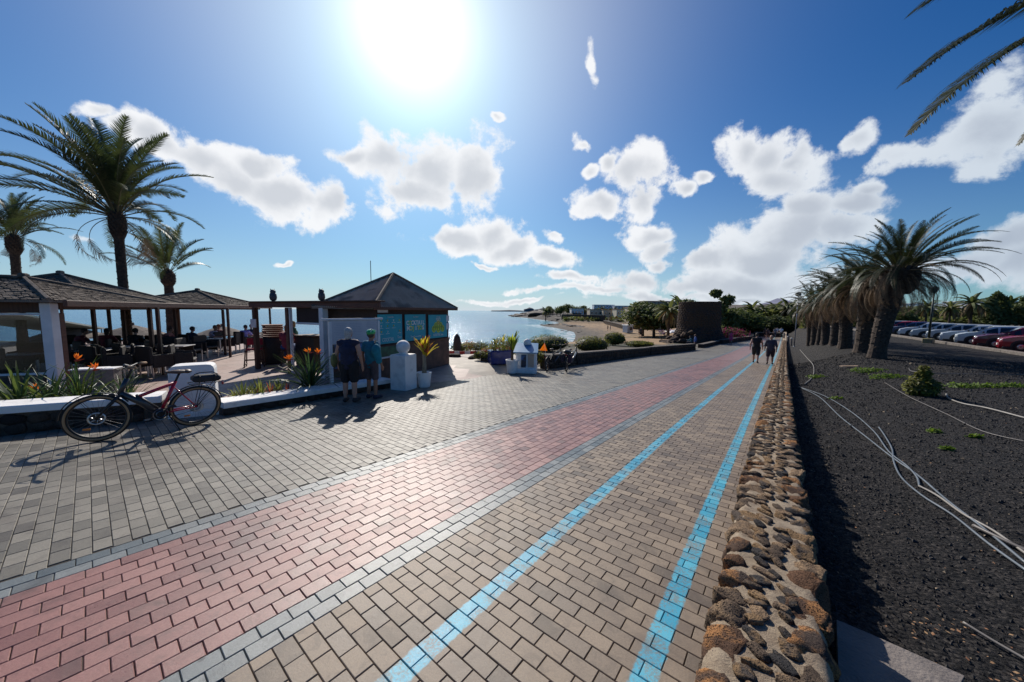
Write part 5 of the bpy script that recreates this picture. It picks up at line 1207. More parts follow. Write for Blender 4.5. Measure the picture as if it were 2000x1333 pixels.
def person(label, loc, face, H_=1.7, pose='stand', fat=1., top=('shirt', (.5, .5, .5)), bottom=('shorts', (.05, .05, .06)), hair=(.05, .03, .02), hairlen=0, skin=None, vox=.016, arms=None, hat=None, shoes=(.02, .02, .02), group=None, sleeves=.5):
    skin = skin or m_skin; t_ = thing('person', label, 'person', loc, face, group); J, k = pose_joints(H_, pose, .96 + .1 * (fat - 1) * 2, arms); f = fat; det = vox < .02
    b = MB(); tor = [(J['hip'], .135 * f), (J['hip'].lerp(J['chest'], .5) + Vector((0, .02 * f, 0)), .125 * f), (J['chest'], .14 * f)]
    def torso(mb, inf=0., z0=None):
        w_ = 1.18
        for (c, r_) in tor: mb.ball(c, ((r_ + inf) * w_, (r_ + inf) * .86, .15 + inf), 14, 8)
        mb.cap(J['shL'] * .9 + J['chest'] * .1, .075 * f ** .5 + inf, J['shR'] * .9 + J['chest'] * .1, .075 * f ** .5 + inf)
        mb.cap(J['hip'], .125 * f + inf, J['chest'], .13 * f + inf)
    torso(b); b.cap(J['chest'], .09, J['neck'], .058); b.cap(J['neck'], .055, J['head'] - Vector((0, .01, .05)), .055)
    hc = J['head']; b.ball(hc, (.074, .094, .112), 16, 12); b.ball(hc + Vector((0, .045, -.055)), (.055, .055, .055), 10, 8)
    b.cap(hc + Vector((0, .09, .0)), .012, hc + Vector((0, .108, -.022)), .015, 6)
    for s_ in (-1, 1): b.ball(hc + Vector((s_ * .078, 0, -.01)), (.014, .022, .032), 8, 6)
    for n_ in 'LR':
        b.cap(J['sh' + n_], .058 * f ** .6, J['el' + n_], .043 * f ** .4); b.cap(J['el' + n_], .043 * f ** .4, J['wr' + n_], .028)
        d = (J['ha' + n_] - J['wr' + n_]).normalized(); pm = J['ha' + n_]; b.cap(J['wr' + n_], .027, pm, .033)
        if det:
            sd = d.cross(Vector((0, 1, .01))).normalized() if abs(d.y) < .9 else Vector((1, 0, 0)); sd = Vector((0, 1, 0)) - d * d.y if abs(d.y) < .9 else Vector((0, 0, 1)); sd.normalize()
            for q in range(4): fb = pm + sd * (q - 1.5) * .021 + d * .02; b.cap(fb, .011, fb + d * (.05, .062, .058, .045)[q] + Vector((0, .008, 0)), .009, 6)
            b.cap(pm - d * .02 + sd * .035, .012, pm + d * .025 + sd * .06, .010, 6)
        b.cap(J['hp' + n_], .088 * f, J['kn' + n_], .058 * f ** .6); b.cap(J['kn' + n_], .056 * f ** .6, J['an' + n_].lerp(J['kn' + n_], .3), .048 * f ** .5); b.cap(J['an' + n_].lerp(J['kn' + n_], .45), .05 * f ** .5, J['an' + n_], .034); b.cap(J['an' + n_] - Vector((0, .02, .02)), .035, J['toe' + n_], .03)
    body = add_mesh('body', remesh(b, 'body', skin, vox * .8 if det else vox), t_)
    # clothes
    kind, col = top; c = MB(); torso(c, .012); low = J['hip'] - Vector((0, 0, .05))
    if kind in ('shirt', 'vest', 'dress', 'jacket'):
        if kind == 'dress':
            for n_ in 'LR': c.cap(J['hp' + n_], .12 * f, J['hp' + n_].lerp(J['kn' + n_], .75), .125 * f)
            c.cap(low, .15 * f, low - Vector((0, 0, .28)), .17 * f)
        if kind in ('shirt', 'jacket'):
            q_ = sleeves if kind == 'shirt' else 1.
            for n_ in 'LR':
                c.cap(J['sh' + n_], .068 * f ** .6, J['sh' + n_].lerp(J['el' + n_], min(1., q_ * 1.3)), .058 * f ** .5)
                if kind == 'jacket': c.cap(J['el' + n_], .056, J['wr' + n_], .04)
        c.cap(J['chest'] + Vector((0, 0, .08)), .09 * f, J['neck'] - Vector((0, 0, .02)), .064)
        add_mesh({'vest': 'vest', 'dress': 'dress', 'jacket': 'jacket'}.get(kind, 'shirt'), remesh(c, 'shirt', cloth('%d' % int(abs(hash(col)) % 99999), col), vox), t_)
    kind, col = bottom; c = MB(); q_ = .95 if kind == 'trousers' else .86
    if kind != 'none':
        c.ball(J['hip'] - Vector((0, 0, .02)), (.17 * f, .13 * f, .12), 12, 8)
        for n_ in 'LR':
            e = J['hp' + n_].lerp(J['kn' + n_], q_ if kind == 'shorts' else 1.); c.cap(J['hp' + n_], .108 * f, e, .082 * f ** .8)
            if kind == 'trousers': c.cap(J['kn' + n_], .078, J['an' + n_] + Vector((0, 0, .04)), .055)
        add_mesh(kind, remesh(c, kind, cloth('%d' % int(abs(hash(col)) % 99999), col), vox), t_)
    for n_ in 'LR':
        c = MB(); a_ = J['an' + n_]; tt = J['toe' + n_]; c.cap(a_ - Vector((0, .035, .035)), .045, tt, .040, 8); c.cap(a_ + Vector((0, 0, .0)), .044, a_ - Vector((0, 0, .04)), .048, 8); add_mesh('shoe', remesh(c, 'shoe', cloth('shoe%d' % int(shoes[0] * 900), shoes), max(vox * .8, .012), 2), t_)
    if hair:
        c = MB(); c.ball(hc + Vector((0, -.018, .022)), (.092, .10, .112), 16, 12)
        if hairlen: c.ball(hc + Vector((0, -.05, -.05)), (.08, .06, .09 + hairlen), 12, 8)
        h_ = c
        cut = MB(); cut = None; me = remesh(h_, 'hair', mat('hair_%d' % int(sum(hair) * 1000), hair, tuple(min(1, q * 1.6 + .02) for q in hair), 40, .7, .8, 70), vox * .8, 1)
        for v in me.vertices: v.co += Vector(v.co - hc).normalized() * .010 * mn.noise(v.co * 28)
        add_mesh('hair', me, t_)
    if hat:
        c = MB(); kk, hcol = hat
        if kk == 'cap': c.ball(hc + Vector((0, -.012, .05)), (.092, .10, .082), 14, 8); c.rbox((hc.x, hc.y + .11, hc.z + .045), (.14, .12, .015), .006)
        if kk == 'sun': c.ball(hc + Vector((0, -.01, .06)), (.09, .1, .08), 14, 8); c.lathe([(.17, 0), (.17, .012)], 20, hc + Vector((0, -.01, .045)))
        add_mesh('hat', remesh(c, 'hat', cloth('hat%d' % int(sum(hcol) * 999), hcol), .012, 1), t_)
    t_.scale = (k,) * 3; return t_, J
def gp(px, py): p = on(px, py); return p
# the two readers at the notice board
p = on(684, 786); wa = math.atan2(.848, .53)
t_, J = person('older woman with grey hair, dark sleeveless top and black shorts, facing the notice board', p, wa - math.pi / 2 + .55, 1.66, 'stand', 1.28, ('vest', (.012, .014, .04)), ('shorts', (.008, .008, .01)), (.34, .33, .32), .015, vox=.013, shoes=(.03, .022, .02), group=None)
wom = t_
mb = MB(); hc = J['head']; mb.cap(J['shL'] + Vector((.02, .0, .07)), .012, J['shL'] + Vector((-.10, -.09, -.5)), .010, 6); mb.ball(J['shL'] + Vector((-.13, -.05, -.42)), (.065, .11, .17), 14, 10)
bag = thing('shoulder_bag', 'olive green shoulder bag hanging on the left side of the grey haired woman', 'bag', p, t_.rotation_euler.z); add_mesh('bag_body', remesh(mb, 'bag', cloth('olive', (.13, .13, .045)), .012), bag); bag.scale = t_.scale
p = on(727, 779)
t_, J = person('man in teal cycling jersey and grey shorts reading the board', p, wa - math.pi / 2 + .2, 1.62, 'stand', 1.0, ('shirt', (.008, .13, .19)), ('shorts', (.065, .05, .055)), (.05, .04, .03), 0, skin=m_skinD, vox=.013, shoes=(.018, .018, .035))
hel = thing('cycling_helmet', 'bright green vented cycling helmet on the head of the man in teal', 'helmet', p, t_.rotation_euler.z); hel.scale = t_.scale; hc = J['head']
mb = MB(); mb.ball(hc + Vector((0, -.015, .055)), (.098, .125, .085), 20, 12); me = remesh(mb, 'shell', mat('helmet_green', (.03, .45, .12), (.02, .36, .10), 3, .25, coat=.5), .009, 1); add_mesh('shell', me, hel)
for k in range(-2, 3):
    mb = MB(); x_ = k * .034; mb.tube([Vector((hc.x + x_, hc.y + .10 * math.cos(a), hc.z + .058 + .088 * math.sin(a) * (1 - abs(k) * .07))) for a in np.linspace(.35, 2.9, 9)], .0085, 6); mb.obj('vent_rib', m_black if k % 2 else m_ink, hel)
bp = thing('backpack', 'large teal drybag style backpack on the right shoulder of the man in teal', 'backpack', p, t_.rotation_euler.z); bp.scale = t_.scale
mb = MB(); mb.ball(J['shR'] + Vector((.10, -.12, -.16)), (.11, .11, .17), 16, 10); mb.cap(J['shR'] + Vector((.10, -.11, -.16)), .10, J['shR'] + Vector((.15, -.09, -.42)), .075); add_mesh('sack', remesh(mb, 'sack', cloth('tealbag', (.01, .17, .22)), .013), bp)
mb = MB(); mb.tube([J['shR'] + Vector((-.04, .06, .05)), J['shR'] + Vector((.0, -.03, .09)), J['shR'] + Vector((.06, -.12, .02))], .014, 6); mb.obj('strap', m_black, bp)
# walkers on the path, seen from behind
sa = math.atan2(.78, .626) - math.pi / 2
G_ = 'people strolling along the promenade'
def wk(label, px, py, H_, pose, fat, top, bottom, hair, vox=.026, face=sa, **k): return person(label, on(px, py), face, H_, pose, fat, top, bottom, hair, vox=vox, group=G_, **k)
wk('man in black sleeveless top and black shorts walking away beside a woman', 1475, 710, 1.80, 'walk', 1.2, ('vest', (.008, .008, .010)), ('shorts', (.012, .012, .014)), (.02, .016, .014), .02, skin=m_skin)
wk('woman with pale hair and dark patterned blouse walking away at the blue line', 1503, 713, 1.68, 'walk2', 1.25, ('shirt', (.035, .03, .045)), ('shorts', (.03, .015, .02)), (.35, .2, .14), .02, sleeves=.9, skin=m_skinD)
wk('person in dark top, left of the distant pair on the path', 1494, 659, 1.7, 'walk', 1.1, ('shirt', (.02, .02, .025)), ('shorts', (.03, .03, .035)), (.03, .02, .02))
wk('person in brown top, right of the distant pair on the path', 1499, 661, 1.65, 'walk2', 1.1, ('shirt', (.12, .06, .05)), ('shorts', (.06, .03, .03)), (.05, .03, .02))
wk('distant person in white shirt near the far lava wall', 1517, 658, 1.7, 'walk', 1.1, ('shirt', (.7, .7, .72)), ('shorts', (.08, .09, .12)), (.06, .04, .03))
wk('distant person in bright white shirt closest to the far wall', 1525, 659, 1.75, 'walk2', 1.15, ('shirt', (.8, .8, .8)), ('shorts', (.06, .06, .08)), (.06, .04, .03))
wk('distant person in grey beside the two white shirts', 1513, 660, 1.7, 'walk', 1.1, ('shirt', (.18, .18, .2)), ('trousers', (.05, .05, .07)), (.06, .04, .03))
wk('woman in a pink and magenta dress walking towards the bougainvillea wall', 1427, 672, 1.66, 'walk', 1.1, ('dress', (.45, .05, .14)), ('shorts', (.4, .05, .12)), (.04, .03, .02))
wk('person in blue jacket standing at the end of the low wall', 1357, 684, 1.55, 'stand', 1.1, ('jacket', (.02, .07, .25)), ('trousers', (.02, .015, .03)), (.08, .04, .03), face=1.2)
wk('person in teal sitting on the low wall beside the tower', 1349, 676, 1.5, 'sit', 1.0, ('jacket', (.03, .12, .16)), ('trousers', (.03, .03, .05)), (.05, .03, .02), face=1.0)
# guests in the cafe
def guest(label, px, Y, rz, top, hair, H_=1.7, **k): return person(label, tpos(px, Y), rz, H_, 'sit', 1.05, top, ('trousers', (.03, .03, .045)), hair, vox=.022, group='guests seated in the cafe', **k)
guest('guest in a pink shirt leaning over the table left of the small palm', 322, 15.4, -1.1, ('shirt', (.42, .16, .15)), (.07, .04, .03), arms=None)
guest('guest in a black cap and dark shirt facing the sea', 367, 15.6, -.1, ('shirt', (.015, .02, .035)), (.02, .02, .02), hat=('cap', (.01, .01, .015)))
guest('guest in a pale lilac shirt at the bare table', 412, 17.1, -1.4, ('shirt', (.42, .38, .48)), (.12, .06, .03))
guest('guest in a dark rose top across from the lilac shirt', 428, 18.2, 1.4, ('shirt', (.16, .06, .07)), (.18, .09, .06))
guest('guest in a violet and white top seen from behind', 474, 17.6, .1, ('shirt', (.32, .28, .60)), (.03, .02, .018))
guest('guest in dark clothes beside the violet top', 488, 18.6, .6, ('shirt', (.03, .035, .06)), (.16, .08, .05))
guest('guest in dark red with dark hair under the second roof', 200, 13.8, .4, ('shirt', (.14, .02, .03)), (.012, .01, .01), hairlen=.06)
guest('guest in black with a pale headband near the palm trunk', 255, 14.0, .2, ('shirt', (.012, .012, .014)), (.02, .015, .012))
guest('guest in maroon at the far left under the roof', 150, 13.6, -.8, ('shirt', (.11, .015, .03)), (.03, .02, .02))
t_, J = person('person with reddish hair and maroon top seated behind the pergola post', tpos(556, 13.0), .3, 1.72, 'sit', 1.1, ('shirt', (.22, .03, .05)), ('trousers', (.02, .05, .16)), (.20, .075, .03), .05, vox=.02, group='guests seated in the cafe'); t_.location.z += .22
st = thing('bar_stool', 'bar stool under the reddish haired person behind the pergola post', 'stool', tpos(556, 13.0)); mb = MB(); mb.lathe([(.2, .55), (.2, .6)], 16); mb.obj('seat', m_wood, st)
for k in range(4): a_ = k * 1.571 + .78; mb = MB(); mb.tube([(math.cos(a_) * .22, math.sin(a_) * .22, 0), (math.cos(a_) * .14, math.sin(a_) * .14, .56)], .018, 5); mb.obj('leg', m_wood, st)
person('person in a green top standing behind the white pergola post', tpos(572, 14.2), 2.2, 1.66, 'stand', 1.05, ('shirt', (.04, .14, .10)), ('trousers', (.02, .02, .03)), (.32, .24, .12), .04, vox=.022)
# people on the beach
for (px, py, lab, c) in ((1187, 646, 'person standing on the sand in dark clothes, left of a pale one', (.03, .025, .03)), (1192, 646, 'person in pale clothes standing on the sand beside a dark one', (.4, .36, .34)), (1218, 641, 'person in lilac standing behind the lifeguard hut', (.35, .25, .5)), (1248, 655, 'person standing in the middle of the beach', (.12, .05, .05)), (1251, 660, 'person with dark top on the beach, nearer the low bush', (.02, .03, .03)), (1263, 637, 'person far back on the sand near the dark wall', (.06, .05, .06))):
    person(lab, on(px, py), rnd.uniform(0, 6), 1.7, 'stand', 1., ('shirt', c), ('shorts', tuple(q * .6 for q in c)), (.04, .03, .02), vox=.045, group='people on the beach')
# ------------------------------------------------------------------ bicycles
m_tyre = mat('tyre_rubber', (.012, .012, .013), None, rough=.8); m_tan = mat('tan_sidewall', (.42, .25, .13), (.34, .20, .10), 12, .7); m_spoke = mat('spoke_steel', (.25, .25, .27), None, rough=.35, metal=1.)
m_frred = mat('frame_red', (.50, .010, .035), None, rough=.25, coat=.6); m_frgrey = mat('frame_dark_grey', (.035, .035, .04), None, rough=.3, coat=.4); m_grip = mat('cork_grip', (.30, .19, .11), (.24, .15, .09), 20, .8); m_sadl = mat('saddle_leather', (.10, .06, .045), None, rough=.5)
m_amber = mat('amber_reflector', (.75, .22, .02), None, rough=.3)
def wheel(t_, c, rot, r=.345, disc=True, side=m_tan, spokes=28):
    M_ = Matrix.Translation(c) @ rot.to_4x4()
    def put(mb, name, m_, parent, sm=True):
        o = mb.obj(name, m_, parent, smooth=sm); return o
    w_ = add_mesh('wheel', None, t_) if False else None
    mb = MB(); mb.ring((0, 0, 0), r - .024, .024, 48, 10); ty = put(mb, 'tyre', m_tyre, t_); ty.matrix_local = M_
    for s_ in (-1, 1): mb = MB(); mb.ring((0, s_ * .0135, 0), r - .034, .016, 48, 6, sq=.85); put(mb, 'sidewall', side, ty)
    mb = MB(); mb.ring((0, 0, 0), r - .058, .012, 48, 6); put(mb, 'rim', m_black, ty)
    mb = MB(); mb.lathe([(.02, -.035), (.028, -.03), (.018, -.02), (.018, .02), (.028, .03), (.02, .035)], 12, axis='Y'); put(mb, 'hub', m_black, ty)
    sp = MB()
    for k in range(spokes):
        a = 2 * math.pi * k / spokes; b = a + (.35 if k % 2 else -.35); sp.tube([(math.cos(b) * .026, (.028 if k % 4 < 2 else -.028), math.sin(b) * .026), (math.cos(a) * (r - .068), 0, math.sin(a) * (r - .068))], .0013, 3, cap=False)
    sp.obj('spokes', m_spoke, ty, kind='stuff')
    if disc:
        mb = MB(); mb.ring((0, .045, 0), .078, .012, 30, 4, sq=.12)
        for k in range(6): a = k * 1.047; mb.tube([(math.cos(a) * .02, .045, math.sin(a) * .02), (math.cos(a + .4) * .07, .045, math.sin(a + .4) * .07)], .0045, 4)
        put(mb, 'brake_disc', m_steel, ty)
    mb = MB(); mb.rbox((.10, 0, -.15), (.075, .010, .026), .004); put(mb, 'reflector', m_amber, ty)
    return ty
def bicycle(label, rear, front, steer=0., lean=0., r=.345, frame=m_frred, frame2=m_frgrey, side=m_tan, group=None, bag=True, name='bicycle', step=True):
    """rear, front: where the wheels touch the ground"""
    rear = Vector(rear); front = Vector(front); d = front - rear; wb = Vector((d.x, d.y)).length
    t_ = thing(name, label, 'bicycle', rear, math.atan2(d.y, d.x), group); t_.rotation_euler = (lean, -math.atan2(d.z, wb), math.atan2(d.y, d.x))
    k = wb / 1.12; t_.rotation_mode = 'XYZ'
    Rw = Vector((0, 0, r)); Fw = Vector((wb, 0, r)); BB = Vector((.45 * k, 0, .29)); ST = Vector((.27 * k, 0, .78)); HT = Vector((.83 * k, 0, .86)); HB = Vector((.90 * k, 0, .66))
    I = Matrix.Identity(3); S_ = Matrix.Rotation(steer, 3, 'Z')
    wheel(t_, Rw, I, r, True, side); 
    axis = (HT - HB).normalized(); Rs = Matrix.Rotation(steer, 3, axis)
    def fs(p): return HB + Rs @ (Vector(p) - HB)
    ty = wheel(t_, fs(Fw), Rs, r, True, side)
    def tub(name, pts, rr, m_, n=10): mb = MB(); mb.tube(pts, rr, n); return mb.obj(name, m_, t_, smooth=True)
    tub('down_tube', [HB + axis * .02, HB.lerp(BB, .5) + Vector((-.02, 0, .01)), BB], [.038, .048, .052], frame2)
    tub('top_tube', [HT - axis * .06, ST - Vector((0, 0, .14))] if not step else [HB.lerp(BB, .32) + Vector((0, 0, .03)), ST + Vector((-.0, 0, -.02))], .024, frame)
    tub('seat_tube', [BB, ST], .022, frame if step else frame2); tub('head_tube', [HB - axis * .01, HT + axis * .02], .03, frame2)
    tub('seat_post', [ST, ST + (ST - BB).normalized() * .14], .015, m_black); tub('battery', [BB + Vector((.04, 0, .08)), HB.lerp(BB, .25) + Vector((-.05, 0, .04))], .034, m_black) if step else None
    for s_ in (-1, 1):
        o_ = Vector((0, s_ * .055, 0)); tub('chainstay', [Rw + o_, BB + o_ * .5], .011, frame, 8); tub('seatstay', [Rw + o_, ST - Vector((-.01, 0, .1)) + o_ * .3], .009, frame, 8)
        tub('fork_blade', [fs(Fw + o_), fs(Fw.lerp(HB, .55) + o_), fs(HB + Vector((0, 0, -.02)) + o_ * .6)], [.012, .018, .02], m_black, 8)
        tub('mudguard_stay', [fs(Fw + o_), fs(Fw + Vector((.20, s_ * .03, .31)))], .003, m_black, 4); tub('mudguard_stay', [Rw + o_, Rw + Vector((-.24, s_ * .03, .28))], .003, m_black, 4)
    tub('fork_crown', [fs(HB + Vector((0, -.05, -.03))), fs(HB + Vector((0, .05, -.03)))], .022, m_black, 8)
    mb = MB(); mb.ring((0, 0, 0), r + .022, .026, 26, 6, a0=20, a1=165, sq=1.); g = mb.obj('mudguard', m_black, t_, smooth=True); g.matrix_local = Matrix.Translation(Rw)
    for v in g.data.vertices:
        q = v.co; d_ = Vector((q.x, 0, q.z)); L_ = d_.length; v.co = d_.normalized() * (r + .02 + (L_ - r - .022) * .25) + Vector((0, q.y * 1.1, 0))
    g2 = g.copy(); link(g2); g2.matrix_local = Matrix.Translation(fs(Fw)) @ (Rs @ Matrix.Rotation(R(20), 3, 'Y')).to_4x4()
    hb = HT + axis * .16; tub('stem', [HT, hb, hb + Rs @ Vector((.05, 0, .02))], .016, m_black)
    c = hb + Rs @ Vector((.05, 0, .02)); tub('handlebar', [c + Rs @ Vector(v) for v in ((-.13, -.33, .04), (-.06, -.24, .04), (0, -.08, 0), (0, .08, 0), (-.06, .24, .04), (-.13, .33, .04))], .013, m_black, 8)
    for s_ in (-1, 1):
        tub('grip', [c + Rs @ Vector((-.07, s_ * .25, .04)), c + Rs @ Vector((-.14, s_ * .35, .04))], .020, m_grip, 8)
        tub('brake_lever', [c + Rs @ Vector((-.02, s_ * .20, .03)), c + Rs @ Vector((.05, s_ * .27, .01)), c + Rs @ Vector((-.03, s_ * .33, .0))], .006, m_black, 5)
    mb = MB(); mb.rbox((0, 0, 0), (.06, .09, .03), .008); o = mb.obj('display', m_black, t_); o.matrix_local = Matrix.Translation(c + Vector((0, 0, .035))) @ Matrix.Rotation(-.4, 4, 'Y')
    mb = MB(); mb.rbox((0, 0, 0), (.07, .05, .05), .015); o = mb.obj('headlight', m_black, t_); o.location = fs(HB + Vector((.07, 0, -.01)))
    sp = ST + (ST - BB).normalized() * .16; mb = MB(); mb.ball((0, 0, 0), (.12, .065, .03), 14, 8); mb.cap((.02, 0, .0), .035, (.15, 0, .0), .018); mb.ball((-.08, 0, .0), (.06, .08, .032), 12, 6); o = mb.obj('saddle', m_sadl, t_, smooth=True); o.location = sp
    mb = MB(); mb.lathe([(.06, -.05), (.075, -.04), (.075, .04), (.06, .05)], 18, axis='Y'); o = mb.obj('motor', m_black, t_, smooth=True); o.location = BB
    mb = MB(); mb.ring((0, .06, 0), .085, .006, 28, 5); mb.ring((0, .06, 0), .05, .006, 20, 4); o = mb.obj('chainring', m_spoke, t_); o.location = BB
    mb = MB(); mb.ring((0, .055, 0), .05, .008, 20, 5); mb.ring((0, .06, 0), .035, .006, 18, 4); o = mb.obj('cassette', m_spoke, t_); o.location = Rw
    for s_ in (-1, 1): tub('chain', [BB + Vector((0, .06, s_ * .085)), Rw + Vector((0, .058, s_ * .045))], .0045, m_black, 4)
    for s_, q in ((-1, 1), (1, -1)):
        e = BB + Vector((q * .10, s_ * .09, -q * .135)); tub('crank_arm', [BB + Vector((0, s_ * .075, 0)), e], .011, m_black, 6); mb = MB(); mb.rbox(e + Vector((0, s_ * .06, 0)), (.09, .09, .022), .006); mb.obj('pedal', m_black, t_)
    z_ = 2 * r + .055
    for s_ in (-1, 1): tub('rack_rail', [(.10, s_ * .06, z_), (-.30, s_ * .06, z_)], .006, m_black, 5); tub('rack_stay', [(-.06, s_ * .06, z_), Rw + Vector((0, s_ * .06, 0))], .005, m_black, 5); tub('rack_stay', [(-.24, s_ * .06, z_), Rw + Vector((0, s_ * .06, 0))], .005, m_black, 5)
    for x_ in (.1, -.1, -.3): tub('rack_bar', [(x_, -.06, z_), (x_, .06, z_)], .005, m_black, 5)
    mb = MB(); mb.rbox((-.34, 0, z_ - .04), (.02, .07, .05), .008); mb.obj('tail_light', mat('tail_red', (.4, .01, .01), None, rough=.3), t_)
    tub('kickstand', [BB + Vector((-.10, .06, -.04)), BB + Vector((-.2, .16, -.27))], .008, m_black, 5)
    return t_, z_
Fp = on(190, 863); Rp = on(381, 831)
t_, z_ = bicycle('red and dark grey electric bicycle with tan tyre walls leaning against the white planter wall', Rp, Fp, steer=-.34, lean=-.10, r=.335)
lk = thing('rack_bag', 'black bag strapped on the rear rack of the red electric bicycle', 'bag', tuple(t_.location)); lk.rotation_euler = t_.rotation_euler
mb = MB(); mb.rbox((-.12, 0, z_ + .07), (.36, .17, .11), .03); mb.obj('pouch', mat('bag_nylon', (.014, .014, .017), (.03, .03, .034), 20, .75), lk)
for x_ in (-.22, -.02): mb = MB(); mb.rbox((x_, 0, z_ + .07), (.025, .178, .118), .01); mb.obj('strap', m_black, lk)
mb = MB(); mb.tube([(.02, -.04, z_ + .13), (-.04, 0, z_ + .165), (-.2, 0, z_ + .165), (-.26, .04, z_ + .13)], .008, 5); mb.obj('handle', m_black, lk)
b1, b2 = on(1106, 726), on(1126, 717)
t_, z_ = bicycle('touring bicycle carrying black panniers, right one by the stone wall', b1, b2 + (b2 - b1) * .25 + Vector((0, .4, 0)), .5, .05, .35, m_frgrey, m_frgrey, m_tyre, 'touring bicycles', step=False)
pn = thing('pannier_bags', 'bulky black panniers with a dark blanket on the right touring bicycle', 'bags', tuple(t_.location)); pn.rotation_euler = t_.rotation_euler
for s_ in (-1, 1): mb = MB(); mb.rbox((-.1, s_ * .14, .56), (.34, .15, .36), .04); mb.obj('pannier', mat('pannier_cloth', (.02, .018, .025), (.05, .02, .04), 6, .8), pn)
mb = MB(); mb.rbox((-.1, 0, .84), (.36, .3, .14), .05); mb.obj('top_roll', m_black, pn)
b1, b2 = on(1068, 726), on(1092, 714)
t_, z_ = bicycle('slim dark bicycle with orange flag, left one by the stone wall', b1, b2 + Vector((.2, .1, 0)), .2, .04, .30, m_black, m_frgrey, m_tyre, 'touring bicycles', step=False)
fl = thing('safety_flag', 'triangular orange safety flag on a thin rod behind the left touring bicycle', 'flag', tuple(t_.location))
mb = MB(); mb.tube([(0, .1, .3), (-.12, .1, 1.3)], .005, 4); mb.obj('rod', m_ink, fl)
mb = MB(); mb.add([(-.10, .1, 1.18), (-.30, .12, .86), (.02, .1, .84), (-.10, .112, 1.18), (-.30, .132, .86), (.02, .112, .84)], [(0, 1, 2), (5, 4, 3), (0, 3, 4, 1), (1, 4, 5, 2), (2, 5, 3, 0)]); mb.obj('pennant', mat('flag_orange', (.95, .42, .01), None, rough=.6, trans=.5), fl)

# ------------------------------------------------------------------ white information stand with blue roof, pots and flower bed
p = on(1028, 727); t_ = thing('information_stand', 'small white information stand with a sloping blue top beside the potted plant', 'stand', p, -.15); m_blu = mat('blue_paint', (.06, .22, .42), (.09, .30, .52), 4, .35)
mb = MB(); mb.add([(-.42, -.3, 0), (.42, -.3, 0), (.42, .3, 0), (-.42, .3, 0), (-.38, -.28, .84), (.38, -.28, .84), (.38, .28, 1.02), (-.38, .28, 1.02)], [(0, 3, 2, 1), (4, 5, 6, 7), (0, 1, 5, 4), (1, 2, 6, 5), (2, 3, 7, 6), (3, 0, 4, 7)]); mb.obj('body', m_white, t_)
mb = MB(); mb.add([(-.48, -.40, .80), (.48, -.40, .80), (.44, .34, 1.10), (-.44, .34, 1.10), (-.48, -.40, .84), (.48, -.40, .84), (.44, .34, 1.14), (-.44, .34, 1.14)], [(0, 3, 2, 1), (4, 5, 6, 7), (0, 1, 5, 4), (1, 2, 6, 5), (2, 3, 7, 6), (3, 0, 4, 7)]); mb.obj('sloping_top', m_blu, t_)
mb = MB(); mb.rbox((-.08, -.30, .48), (.20, .02, .50), .004); mb.obj('side_picture', m_pic, t_)
mb = MB(); mb.rbox((.2, -.30, .5), (.24, .015, .52), .004); mb.obj('pale_panel', mat('cream_panel', (.5, .36, .26), (.55, .42, .32), 4, .7), t_)
mb = MB(); mb.lathe([(.13, 1.08), (.16, 1.12), (.16, 1.18), (.13, 1.26), (.05, 1.31), (.01, 1.32)], 16, (0, .24, 0)); mb.obj('domed_head', m_white, t_, smooth=True)
mb = MB(); mb.rbox((0, -.36, .10), (.74, .2, .2), .03); mb.obj('step', m_white, t_)
def pot(c, r_, h_, m_, t_):
    mb = MB(); mb.lathe([(r_ * .72, 0), (r_ * .78, .02), (r_, h_ * .93), (r_ * 1.06, h_ * .93), (r_ * 1.06, h_), (r_ * .92, h_), (r_ * .88, h_ * .9)], 24, c); mb.obj('pot', m_, t_, smooth=False)
    mb = MB(); mb.lathe([(r_ * .9, h_ * .86), (r_ * .88, h_ * .88), (.01, h_ * .9)], 16, c); mb.obj('soil', m_twig, t_)
def sword_tuft(t_, c, n, L_, w_, m_, seed, spread=.5, name='leaf', curve=.6, top=None):
    r = random.Random(seed)
    for k in range(n):
        a = k * 2.399 + r.uniform(-.3, .3); e = R(r.uniform(90 - 75 * spread, 88)); l_ = L_ * r.uniform(.65, 1.1); ww = w_ * r.uniform(.7, 1.2); mb = MB(); d = Vector((math.cos(a), math.sin(a), 0)); tn = Vector((-d.y, d.x, 0)); p = Vector(c); pts = []
        for i in range(6): pts.append(p.copy()); g = e - curve * (i / 5.) ** 1.5 * r.uniform(.5, 1.3); p = p + (d * math.cos(g) + Vector((0, 0, math.sin(g)))) * l_ / 5
        vs_ = []
        for i, q in enumerate(pts): wd_ = ww * (.35, .8, 1., .9, .6, .06)[i]; vs_ += [q - tn * wd_ + Vector((0, 0, ww * .3)), q, q + tn * wd_ + Vector((0, 0, ww * .3))]
        fs_ = []
        for i in range(5): b = i * 3; fs_ += [(b, b + 1, b + 4, b + 3), (b + 1, b + 2, b + 5, b + 4)]
        mb.add(vs_, fs_); mb.obj(name, m_[r.randrange(len(m_))] if isinstance(m_, list) else m_, t_, smooth=True)
m_lf1 = mat('sword_leaf', (.035, .075, .03), (.06, .11, .035), 4, .45, trans=.3, obj_rand=.3); m_lf2 = mat('sword_leaf_lit', (.13, .17, .035), (.09, .13, .03), 4, .5, trans=.45, obj_rand=.3); m_lfy = mat('croton_yellow', (.80, .62, .04), (.55, .50, .05), 5, .5, trans=.5); m_lfr = mat('croton_red', (.45, .07, .04), (.30, .10, .05), 5, .5, trans=.4)
p = on(829, 756); t_ = thing('potted_plant', 'white pot with a thick stem and yellow to red leaves beside the ball pillar', 'plant', p)
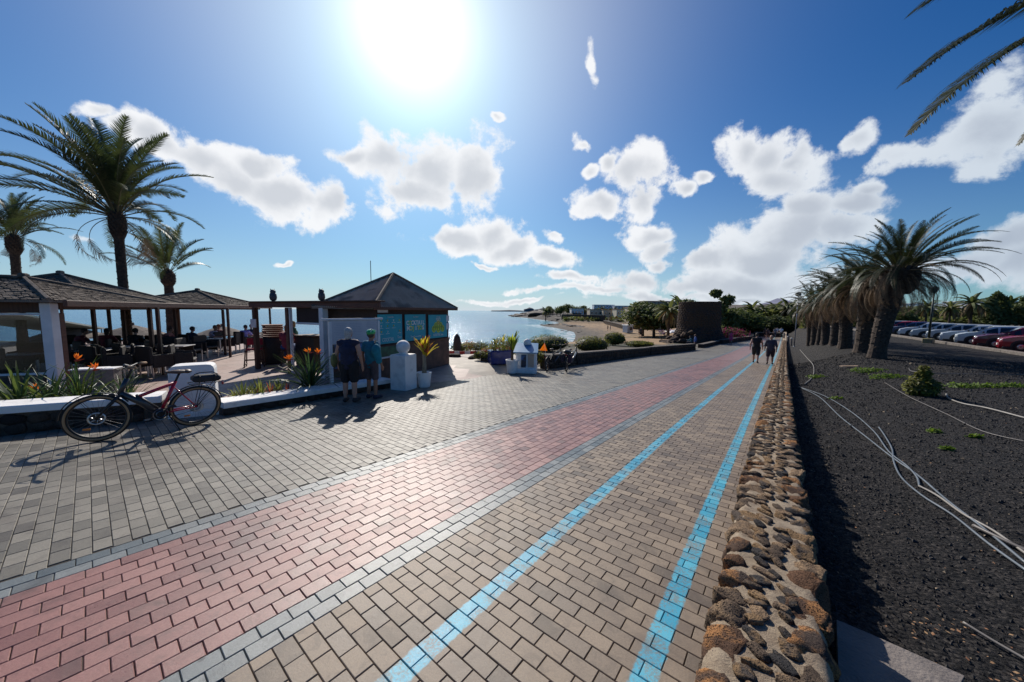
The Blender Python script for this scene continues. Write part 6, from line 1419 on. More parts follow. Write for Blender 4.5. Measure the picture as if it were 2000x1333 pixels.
pot((0, 0, 0), .20, .43, m_white, t_); mb = MB(); mb.tube([(0, 0, .38), (.01, 0, .7), (0, .01, .93)], [.07, .055, .05], 8); mb.obj('stem', mat('pale_stem', (.28, .24, .18), (.18, .15, .1), 12, .9), t_)
sword_tuft(t_, (0, 0, .88), 40, .60, .04, [m_lfy, m_lfy, m_lf2], 3, .35); sword_tuft(t_, (.05, .02, .86), 30, .62, .04, [m_lfr, m_lfr, m_lfy], 4, .6)
p = on(1000, 729); t_ = thing('potted_plant', 'white pot with bright yellow green fronds left of the information stand', 'plant', p)
pot((0, 0, 0), .24, .52, m_white, t_); mb = MB(); mb.tube([(0, 0, .4), (0, 0, .9)], [.06, .04], 8); mb.obj('stem', m_twig, t_)
sword_tuft(t_, (0, 0, .8), 30, .85, .05, [mat('bright_frond', (.45, .50, .04), (.35, .42, .04), 4, .5, trans=.55), m_lf2], 5, .32)
p = on(977, 711); t_ = thing('planter_tub', 'glossy dark blue square planter tub with flowers', 'planter', p, .3); m_cob = mat('cobalt_glaze', (.006, .018, .13), (.008, .025, .18), 4, .18)
mb = MB(); mb.rbox((0, 0, .30), (.95, .55, .58), .04); mb.obj('tub', m_cob, t_)
add_mesh('foliage', leaf_cloud('foliage', [((0, 0, .75), (.5, .3, .25))], 700, .07, [m_bushA, m_bushY], 77), t_, kind='stuff'); add_mesh('blossom', leaf_cloud('blossom', [((0, 0, .8), (.5, .3, .22))], 60, .06, [m_flP], 78), t_, kind='stuff')
# flower bed: small shrubs along the sea-side edge
fb = [(898, 690, .55, .30, 'A', 'yellow green shrub beside the folded parasol'), (915, 688, .75, .42, 'P', 'pale flowering shrub right of the folded parasol'), (938, 690, .8, .45, 'A', 'dark green rounded shrub behind the red and white tape'), (962, 698, .6, .34, 'P', 'pinkish flowering shrub left of the blue tub'), (945, 704, .5, .25, 'A', 'low green shrub in front of the tape'), (1046, 716, .5, .4, 'A', 'leafy dark shrub right of the information stand'), (990, 700, .6, .5, 'Y', 'yellow flowering shrub behind the blue tub')]
for i, (px, py, w_, h_, k, lab) in enumerate(fb):
    q = on(px, py); q = Vector((q.x, q.y, q.z)); mm = {'A': [m_bushA, m_bushB], 'P': [m_flP, m_bushA, m_bushA], 'Y': [m_bushY, m_bushA]}[k]; bush(lab, q, (w_, w_ * .7, h_), 1400, .07, mm, 300 + i, 'shrubs in the flower bed', 'flowering_shrub', 'shrub')
for i, (px, py, h_, lab) in enumerate(((968, 694, 1.2, 'tall spiky plant left in the flower bed'), (982, 694, 1.35, 'tall spiky plant with reddish tips behind the blue tub'))):
    q = on(px, py); t_ = thing('spiky_plant', lab, 'plant', q, 0, 'spiky plants'); mb = MB(); mb.tube([(0, 0, 0), (0, 0, h_ * .6)], .04, 6); mb.obj('stem', m_twig, t_); sword_tuft(t_, (0, 0, h_ * .5), 14, h_ * .55, .04, [m_lf2, m_lfy], 60 + i, .5)
q = on(893, 690); t_ = thing('folded_parasol', 'folded dark parasol standing at the terrace edge right of the kiosk', 'parasol', q)
mb = MB(); mb.lathe([(.05, 0), (.10, .02), (.19, .1), (.21, .55), (.16, .85), (.05, 1.02), (.01, 1.05)], 12); mb.obj('wrapped_canopy', mat('parasol_brown', (.045, .028, .022), (.06, .035, .028), 8, .8), t_, smooth=True)
# barrier tape
a_, b_ = on(868, 692), on(1004, 712); a_ = Vector((a_.x, a_.y, a_.z)); tp_ = thing('barrier_tape', 'red and white striped tape strung low along the flower bed', 'tape', a_)
m_tr = mat('tape_red', (.55, .02, .02), None, rough=.4); m_tw = mat('tape_white', (.75, .72, .70), None, rough=.4); b2_ = at(1000, 684, b_.y) - a_; a2_ = at(868, 691, a_.y) - a_
for k in range(12):
    q0, q1 = k / 12., (k + 1) / 12.; f_ = lambda q: a2_.lerp(b2_, q) - Vector((0, 0, .10 * math.sin(q * math.pi)))
    u, v = f_(q0), f_(q1); mb = MB(); mb.add([u, v, v + Vector((0, .004, .15)), u + Vector((0, .004, .15)), u + Vector((0, .012, 0)), v + Vector((0, .012, 0)), v + Vector((0, .016, .15)), u + Vector((0, .016, .15))], [(0, 1, 2, 3), (7, 6, 5, 4), (3, 2, 6, 7), (0, 4, 5, 1)]); mb.obj('tape_band', m_tr if k % 2 else m_tw, tp_)
for q in (0, .5, 1.): u = a2_.lerp(b2_, q); mb = MB(); mb.tube([u - Vector((0, 0, .8)), u + Vector((0, 0, .2))], .018, 5); mb.obj('stake', m_twig, tp_)
for i, (px, py) in enumerate(((885, 697), (925, 700), (950, 705))):
    q = on(px, py); t_ = thing('lava_rock', ['leftmost dark rock at the foot of the striped tape', 'middle dark rock at the foot of the striped tape', 'rightmost dark rock at the foot of the striped tape'][i], 'rock', q, i, 'rocks edging the flower bed'); add_mesh('rock', stone_mesh('rock', 900 + i, 3, .4, .22, .16, m_dry), t_)

# ------------------------------------------------------------------ beds behind the white planter walls
def strelitzia(label, c, n, L_, flowers, seed, group='bird of paradise plants', spread=.5):
    t_ = thing('bird_of_paradise', label, 'plant', c, 0, group); r = random.Random(seed); sword_tuft(t_, (0, 0, 0), int(n * 1.7), L_ * 1.16, .019, [m_lf1, m_lf1, m_lf2], seed, min(1., spread * 1.25), curve=.95)
    for (dx, dy, h_) in flowers:
        mb = MB(); mb.tube([(dx * .2, dy * .2, 0), (dx * .7, dy * .7, h_ * .6), (dx, dy, h_)], .012, 5); st_ = mb.obj('flower_stalk', m_lf2, t_); mb = MB(); mb.cap((dx, dy, h_), .022, (dx + .15, dy, h_ + .03), .004, 6); mb.obj('flower_spathe', m_lfr, st_, smooth=True)
        for k in range(6):
            a = R(35 + k * 22 + r.uniform(-8, 8)); e = Vector((dx + math.cos(a) * .11, dy + r.uniform(-.06, .06), h_ + .03 + math.sin(a) * .12)); b0 = Vector((dx + .02, dy, h_ + .02)); mb = MB(); w_ = Vector((math.sin(a), 0, -math.cos(a))) * .018; m0 = b0.lerp(e, .55); mb.add([b0, m0 + w_, e, m0 - w_, m0 + Vector((0, .02, 0))], [(0, 1, 4), (1, 2, 4), (2, 3, 4), (3, 0, 4)]); mb.obj('petal', m_flO, st_)
    return t_
def behind(px, Y, z=-1.95): q = at(px, 700, Y); return Vector((q.x, q.y, z))
strelitzia('large bird of paradise plant with orange flowers left of the notice board', behind(604, 8.15, -1.95), 60, .98, [(-.5, 0, .72), (-.08, .1, .88), (.20, -.0, .88)], 5, spread=.75)
strelitzia('bird of paradise plant with yellow orange blooms in front of the brown corner post', behind(150, 6.2, -2.0), 46, .95, [(-.02, 0, 1.02), (.30, .0, .85)], 6, spread=.7)
strelitzia('broad leaved plant in front of the white corner post', behind(92, 6.0, -2.0), 34, .88, [(-.25, .0, .5)], 7, spread=.5)
strelitzia('dense sword leaved plant at the far left behind the white wall', behind(30, 5.6, -1.9), 46, .92, [], 8, spread=.6)
strelitzia('sword leaved plant between the two flowering ones', behind(235, 6.5, -2.0), 40, .75, [], 9, spread=.85)
m_succ = mat('succulent_leaf', (.30, .30, .06), (.18, .22, .05), 8, .5, trans=.4)
for i, (px, Y, n, L_, lab) in enumerate(((470, 7.0, 34, .46, 'small yellow green tufts at the left of the low planter'), (505, 7.2, 40, .50, 'yellow green succulent tuft in the middle of the low planter'), (540, 7.5, 22, .42, 'thin reddish tuft near the big flowering plant'), (455, 6.8, 16, .32, 'sparse tuft beside the white pier'))):
    q = behind(px, Y, -1.93); t_ = thing('succulent_tuft', lab, 'plant', q, 0, 'succulent tufts in the planter'); sword_tuft(t_, (0, 0, 0), n, L_, .016, [m_succ, m_succ, m_lf2], 70 + i, .9, curve=.3); sword_tuft(t_, (.18, .05, 0), n // 2, L_ * .8, .014, [m_succ, m_lfr], 80 + i, .9, curve=.3)
q = behind(365, 7.4, -2.0); bush('small yellow green shrub with orange blossoms behind the white pier', q, (.30, .22, .42), 900, .06, [m_bushY, m_bushY, m_bushA, m_flP], 88, None, 'flowering_shrub', 'shrub')
t_ = thing('wire_edging', 'thin rusty looped wire edging along the low planter', 'edging', behind(440, 6.75, -1.93)); m_rw = mat('rusty_wire', (.28, .07, .04), None, rough=.7)
for k in range(7):
    p0 = behind(440, 6.75, -1.93).lerp(behind(560, 7.85, -1.93), k / 7.) - t_.location; p1 = behind(440, 6.75, -1.93).lerp(behind(560, 7.85, -1.93), (k + 1) / 7.) - t_.location; mb = MB(); mb.tube([p0, p0 + Vector((0, 0, .16)), p0.lerp(p1, .5) + Vector((0, 0, .24)), p1 + Vector((0, 0, .16)), p1], .006, 4); mb.obj('loop', m_rw, t_)
mb = MB(); mb.add([PL0 - d0 * 3 + Vector((-d0.y * .42, d0.x * .42, .24)), P_pier + Vector((-d0.y * .42, d0.x * .42, .18)), P_pier + Vector((-d0.y * 1.5, d0.x * 1.5, -.1)), PL0 - d0 * 3 + Vector((-d0.y * 2.2, d0.x * 2.2, -.1))], [(0, 1, 2, 3)]); mb.obj('planting_soil', m_twig, kind='structure')

# ------------------------------------------------------------------ hoses and weeds on the gravel
m_hoseA = mat('hose_grey', (.15, .175, .20), (.10, .12, .14), 5, .45); m_hoseB = mat('hose_pale', (.27, .25, .22), (.20, .18, .16), 5, .5); m_hoseT = mat('drip_tube', (.13, .115, .105), None, rough=.5)
def gpt(px, py, up): q = on(px, py); s, v = SV(q.x, q.y); return Vector((q.x, q.y, gravel_z(q.x, q.y, s, v) + up))
def hose(label, pts, rad, m_, group='irrigation hoses on the gravel'):
    P_ = [gpt(px, py, rad * 1.2 + .014) for px, py in pts]; out = []
    for i in range(len(P_) - 1):
        a, b = P_[max(i - 1, 0)], P_[i]; c, d = P_[i + 1], P_[min(i + 2, len(P_) - 1)]
        for k in range(5): q = k / 5.; out.append(.5 * ((2 * b) + (c - a) * q + (2 * a - 5 * b + 4 * c - d) * q * q + (3 * b - a - 3 * c + d) * q ** 3))
    out.append(P_[-1]); mb = MB(); o0 = out[0].copy(); mb.tube([p - o0 for p in out], rad, 7); o = mb.obj('hose', m_, smooth=True); o.location = o0; set_props(o, label, 'hose', group)
hose('straight grey hose running from the wall down to the lower right corner', [(1566, 760), (1600, 778), (1640, 815), (1690, 855), (1745, 900), (1790, 930), (1850, 985), (1920, 1040), (2010, 1112)], .0105, m_hoseA)
hose('grey hose looping away to the right before rejoining the bundle', [(1560, 758), (1610, 775), (1660, 805), (1705, 845), (1735, 885), (1770, 915), (1790, 935), (1795, 955)], .010, m_hoseA)
hose('curved grey hose bowing left of the bundle in the foreground', [(1716, 838), (1728, 855), (1742, 880), (1745, 905), (1760, 935), (1800, 975), (1860, 1015), (1930, 1068), (2010, 1128)], .010, m_hoseA)
hose('pale hose beside the bundle at the right edge', [(1795, 955), (1830, 975), (1880, 1012), (1940, 1045), (2010, 1092)], .011, m_hoseB)
hose('brown looking hose end above the bundle at the right edge', [(1900, 1036), (1950, 1060), (2010, 1085)], .016, m_hoseT)
hose('pale hose curving up beside the wall towards the lamp post', [(1572, 752), (1588, 735), (1588, 715), (1576, 700), (1562, 684)], .016, m_hoseB)
hose('pale hose with a hooked end on the right of the bed', [(1848, 772), (1852, 780), (1880, 790), (1930, 802), (2010, 822)], .018, m_hoseB)
hose('thin dark drip tube crossing the bed diagonally behind the shrub', [(1728, 748), (1770, 775), (1800, 790), (1850, 812), (1920, 845), (2010, 868)], .009, m_hoseT)
hose('thin tube lying across the bed far back near the palms', [(1775, 722), (1785, 727), (1840, 731), (2010, 733)], .012, m_hoseT)
hose('thin tube in the near right corner of the bed', [(1880, 1225), (1940, 1260), (2010, 1300)], .008, m_hoseB)
m_weed = mat('weed_green', (.16, .24, .02), (.10, .17, .02), 6, .6, trans=.45)
def weed(label, px, py, w_, h_, n, seed):
    q = gpt(px, py, 0); t_ = thing('weed_patch', label, 'weeds', q, 0, 'green weeds on the gravel'); add_mesh('leaves', leaf_cloud('leaves', [((0, 0, h_ * .35), (w_, w_ * .45, h_))], n, .045 * (1 + q.y * .05), [m_weed], seed, .1, up=.9), t_, kind='stuff')
for i, (px, py, w_, h_, lab) in enumerate(((1700, 726, .8, .10, 'largest weed patch, left one behind the drip tube'), (1735, 738, .7, .10, 'weed patch just left of the shrub'), (1880, 757, .5, .1, 'weed patch just right of the shrub'), (1930, 756, .45, .08, 'weed patch in the middle of the three at the right'), (1982, 756, .5, .08, 'weed patch at the right edge of the photo'), (1596, 738, .4, .08, 'weed patch by the curving pale hose'), (1633, 780, .2, .04, 'tiny weed pair near the start of the hoses'), (1826, 844, .13, .04, 'small bright weed in the middle of the bed'), (1905, 855, .12, .04, 'small bright weed right of the middle'), (1850, 880, .06, .02, 'faint sprout among the gravel'))): weed(lab, px, py, w_, h_, int(260 * w_ / .5) + 40, 500 + i)
q = gpt(1798, 772, 0); t_ = thing('conifer_shrub', 'young bushy green conifer shrub growing from the black gravel', 'shrub', q); s_ = q.y / 9.
add_mesh('foliage', leaf_cloud('foliage', [((0, 0, .22 * s_), (.36 * s_, .3 * s_, .30 * s_)), ((.02, 0, .55 * s_), (.12 * s_, .12 * s_, .26 * s_))], 5200, .075, [m_bushA, mat('conifer_olive', (.085, .09, .02), (.13, .13, .03), 3, .6, trans=.35)], 44, .1, up=.9, wts=[4, 1]), t_, kind='stuff'); mb = MB(); mb.tube([(0, 0, 0), (0, 0, .7 * s_)], [.03, .008], 5); mb.obj('stem', m_twig, t_)
q = gpt(1660, 718, .03); t_ = thing('plank', 'short pale plank lying on the gravel left of the largest weed patch', 'plank', q, .1); mb = MB(); mb.rbox((0, 0, .03), (.9, .14, .04), .008); mb.obj('board', mat('pale_plank', (.42, .28, .17), (.5, .36, .24), 6, .8), t_)
r = random.Random(9); chips = MB()
for (cx, cy, n, w_) in ((1840, 1235, 36, .16), (1640, 842, 14, .2), (1760, 905, 14, .2), (1950, 1330, 20, .15), (1700, 1000, 24, .8), (1900, 1150, 30, .9), (1800, 800, 30, 1.5)):
    q = gpt(cx, cy, 0)
    for k in range(n):
        c = q + Vector((r.gauss(0, w_), r.gauss(0, w_ * .5), .016)); c.z = gravel_z(c.x, c.y, *SV(c.x, c.y)) + .014; a = r.uniform(0, 6.28); l_ = r.uniform(.008, .028); d = Vector((math.cos(a), math.sin(a), r.uniform(-.2, .3))); e = Vector((-d.y, d.x, .2)) * l_ * .3
        chips.add([c, c + d * l_ * .5 + e, c + d * l_, c + d * l_ * .5 - e], [(0, 1, 2, 3)])
chips.obj('dry_leaf_litter', mat('dry_leaf', (.26, .11, .05), (.38, .24, .12), 30, .85), kind='stuff')
# ------------------------------------------------------------------ cars
m_glassc = mat('car_glass', (.012, .016, .02), None, rough=.06, spec=.8); m_hl = mat('headlamp', (.65, .68, .70), None, rough=.1, coat=1.); m_alloy = mat('alloy', (.45, .45, .47), None, rough=.3, metal=.9); m_plate = mat('number_plate', (.7, .7, .68), None, rough=.5); m_tl = mat('tail_lamp', (.30, .008, .008), None, rough=.2)
def paint(key, c): return mat('paint_' + key, c, None, rough=.28, coat=.8, metal=.0)
def car_meshes(kind):
    L_, W_, Ht = {'hatch': (3.95, 1.72, 1.46), 'sedan': (4.35, 1.78, 1.45), 'van': (4.9, 1.92, 1.95)}[kind]
    P_ = {'hatch': [(-.5, .62, .88), (-.497, .70, .95), (-.46, .98, 1.0), (-.40, 1.36, 1.0), (-.30, 1.44, 1.0), (-.05, 1.46, 1.0), (.10, 1.42, 1.0), (.27, .98, 1.0), (.38, .90, .98), (.47, .78, .93), (.5, .60, .86)],
          'sedan': [(-.5, .66, .88), (-.49, .90, .95), (-.42, .98, 1.0), (-.28, 1.34, 1.0), (-.18, 1.43, 1.0), (0, 1.45, 1.0), (.10, 1.40, 1.0), (.25, .98, 1.0), (.38, .88, .98), (.47, .76, .93), (.5, .60, .86)],
          'van': [(-.5, .7, .94), (-.498, 1.2, .98), (-.49, 1.82, 1.0), (-.4, 1.93, 1.0), (-.1, 1.95, 1.0), (.18, 1.90, 1.0), (.27, 1.70, 1.0), (.38, 1.12, 1.0), (.44, 1.0, .97), (.485, .86, .93), (.5, .62, .88)]}[kind]
    belt = {'hatch': .92, 'sedan': .90, 'van': 1.10}[kind]; out = {}
    body = MB(); rows = []
    for (x, zt, wf) in P_:
        w = W_ / 2 * wf; zb = .22; zz = min(zt, belt); tum = .74 if kind != 'van' else .88
        k = (zt - belt) / (Ht - belt) if zt > belt else 0; wt = w * (1 - (1 - tum) * max(0, k)); pr = [(w * .93, zb), (w * .99, .38), (w, .62 if zz > .62 else zz * .96), (w * .985, zz)] + ([(wt, zt - .05 * k), (wt * .86, zt)] if zt > belt else [(w * .93, zt + .012), (w * .8, zt + .03)])
        rows.append([(x * L_, y, z) for (y, z) in pr] + [(x * L_, -y, z) for (y, z) in reversed(pr)])
    n_ = len(rows[0]); V = [p for r_ in rows for p in r_]; F = []
    for i in range(len(rows) - 1):
        for k in range(n_): j = (k + 1) % n_; F.append((i * n_ + k, i * n_ + j, (i + 1) * n_ + j, (i + 1) * n_ + k))
    F.append(tuple(range(n_))); F.append(tuple(range(len(V) - 1, len(V) - n_ - 1, -1))); body.add(V, F); out['body'] = body
    # glazing panels standing a little proud
    g = {}
    cab = [q for q in P_ if q[1] > belt + .02]; x0, x1 = cab[0][0] * L_, cab[-1][0] * L_
    def yz(x, f):   # point on the cabin side at length x, height fraction f
        xs = [q[0] * L_ for q in P_]; i = max(j for j in range(len(xs)) if xs[j] <= x + 1e-6); i = min(i, len(xs) - 2); t_ = (x - xs[i]) / (xs[i + 1] - xs[i]); zt = lerp(P_[i][1], P_[i + 1][1], t_); k = max(0, (zt - belt) / (Ht - belt)); tum = .74 if kind != 'van' else .88; z = belt + (zt - .09 - belt) * f; w = W_ / 2; kk = (z - belt) / (Ht - belt); return w * (.985 - (.985 - tum) * kk) + .012, z
    wins = {'hatch': [(-.38, -.20), (-.18, .03), (.05, .17)], 'sedan': [(-.26, -.10), (-.08, .08), (.10, .16)], 'van': [(-.46, -.22), (-.20, .04), (.06, .26)]}[kind]
    for s_ in (-1, 1):
        for wi, (a, b) in enumerate(wins):
            mb = MB(); a *= L_; b *= L_; vs_ = []
            for x in (a, b):
                for f in (.06, .92): y, z = yz(x, f); vs_.append((x + (0 if f < .5 else -.02 * (1 if x == b else -1)), s_ * y, max(z, belt + .02)))
            mb.add(vs_, [(0, 2, 3, 1) if s_ > 0 else (0, 1, 3, 2)]); out.setdefault('side_window', []).append(mb)
    def front(xa, za, xb, zb, ws): mb = MB(); w0, w1 = ws; dx = zb - za; n = Vector((dx, 0, xa - xb)).normalized() * .012; mb.add([(xa + n.x, -w0, za + n.z), (xa + n.x, w0, za + n.z), (xb + n.x, w1, zb + n.z), (xb + n.x, -w1, zb + n.z)], [(0, 1, 2, 3)]); return mb
    ps = P_
    iw = {'hatch': (7, 6), 'sedan': (7, 6), 'van': (7, 6)}[kind]; A, B = ps[iw[0]], ps[iw[1]]; out['windscreen'] = front(A[0] * L_ - .05, A[1] + .04, B[0] * L_ + .03, B[1] - .03, (W_ * .43, W_ * .36))
    A, B = {'hatch': (ps[2], ps[3]), 'sedan': (ps[2], ps[3]), 'van': (ps[1], ps[2])}[kind]; mb = MB(); n = Vector((-(B[1] - A[1]), 0, (B[0] - A[0]) * L_)).normalized() * .014; a_ = (A[0] * L_ * .99, A[1] + .05); b_ = (B[0] * L_, B[1] - .05); mb.add([(a_[0] + n.x, -W_ * .40, a_[1] + n.z), (a_[0] + n.x, W_ * .40, a_[1] + n.z), (b_[0] + n.x, W_ * .34, b_[1] + n.z), (b_[0] + n.x, -W_ * .34, b_[1] + n.z)], [(3, 2, 1, 0)]); out['rear_window'] = mb
    return out, L_, W_, Ht
CARS = {}
def car(label, kind, loc, rz, pm, group='cars parked facing the kerb'):
    if kind not in CARS:
        parts, L_, W_, Ht = car_meshes(kind); ms = []
        ms.append(('body', parts['body'].mesh('body', paint('x', (.5, .5, .5)), False), True))
        for w in parts['side_window']: ms.append(('side_window', w.mesh('side_window', m_glassc), False))
        ms.append(('windscreen', parts['windscreen'].mesh('windscreen', m_glassc), False)); ms.append(('rear_window', parts['rear_window'].mesh('rear_window', m_glassc), False))
        for s_ in (-1, 1):
            mb = MB(); mb.ball((L_ * .462, s_ * W_ * .36, .70), (.14, .16, .075), 12, 8); ms.append(('headlight', mb.mesh('headlight', m_hl, True), False)); mb = MB(); mb.rbox((-L_ * .49, s_ * W_ * .40, .80), (.08, .14, .2), .02); ms.append(('tail_light', mb.mesh('tail_light', m_tl), False))
            mb = MB(); mb.rbox((L_ * .20, s_ * (W_ / 2 + .07), 1.0), (.10, .15, .11), .03); ms.append(('wing_mirror', mb.mesh('wing_mirror', m_black), False))
            for hx in (.02, -.18): mb = MB(); mb.rbox((hx * L_, s_ * (W_ / 2 + .004), .80), (.14, .02, .025), .006); ms.append(('door_handle', mb.mesh('door_handle', m_black), False))
            for hx in (.155, -.075, -.25): mb = MB(); mb.rbox((hx * L_, s_ * (W_ / 2 - .002), .60), (.008, .012, .56), .002); ms.append(('door_gap', mb.mesh('door_gap', m_black), False))
        mb = MB(); mb.rbox((L_ * .492, 0, .46), (.06, W_ * .62, .16), .02); ms.append(('grille', mb.mesh('grille', m_black), False)); mb = MB(); mb.rbox((L_ * .504, 0, .42), (.03, .5, .11), .004); ms.append(('number_plate', mb.mesh('number_plate', m_plate), False))
        mb = MB(); mb.rbox((0, 0, .24), (L_ * .94, W_ * .96, .16), .03); ms.append(('underbody', mb.mesh('underbody', m_black), False))
        CARS[kind] = (ms, L_, W_)
    ms, L_, W_ = CARS[kind]; t_ = thing('parked_' + ('van' if kind == 'van' else 'car'), label, 'van' if kind == 'van' else 'car', loc, rz, group)
    for (nm, me, painted) in ms:
        o = add_mesh(nm, me, t_)
        if painted: o.material_slots[0].link = 'OBJECT'; o.material_slots[0].material = pm; 
    if 'whl' not in CARS:
        mb = MB(); mb.ring((0, 0, 0), .25, .085, 28, 8); ty = mb.mesh('tyre', m_tyre, True); mb = MB(); mb.lathe([(.02, .06), (.06, .07), (.19, .06), (.21, .03), (.21, -.04), (.02, -.04)], 20, axis='Y'); ri = mb.mesh('rim', m_alloy, True); mb = MB(); mb.lathe([(.36, -.09), (.36, .052), (.34, .06), (.02, .058)], 28, axis='Y'); ar = mb.mesh('wheel_arch', m_black, False); CARS['whl'] = (ty, ri, ar)
    ty, ri, ar = CARS['whl']
    for sx in (.31, -.31):
        for s_ in (-1, 1):
            a = add_mesh('wheel_arch', ar, t_); a.location = (sx * L_, s_ * (W_ / 2 - .055), .36); a.rotation_euler = (0, 0, 0 if s_ > 0 else math.pi)
            w = add_mesh('tyre', ty, t_); w.location = (sx * L_, s_ * (W_ / 2 - .06), .325); w.rotation_euler = (0, 0, 0 if s_ > 0 else math.pi); q = add_mesh('rim', ri, w)
    return t_
heading = R(129); nvec = Vector((math.cos(heading), math.sin(heading), 0)); kd3 = Vector((kd.x, kd.y, 0))
cs = [(1.3, 'hatch', (.62, .012, .015), 'bright red hatchback at the right edge of the picture'), (4.0, 'hatch', (.34, .012, .025), 'dark red hatchback with round headlights, second from the right edge'), (6.6, 'sedan', (.14, .008, .02), 'long dark red saloon car, third from the right edge'), (9.0, 'hatch', (.55, .60, .62), 'white car partly hidden behind the dark red saloon'), (11.2, 'sedan', (.42, .47, .54), 'pale silver blue saloon left of the white car'), (13.6, 'hatch', (.36, .39, .43), 'silver hatchback right behind the dark lamp post'), (16.6, 'sedan', (.40, .44, .46), 'silver grey car just left of the dark lamp post'), (19.4, 'sedan', (.62, .63, .65), 'white car, second left of the dark lamp post'), (22.0, 'hatch', (.03, .05, .12), 'dark blue car between the white one and the red one'), (24.6, 'hatch', (.40, .015, .03), 'red car farthest along the kerb beside the big palm trunk'), (27.6, 'hatch', (.30, .33, .36), 'grey car mostly hidden by the big palm trunk')]
for (q, kind, col, lab) in cs:
    L_ = {'hatch': 3.95, 'sedan': 4.35}[kind]; p = Vector((KERB0.x, KERB0.y, -2.19)) + kd3 * q - nvec * (L_ / 2 + .55); car(lab, kind, p, heading, paint('%d' % int(sum(c * w for c, w in zip(col, (900, 3100, 7700)))), col))
for (q, d, kind, col, lab, rz) in ((15, 17, 'van', (.50, .53, .56), 'long pale van parked side on behind the front row', 1.05), (23, 16, 'van', (.60, .63, .65), 'white van behind the row beyond the lamp post', 1.05), (3.5, 14.5, 'van', (.02, .06, .30), 'blue van behind the dark red saloon at the right edge', heading), (9, 21, 'van', (.05, .22, .50), 'light blue van far right behind the row', 1.05)):
    p = Vector((KERB0.x, KERB0.y, -2.19)) + kd3 * q - nvec * d; car(lab, kind, p, rz, paint('v%d' % int(q * 10), col), 'vehicles in the second row')

# ------------------------------------------------------------------ lamp posts
def lamp(label, base, H_, m_, group, kind):
    t_ = thing('street_lamp', label, 'street lamp', base, 0, group); mb = MB(); mb.tube([(0, 0, 0), (0, 0, H_)], [.055, .035] if kind == 'globe' else [.07, .045], 8); mb.obj('pole', m_, t_, smooth=True)
    if kind == 'globe':
        mb = MB(); mb.lathe([(.05, H_ - .02), (.24, H_ + .08), (.28, H_ + .22), (.22, H_ + .34), (.05, H_ + .40)], 16); mb.obj('lantern', mat('smoked_lamp', (.05, .06, .065), None, rough=.2), t_, smooth=True); mb = MB(); mb.lathe([(.30, H_ + .33), (.28, H_ + .37), (.05, H_ + .42)], 16); mb.obj('hood', m_black, t_)
    else:
        mb = MB(); mb.lathe([(.10, H_), (.16, H_ + .05), (.20, H_ + .3), (.26, H_ + .33), (.10, H_ + .48), (.02, H_ + .5)], 8); mb.obj('lantern', m_black, t_)
    mb = MB(); mb.lathe([(.10, 0), (.10, .06), (.06, .10)], 10); mb.obj('base_flange', m_, t_)
    return t_
q = on(1551, 678); top = at(1562, 573, q.y); lamp('tall slim silver lamp post with a round head beside the lava wall', q, top.z - q.z - .35, mat('galvanised', (.34, .36, .40), None, rough=.4, metal=.6), 'street lamps', 'globe')
q = Vector((KERB0.x, KERB0.y, 0)) + kd3 * 8.9 - Vector((1.6, 0, 0)) * .9; q = at(1813, 670, 25.6); q.z = H(q.x, q.y)
lamp('dark green lamp post on a yellowed concrete block in front of the parked cars', q + Vector((0, 0, .35)), 3.4, mat('dark_green_metal', (.01, .025, .02), None, rough=.5), 'street lamps', 'lantern')
t_ = thing('concrete_block', 'yellow stained concrete block under the dark green lamp post', 'block', q - Vector((0, 0, .05)), .4); mb = MB(); mb.rbox((0, 0, .2), (.5, .5, .42), .03); mb.obj('block', mat('stained_block', (.30, .25, .10), (.20, .18, .14), 6, .85), t_)
for (px, py, Y, h_) in ((1531, 662, 52, 1.1), (1538, 668, 46, .9), (1545, 672, 40, .9)):
    q = at(px, py, Y); q.z = H(q.x, q.y); t_ = thing('marker_post', {1531: 'farthest low pale post beside the end of the lava wall', 1538: 'middle low pale post beside the lava wall', 1545: 'nearest low pale post beside the lava wall'}[px], 'post', q, 0, 'low posts beside the wall'); mb = MB(); mb.rbox((0, 0, h_ / 2), (.14, .14, h_), .02); mb.obj('post', m_foot, t_); mb = MB(); mb.rbox((0, 0, h_ + .03), (.18, .18, .06), .02); mb.obj('post_cap', m_white, t_)

# ------------------------------------------------------------------ round stone tower
q = on(1366, 676); TY = 46.; cx = at(1366, 600, TY + 3.); rt_ = 2.75; zt_ = at(1366, 589, TY).z; zb_ = H(cx.x, cx.y) - .5
tw = thing('stone_tower', 'dark ruined stone tower with battered base beside the promenade', 'tower', (cx.x, cx.y, zb_), 0); HT_ = zt_ - zb_
m_tow = lava_mat('tower_stone', (.040, .033, .036), (.075, .055, .048), (.10, .062, .04), 1.2)
mb = MB(); prof = [(rt_ * 1.55, 0), (rt_ * 1.18, HT_ * .22), (rt_ * 1.0, HT_ * .42), (rt_ * .96, HT_), (rt_ * .80, HT_ + .02), (rt_ * .78, HT_ - .6)]; mb.lathe(prof, 40); mb.obj('core', m_tow, tw, smooth=False)
r = random.Random(3); sb = MB(); prs = [stone_mesh('st', 700 + k, 1, 1, 1, 1, m_tow) for k in range(4)]; nrw = 24; cnt = 0; rest_ = MB()
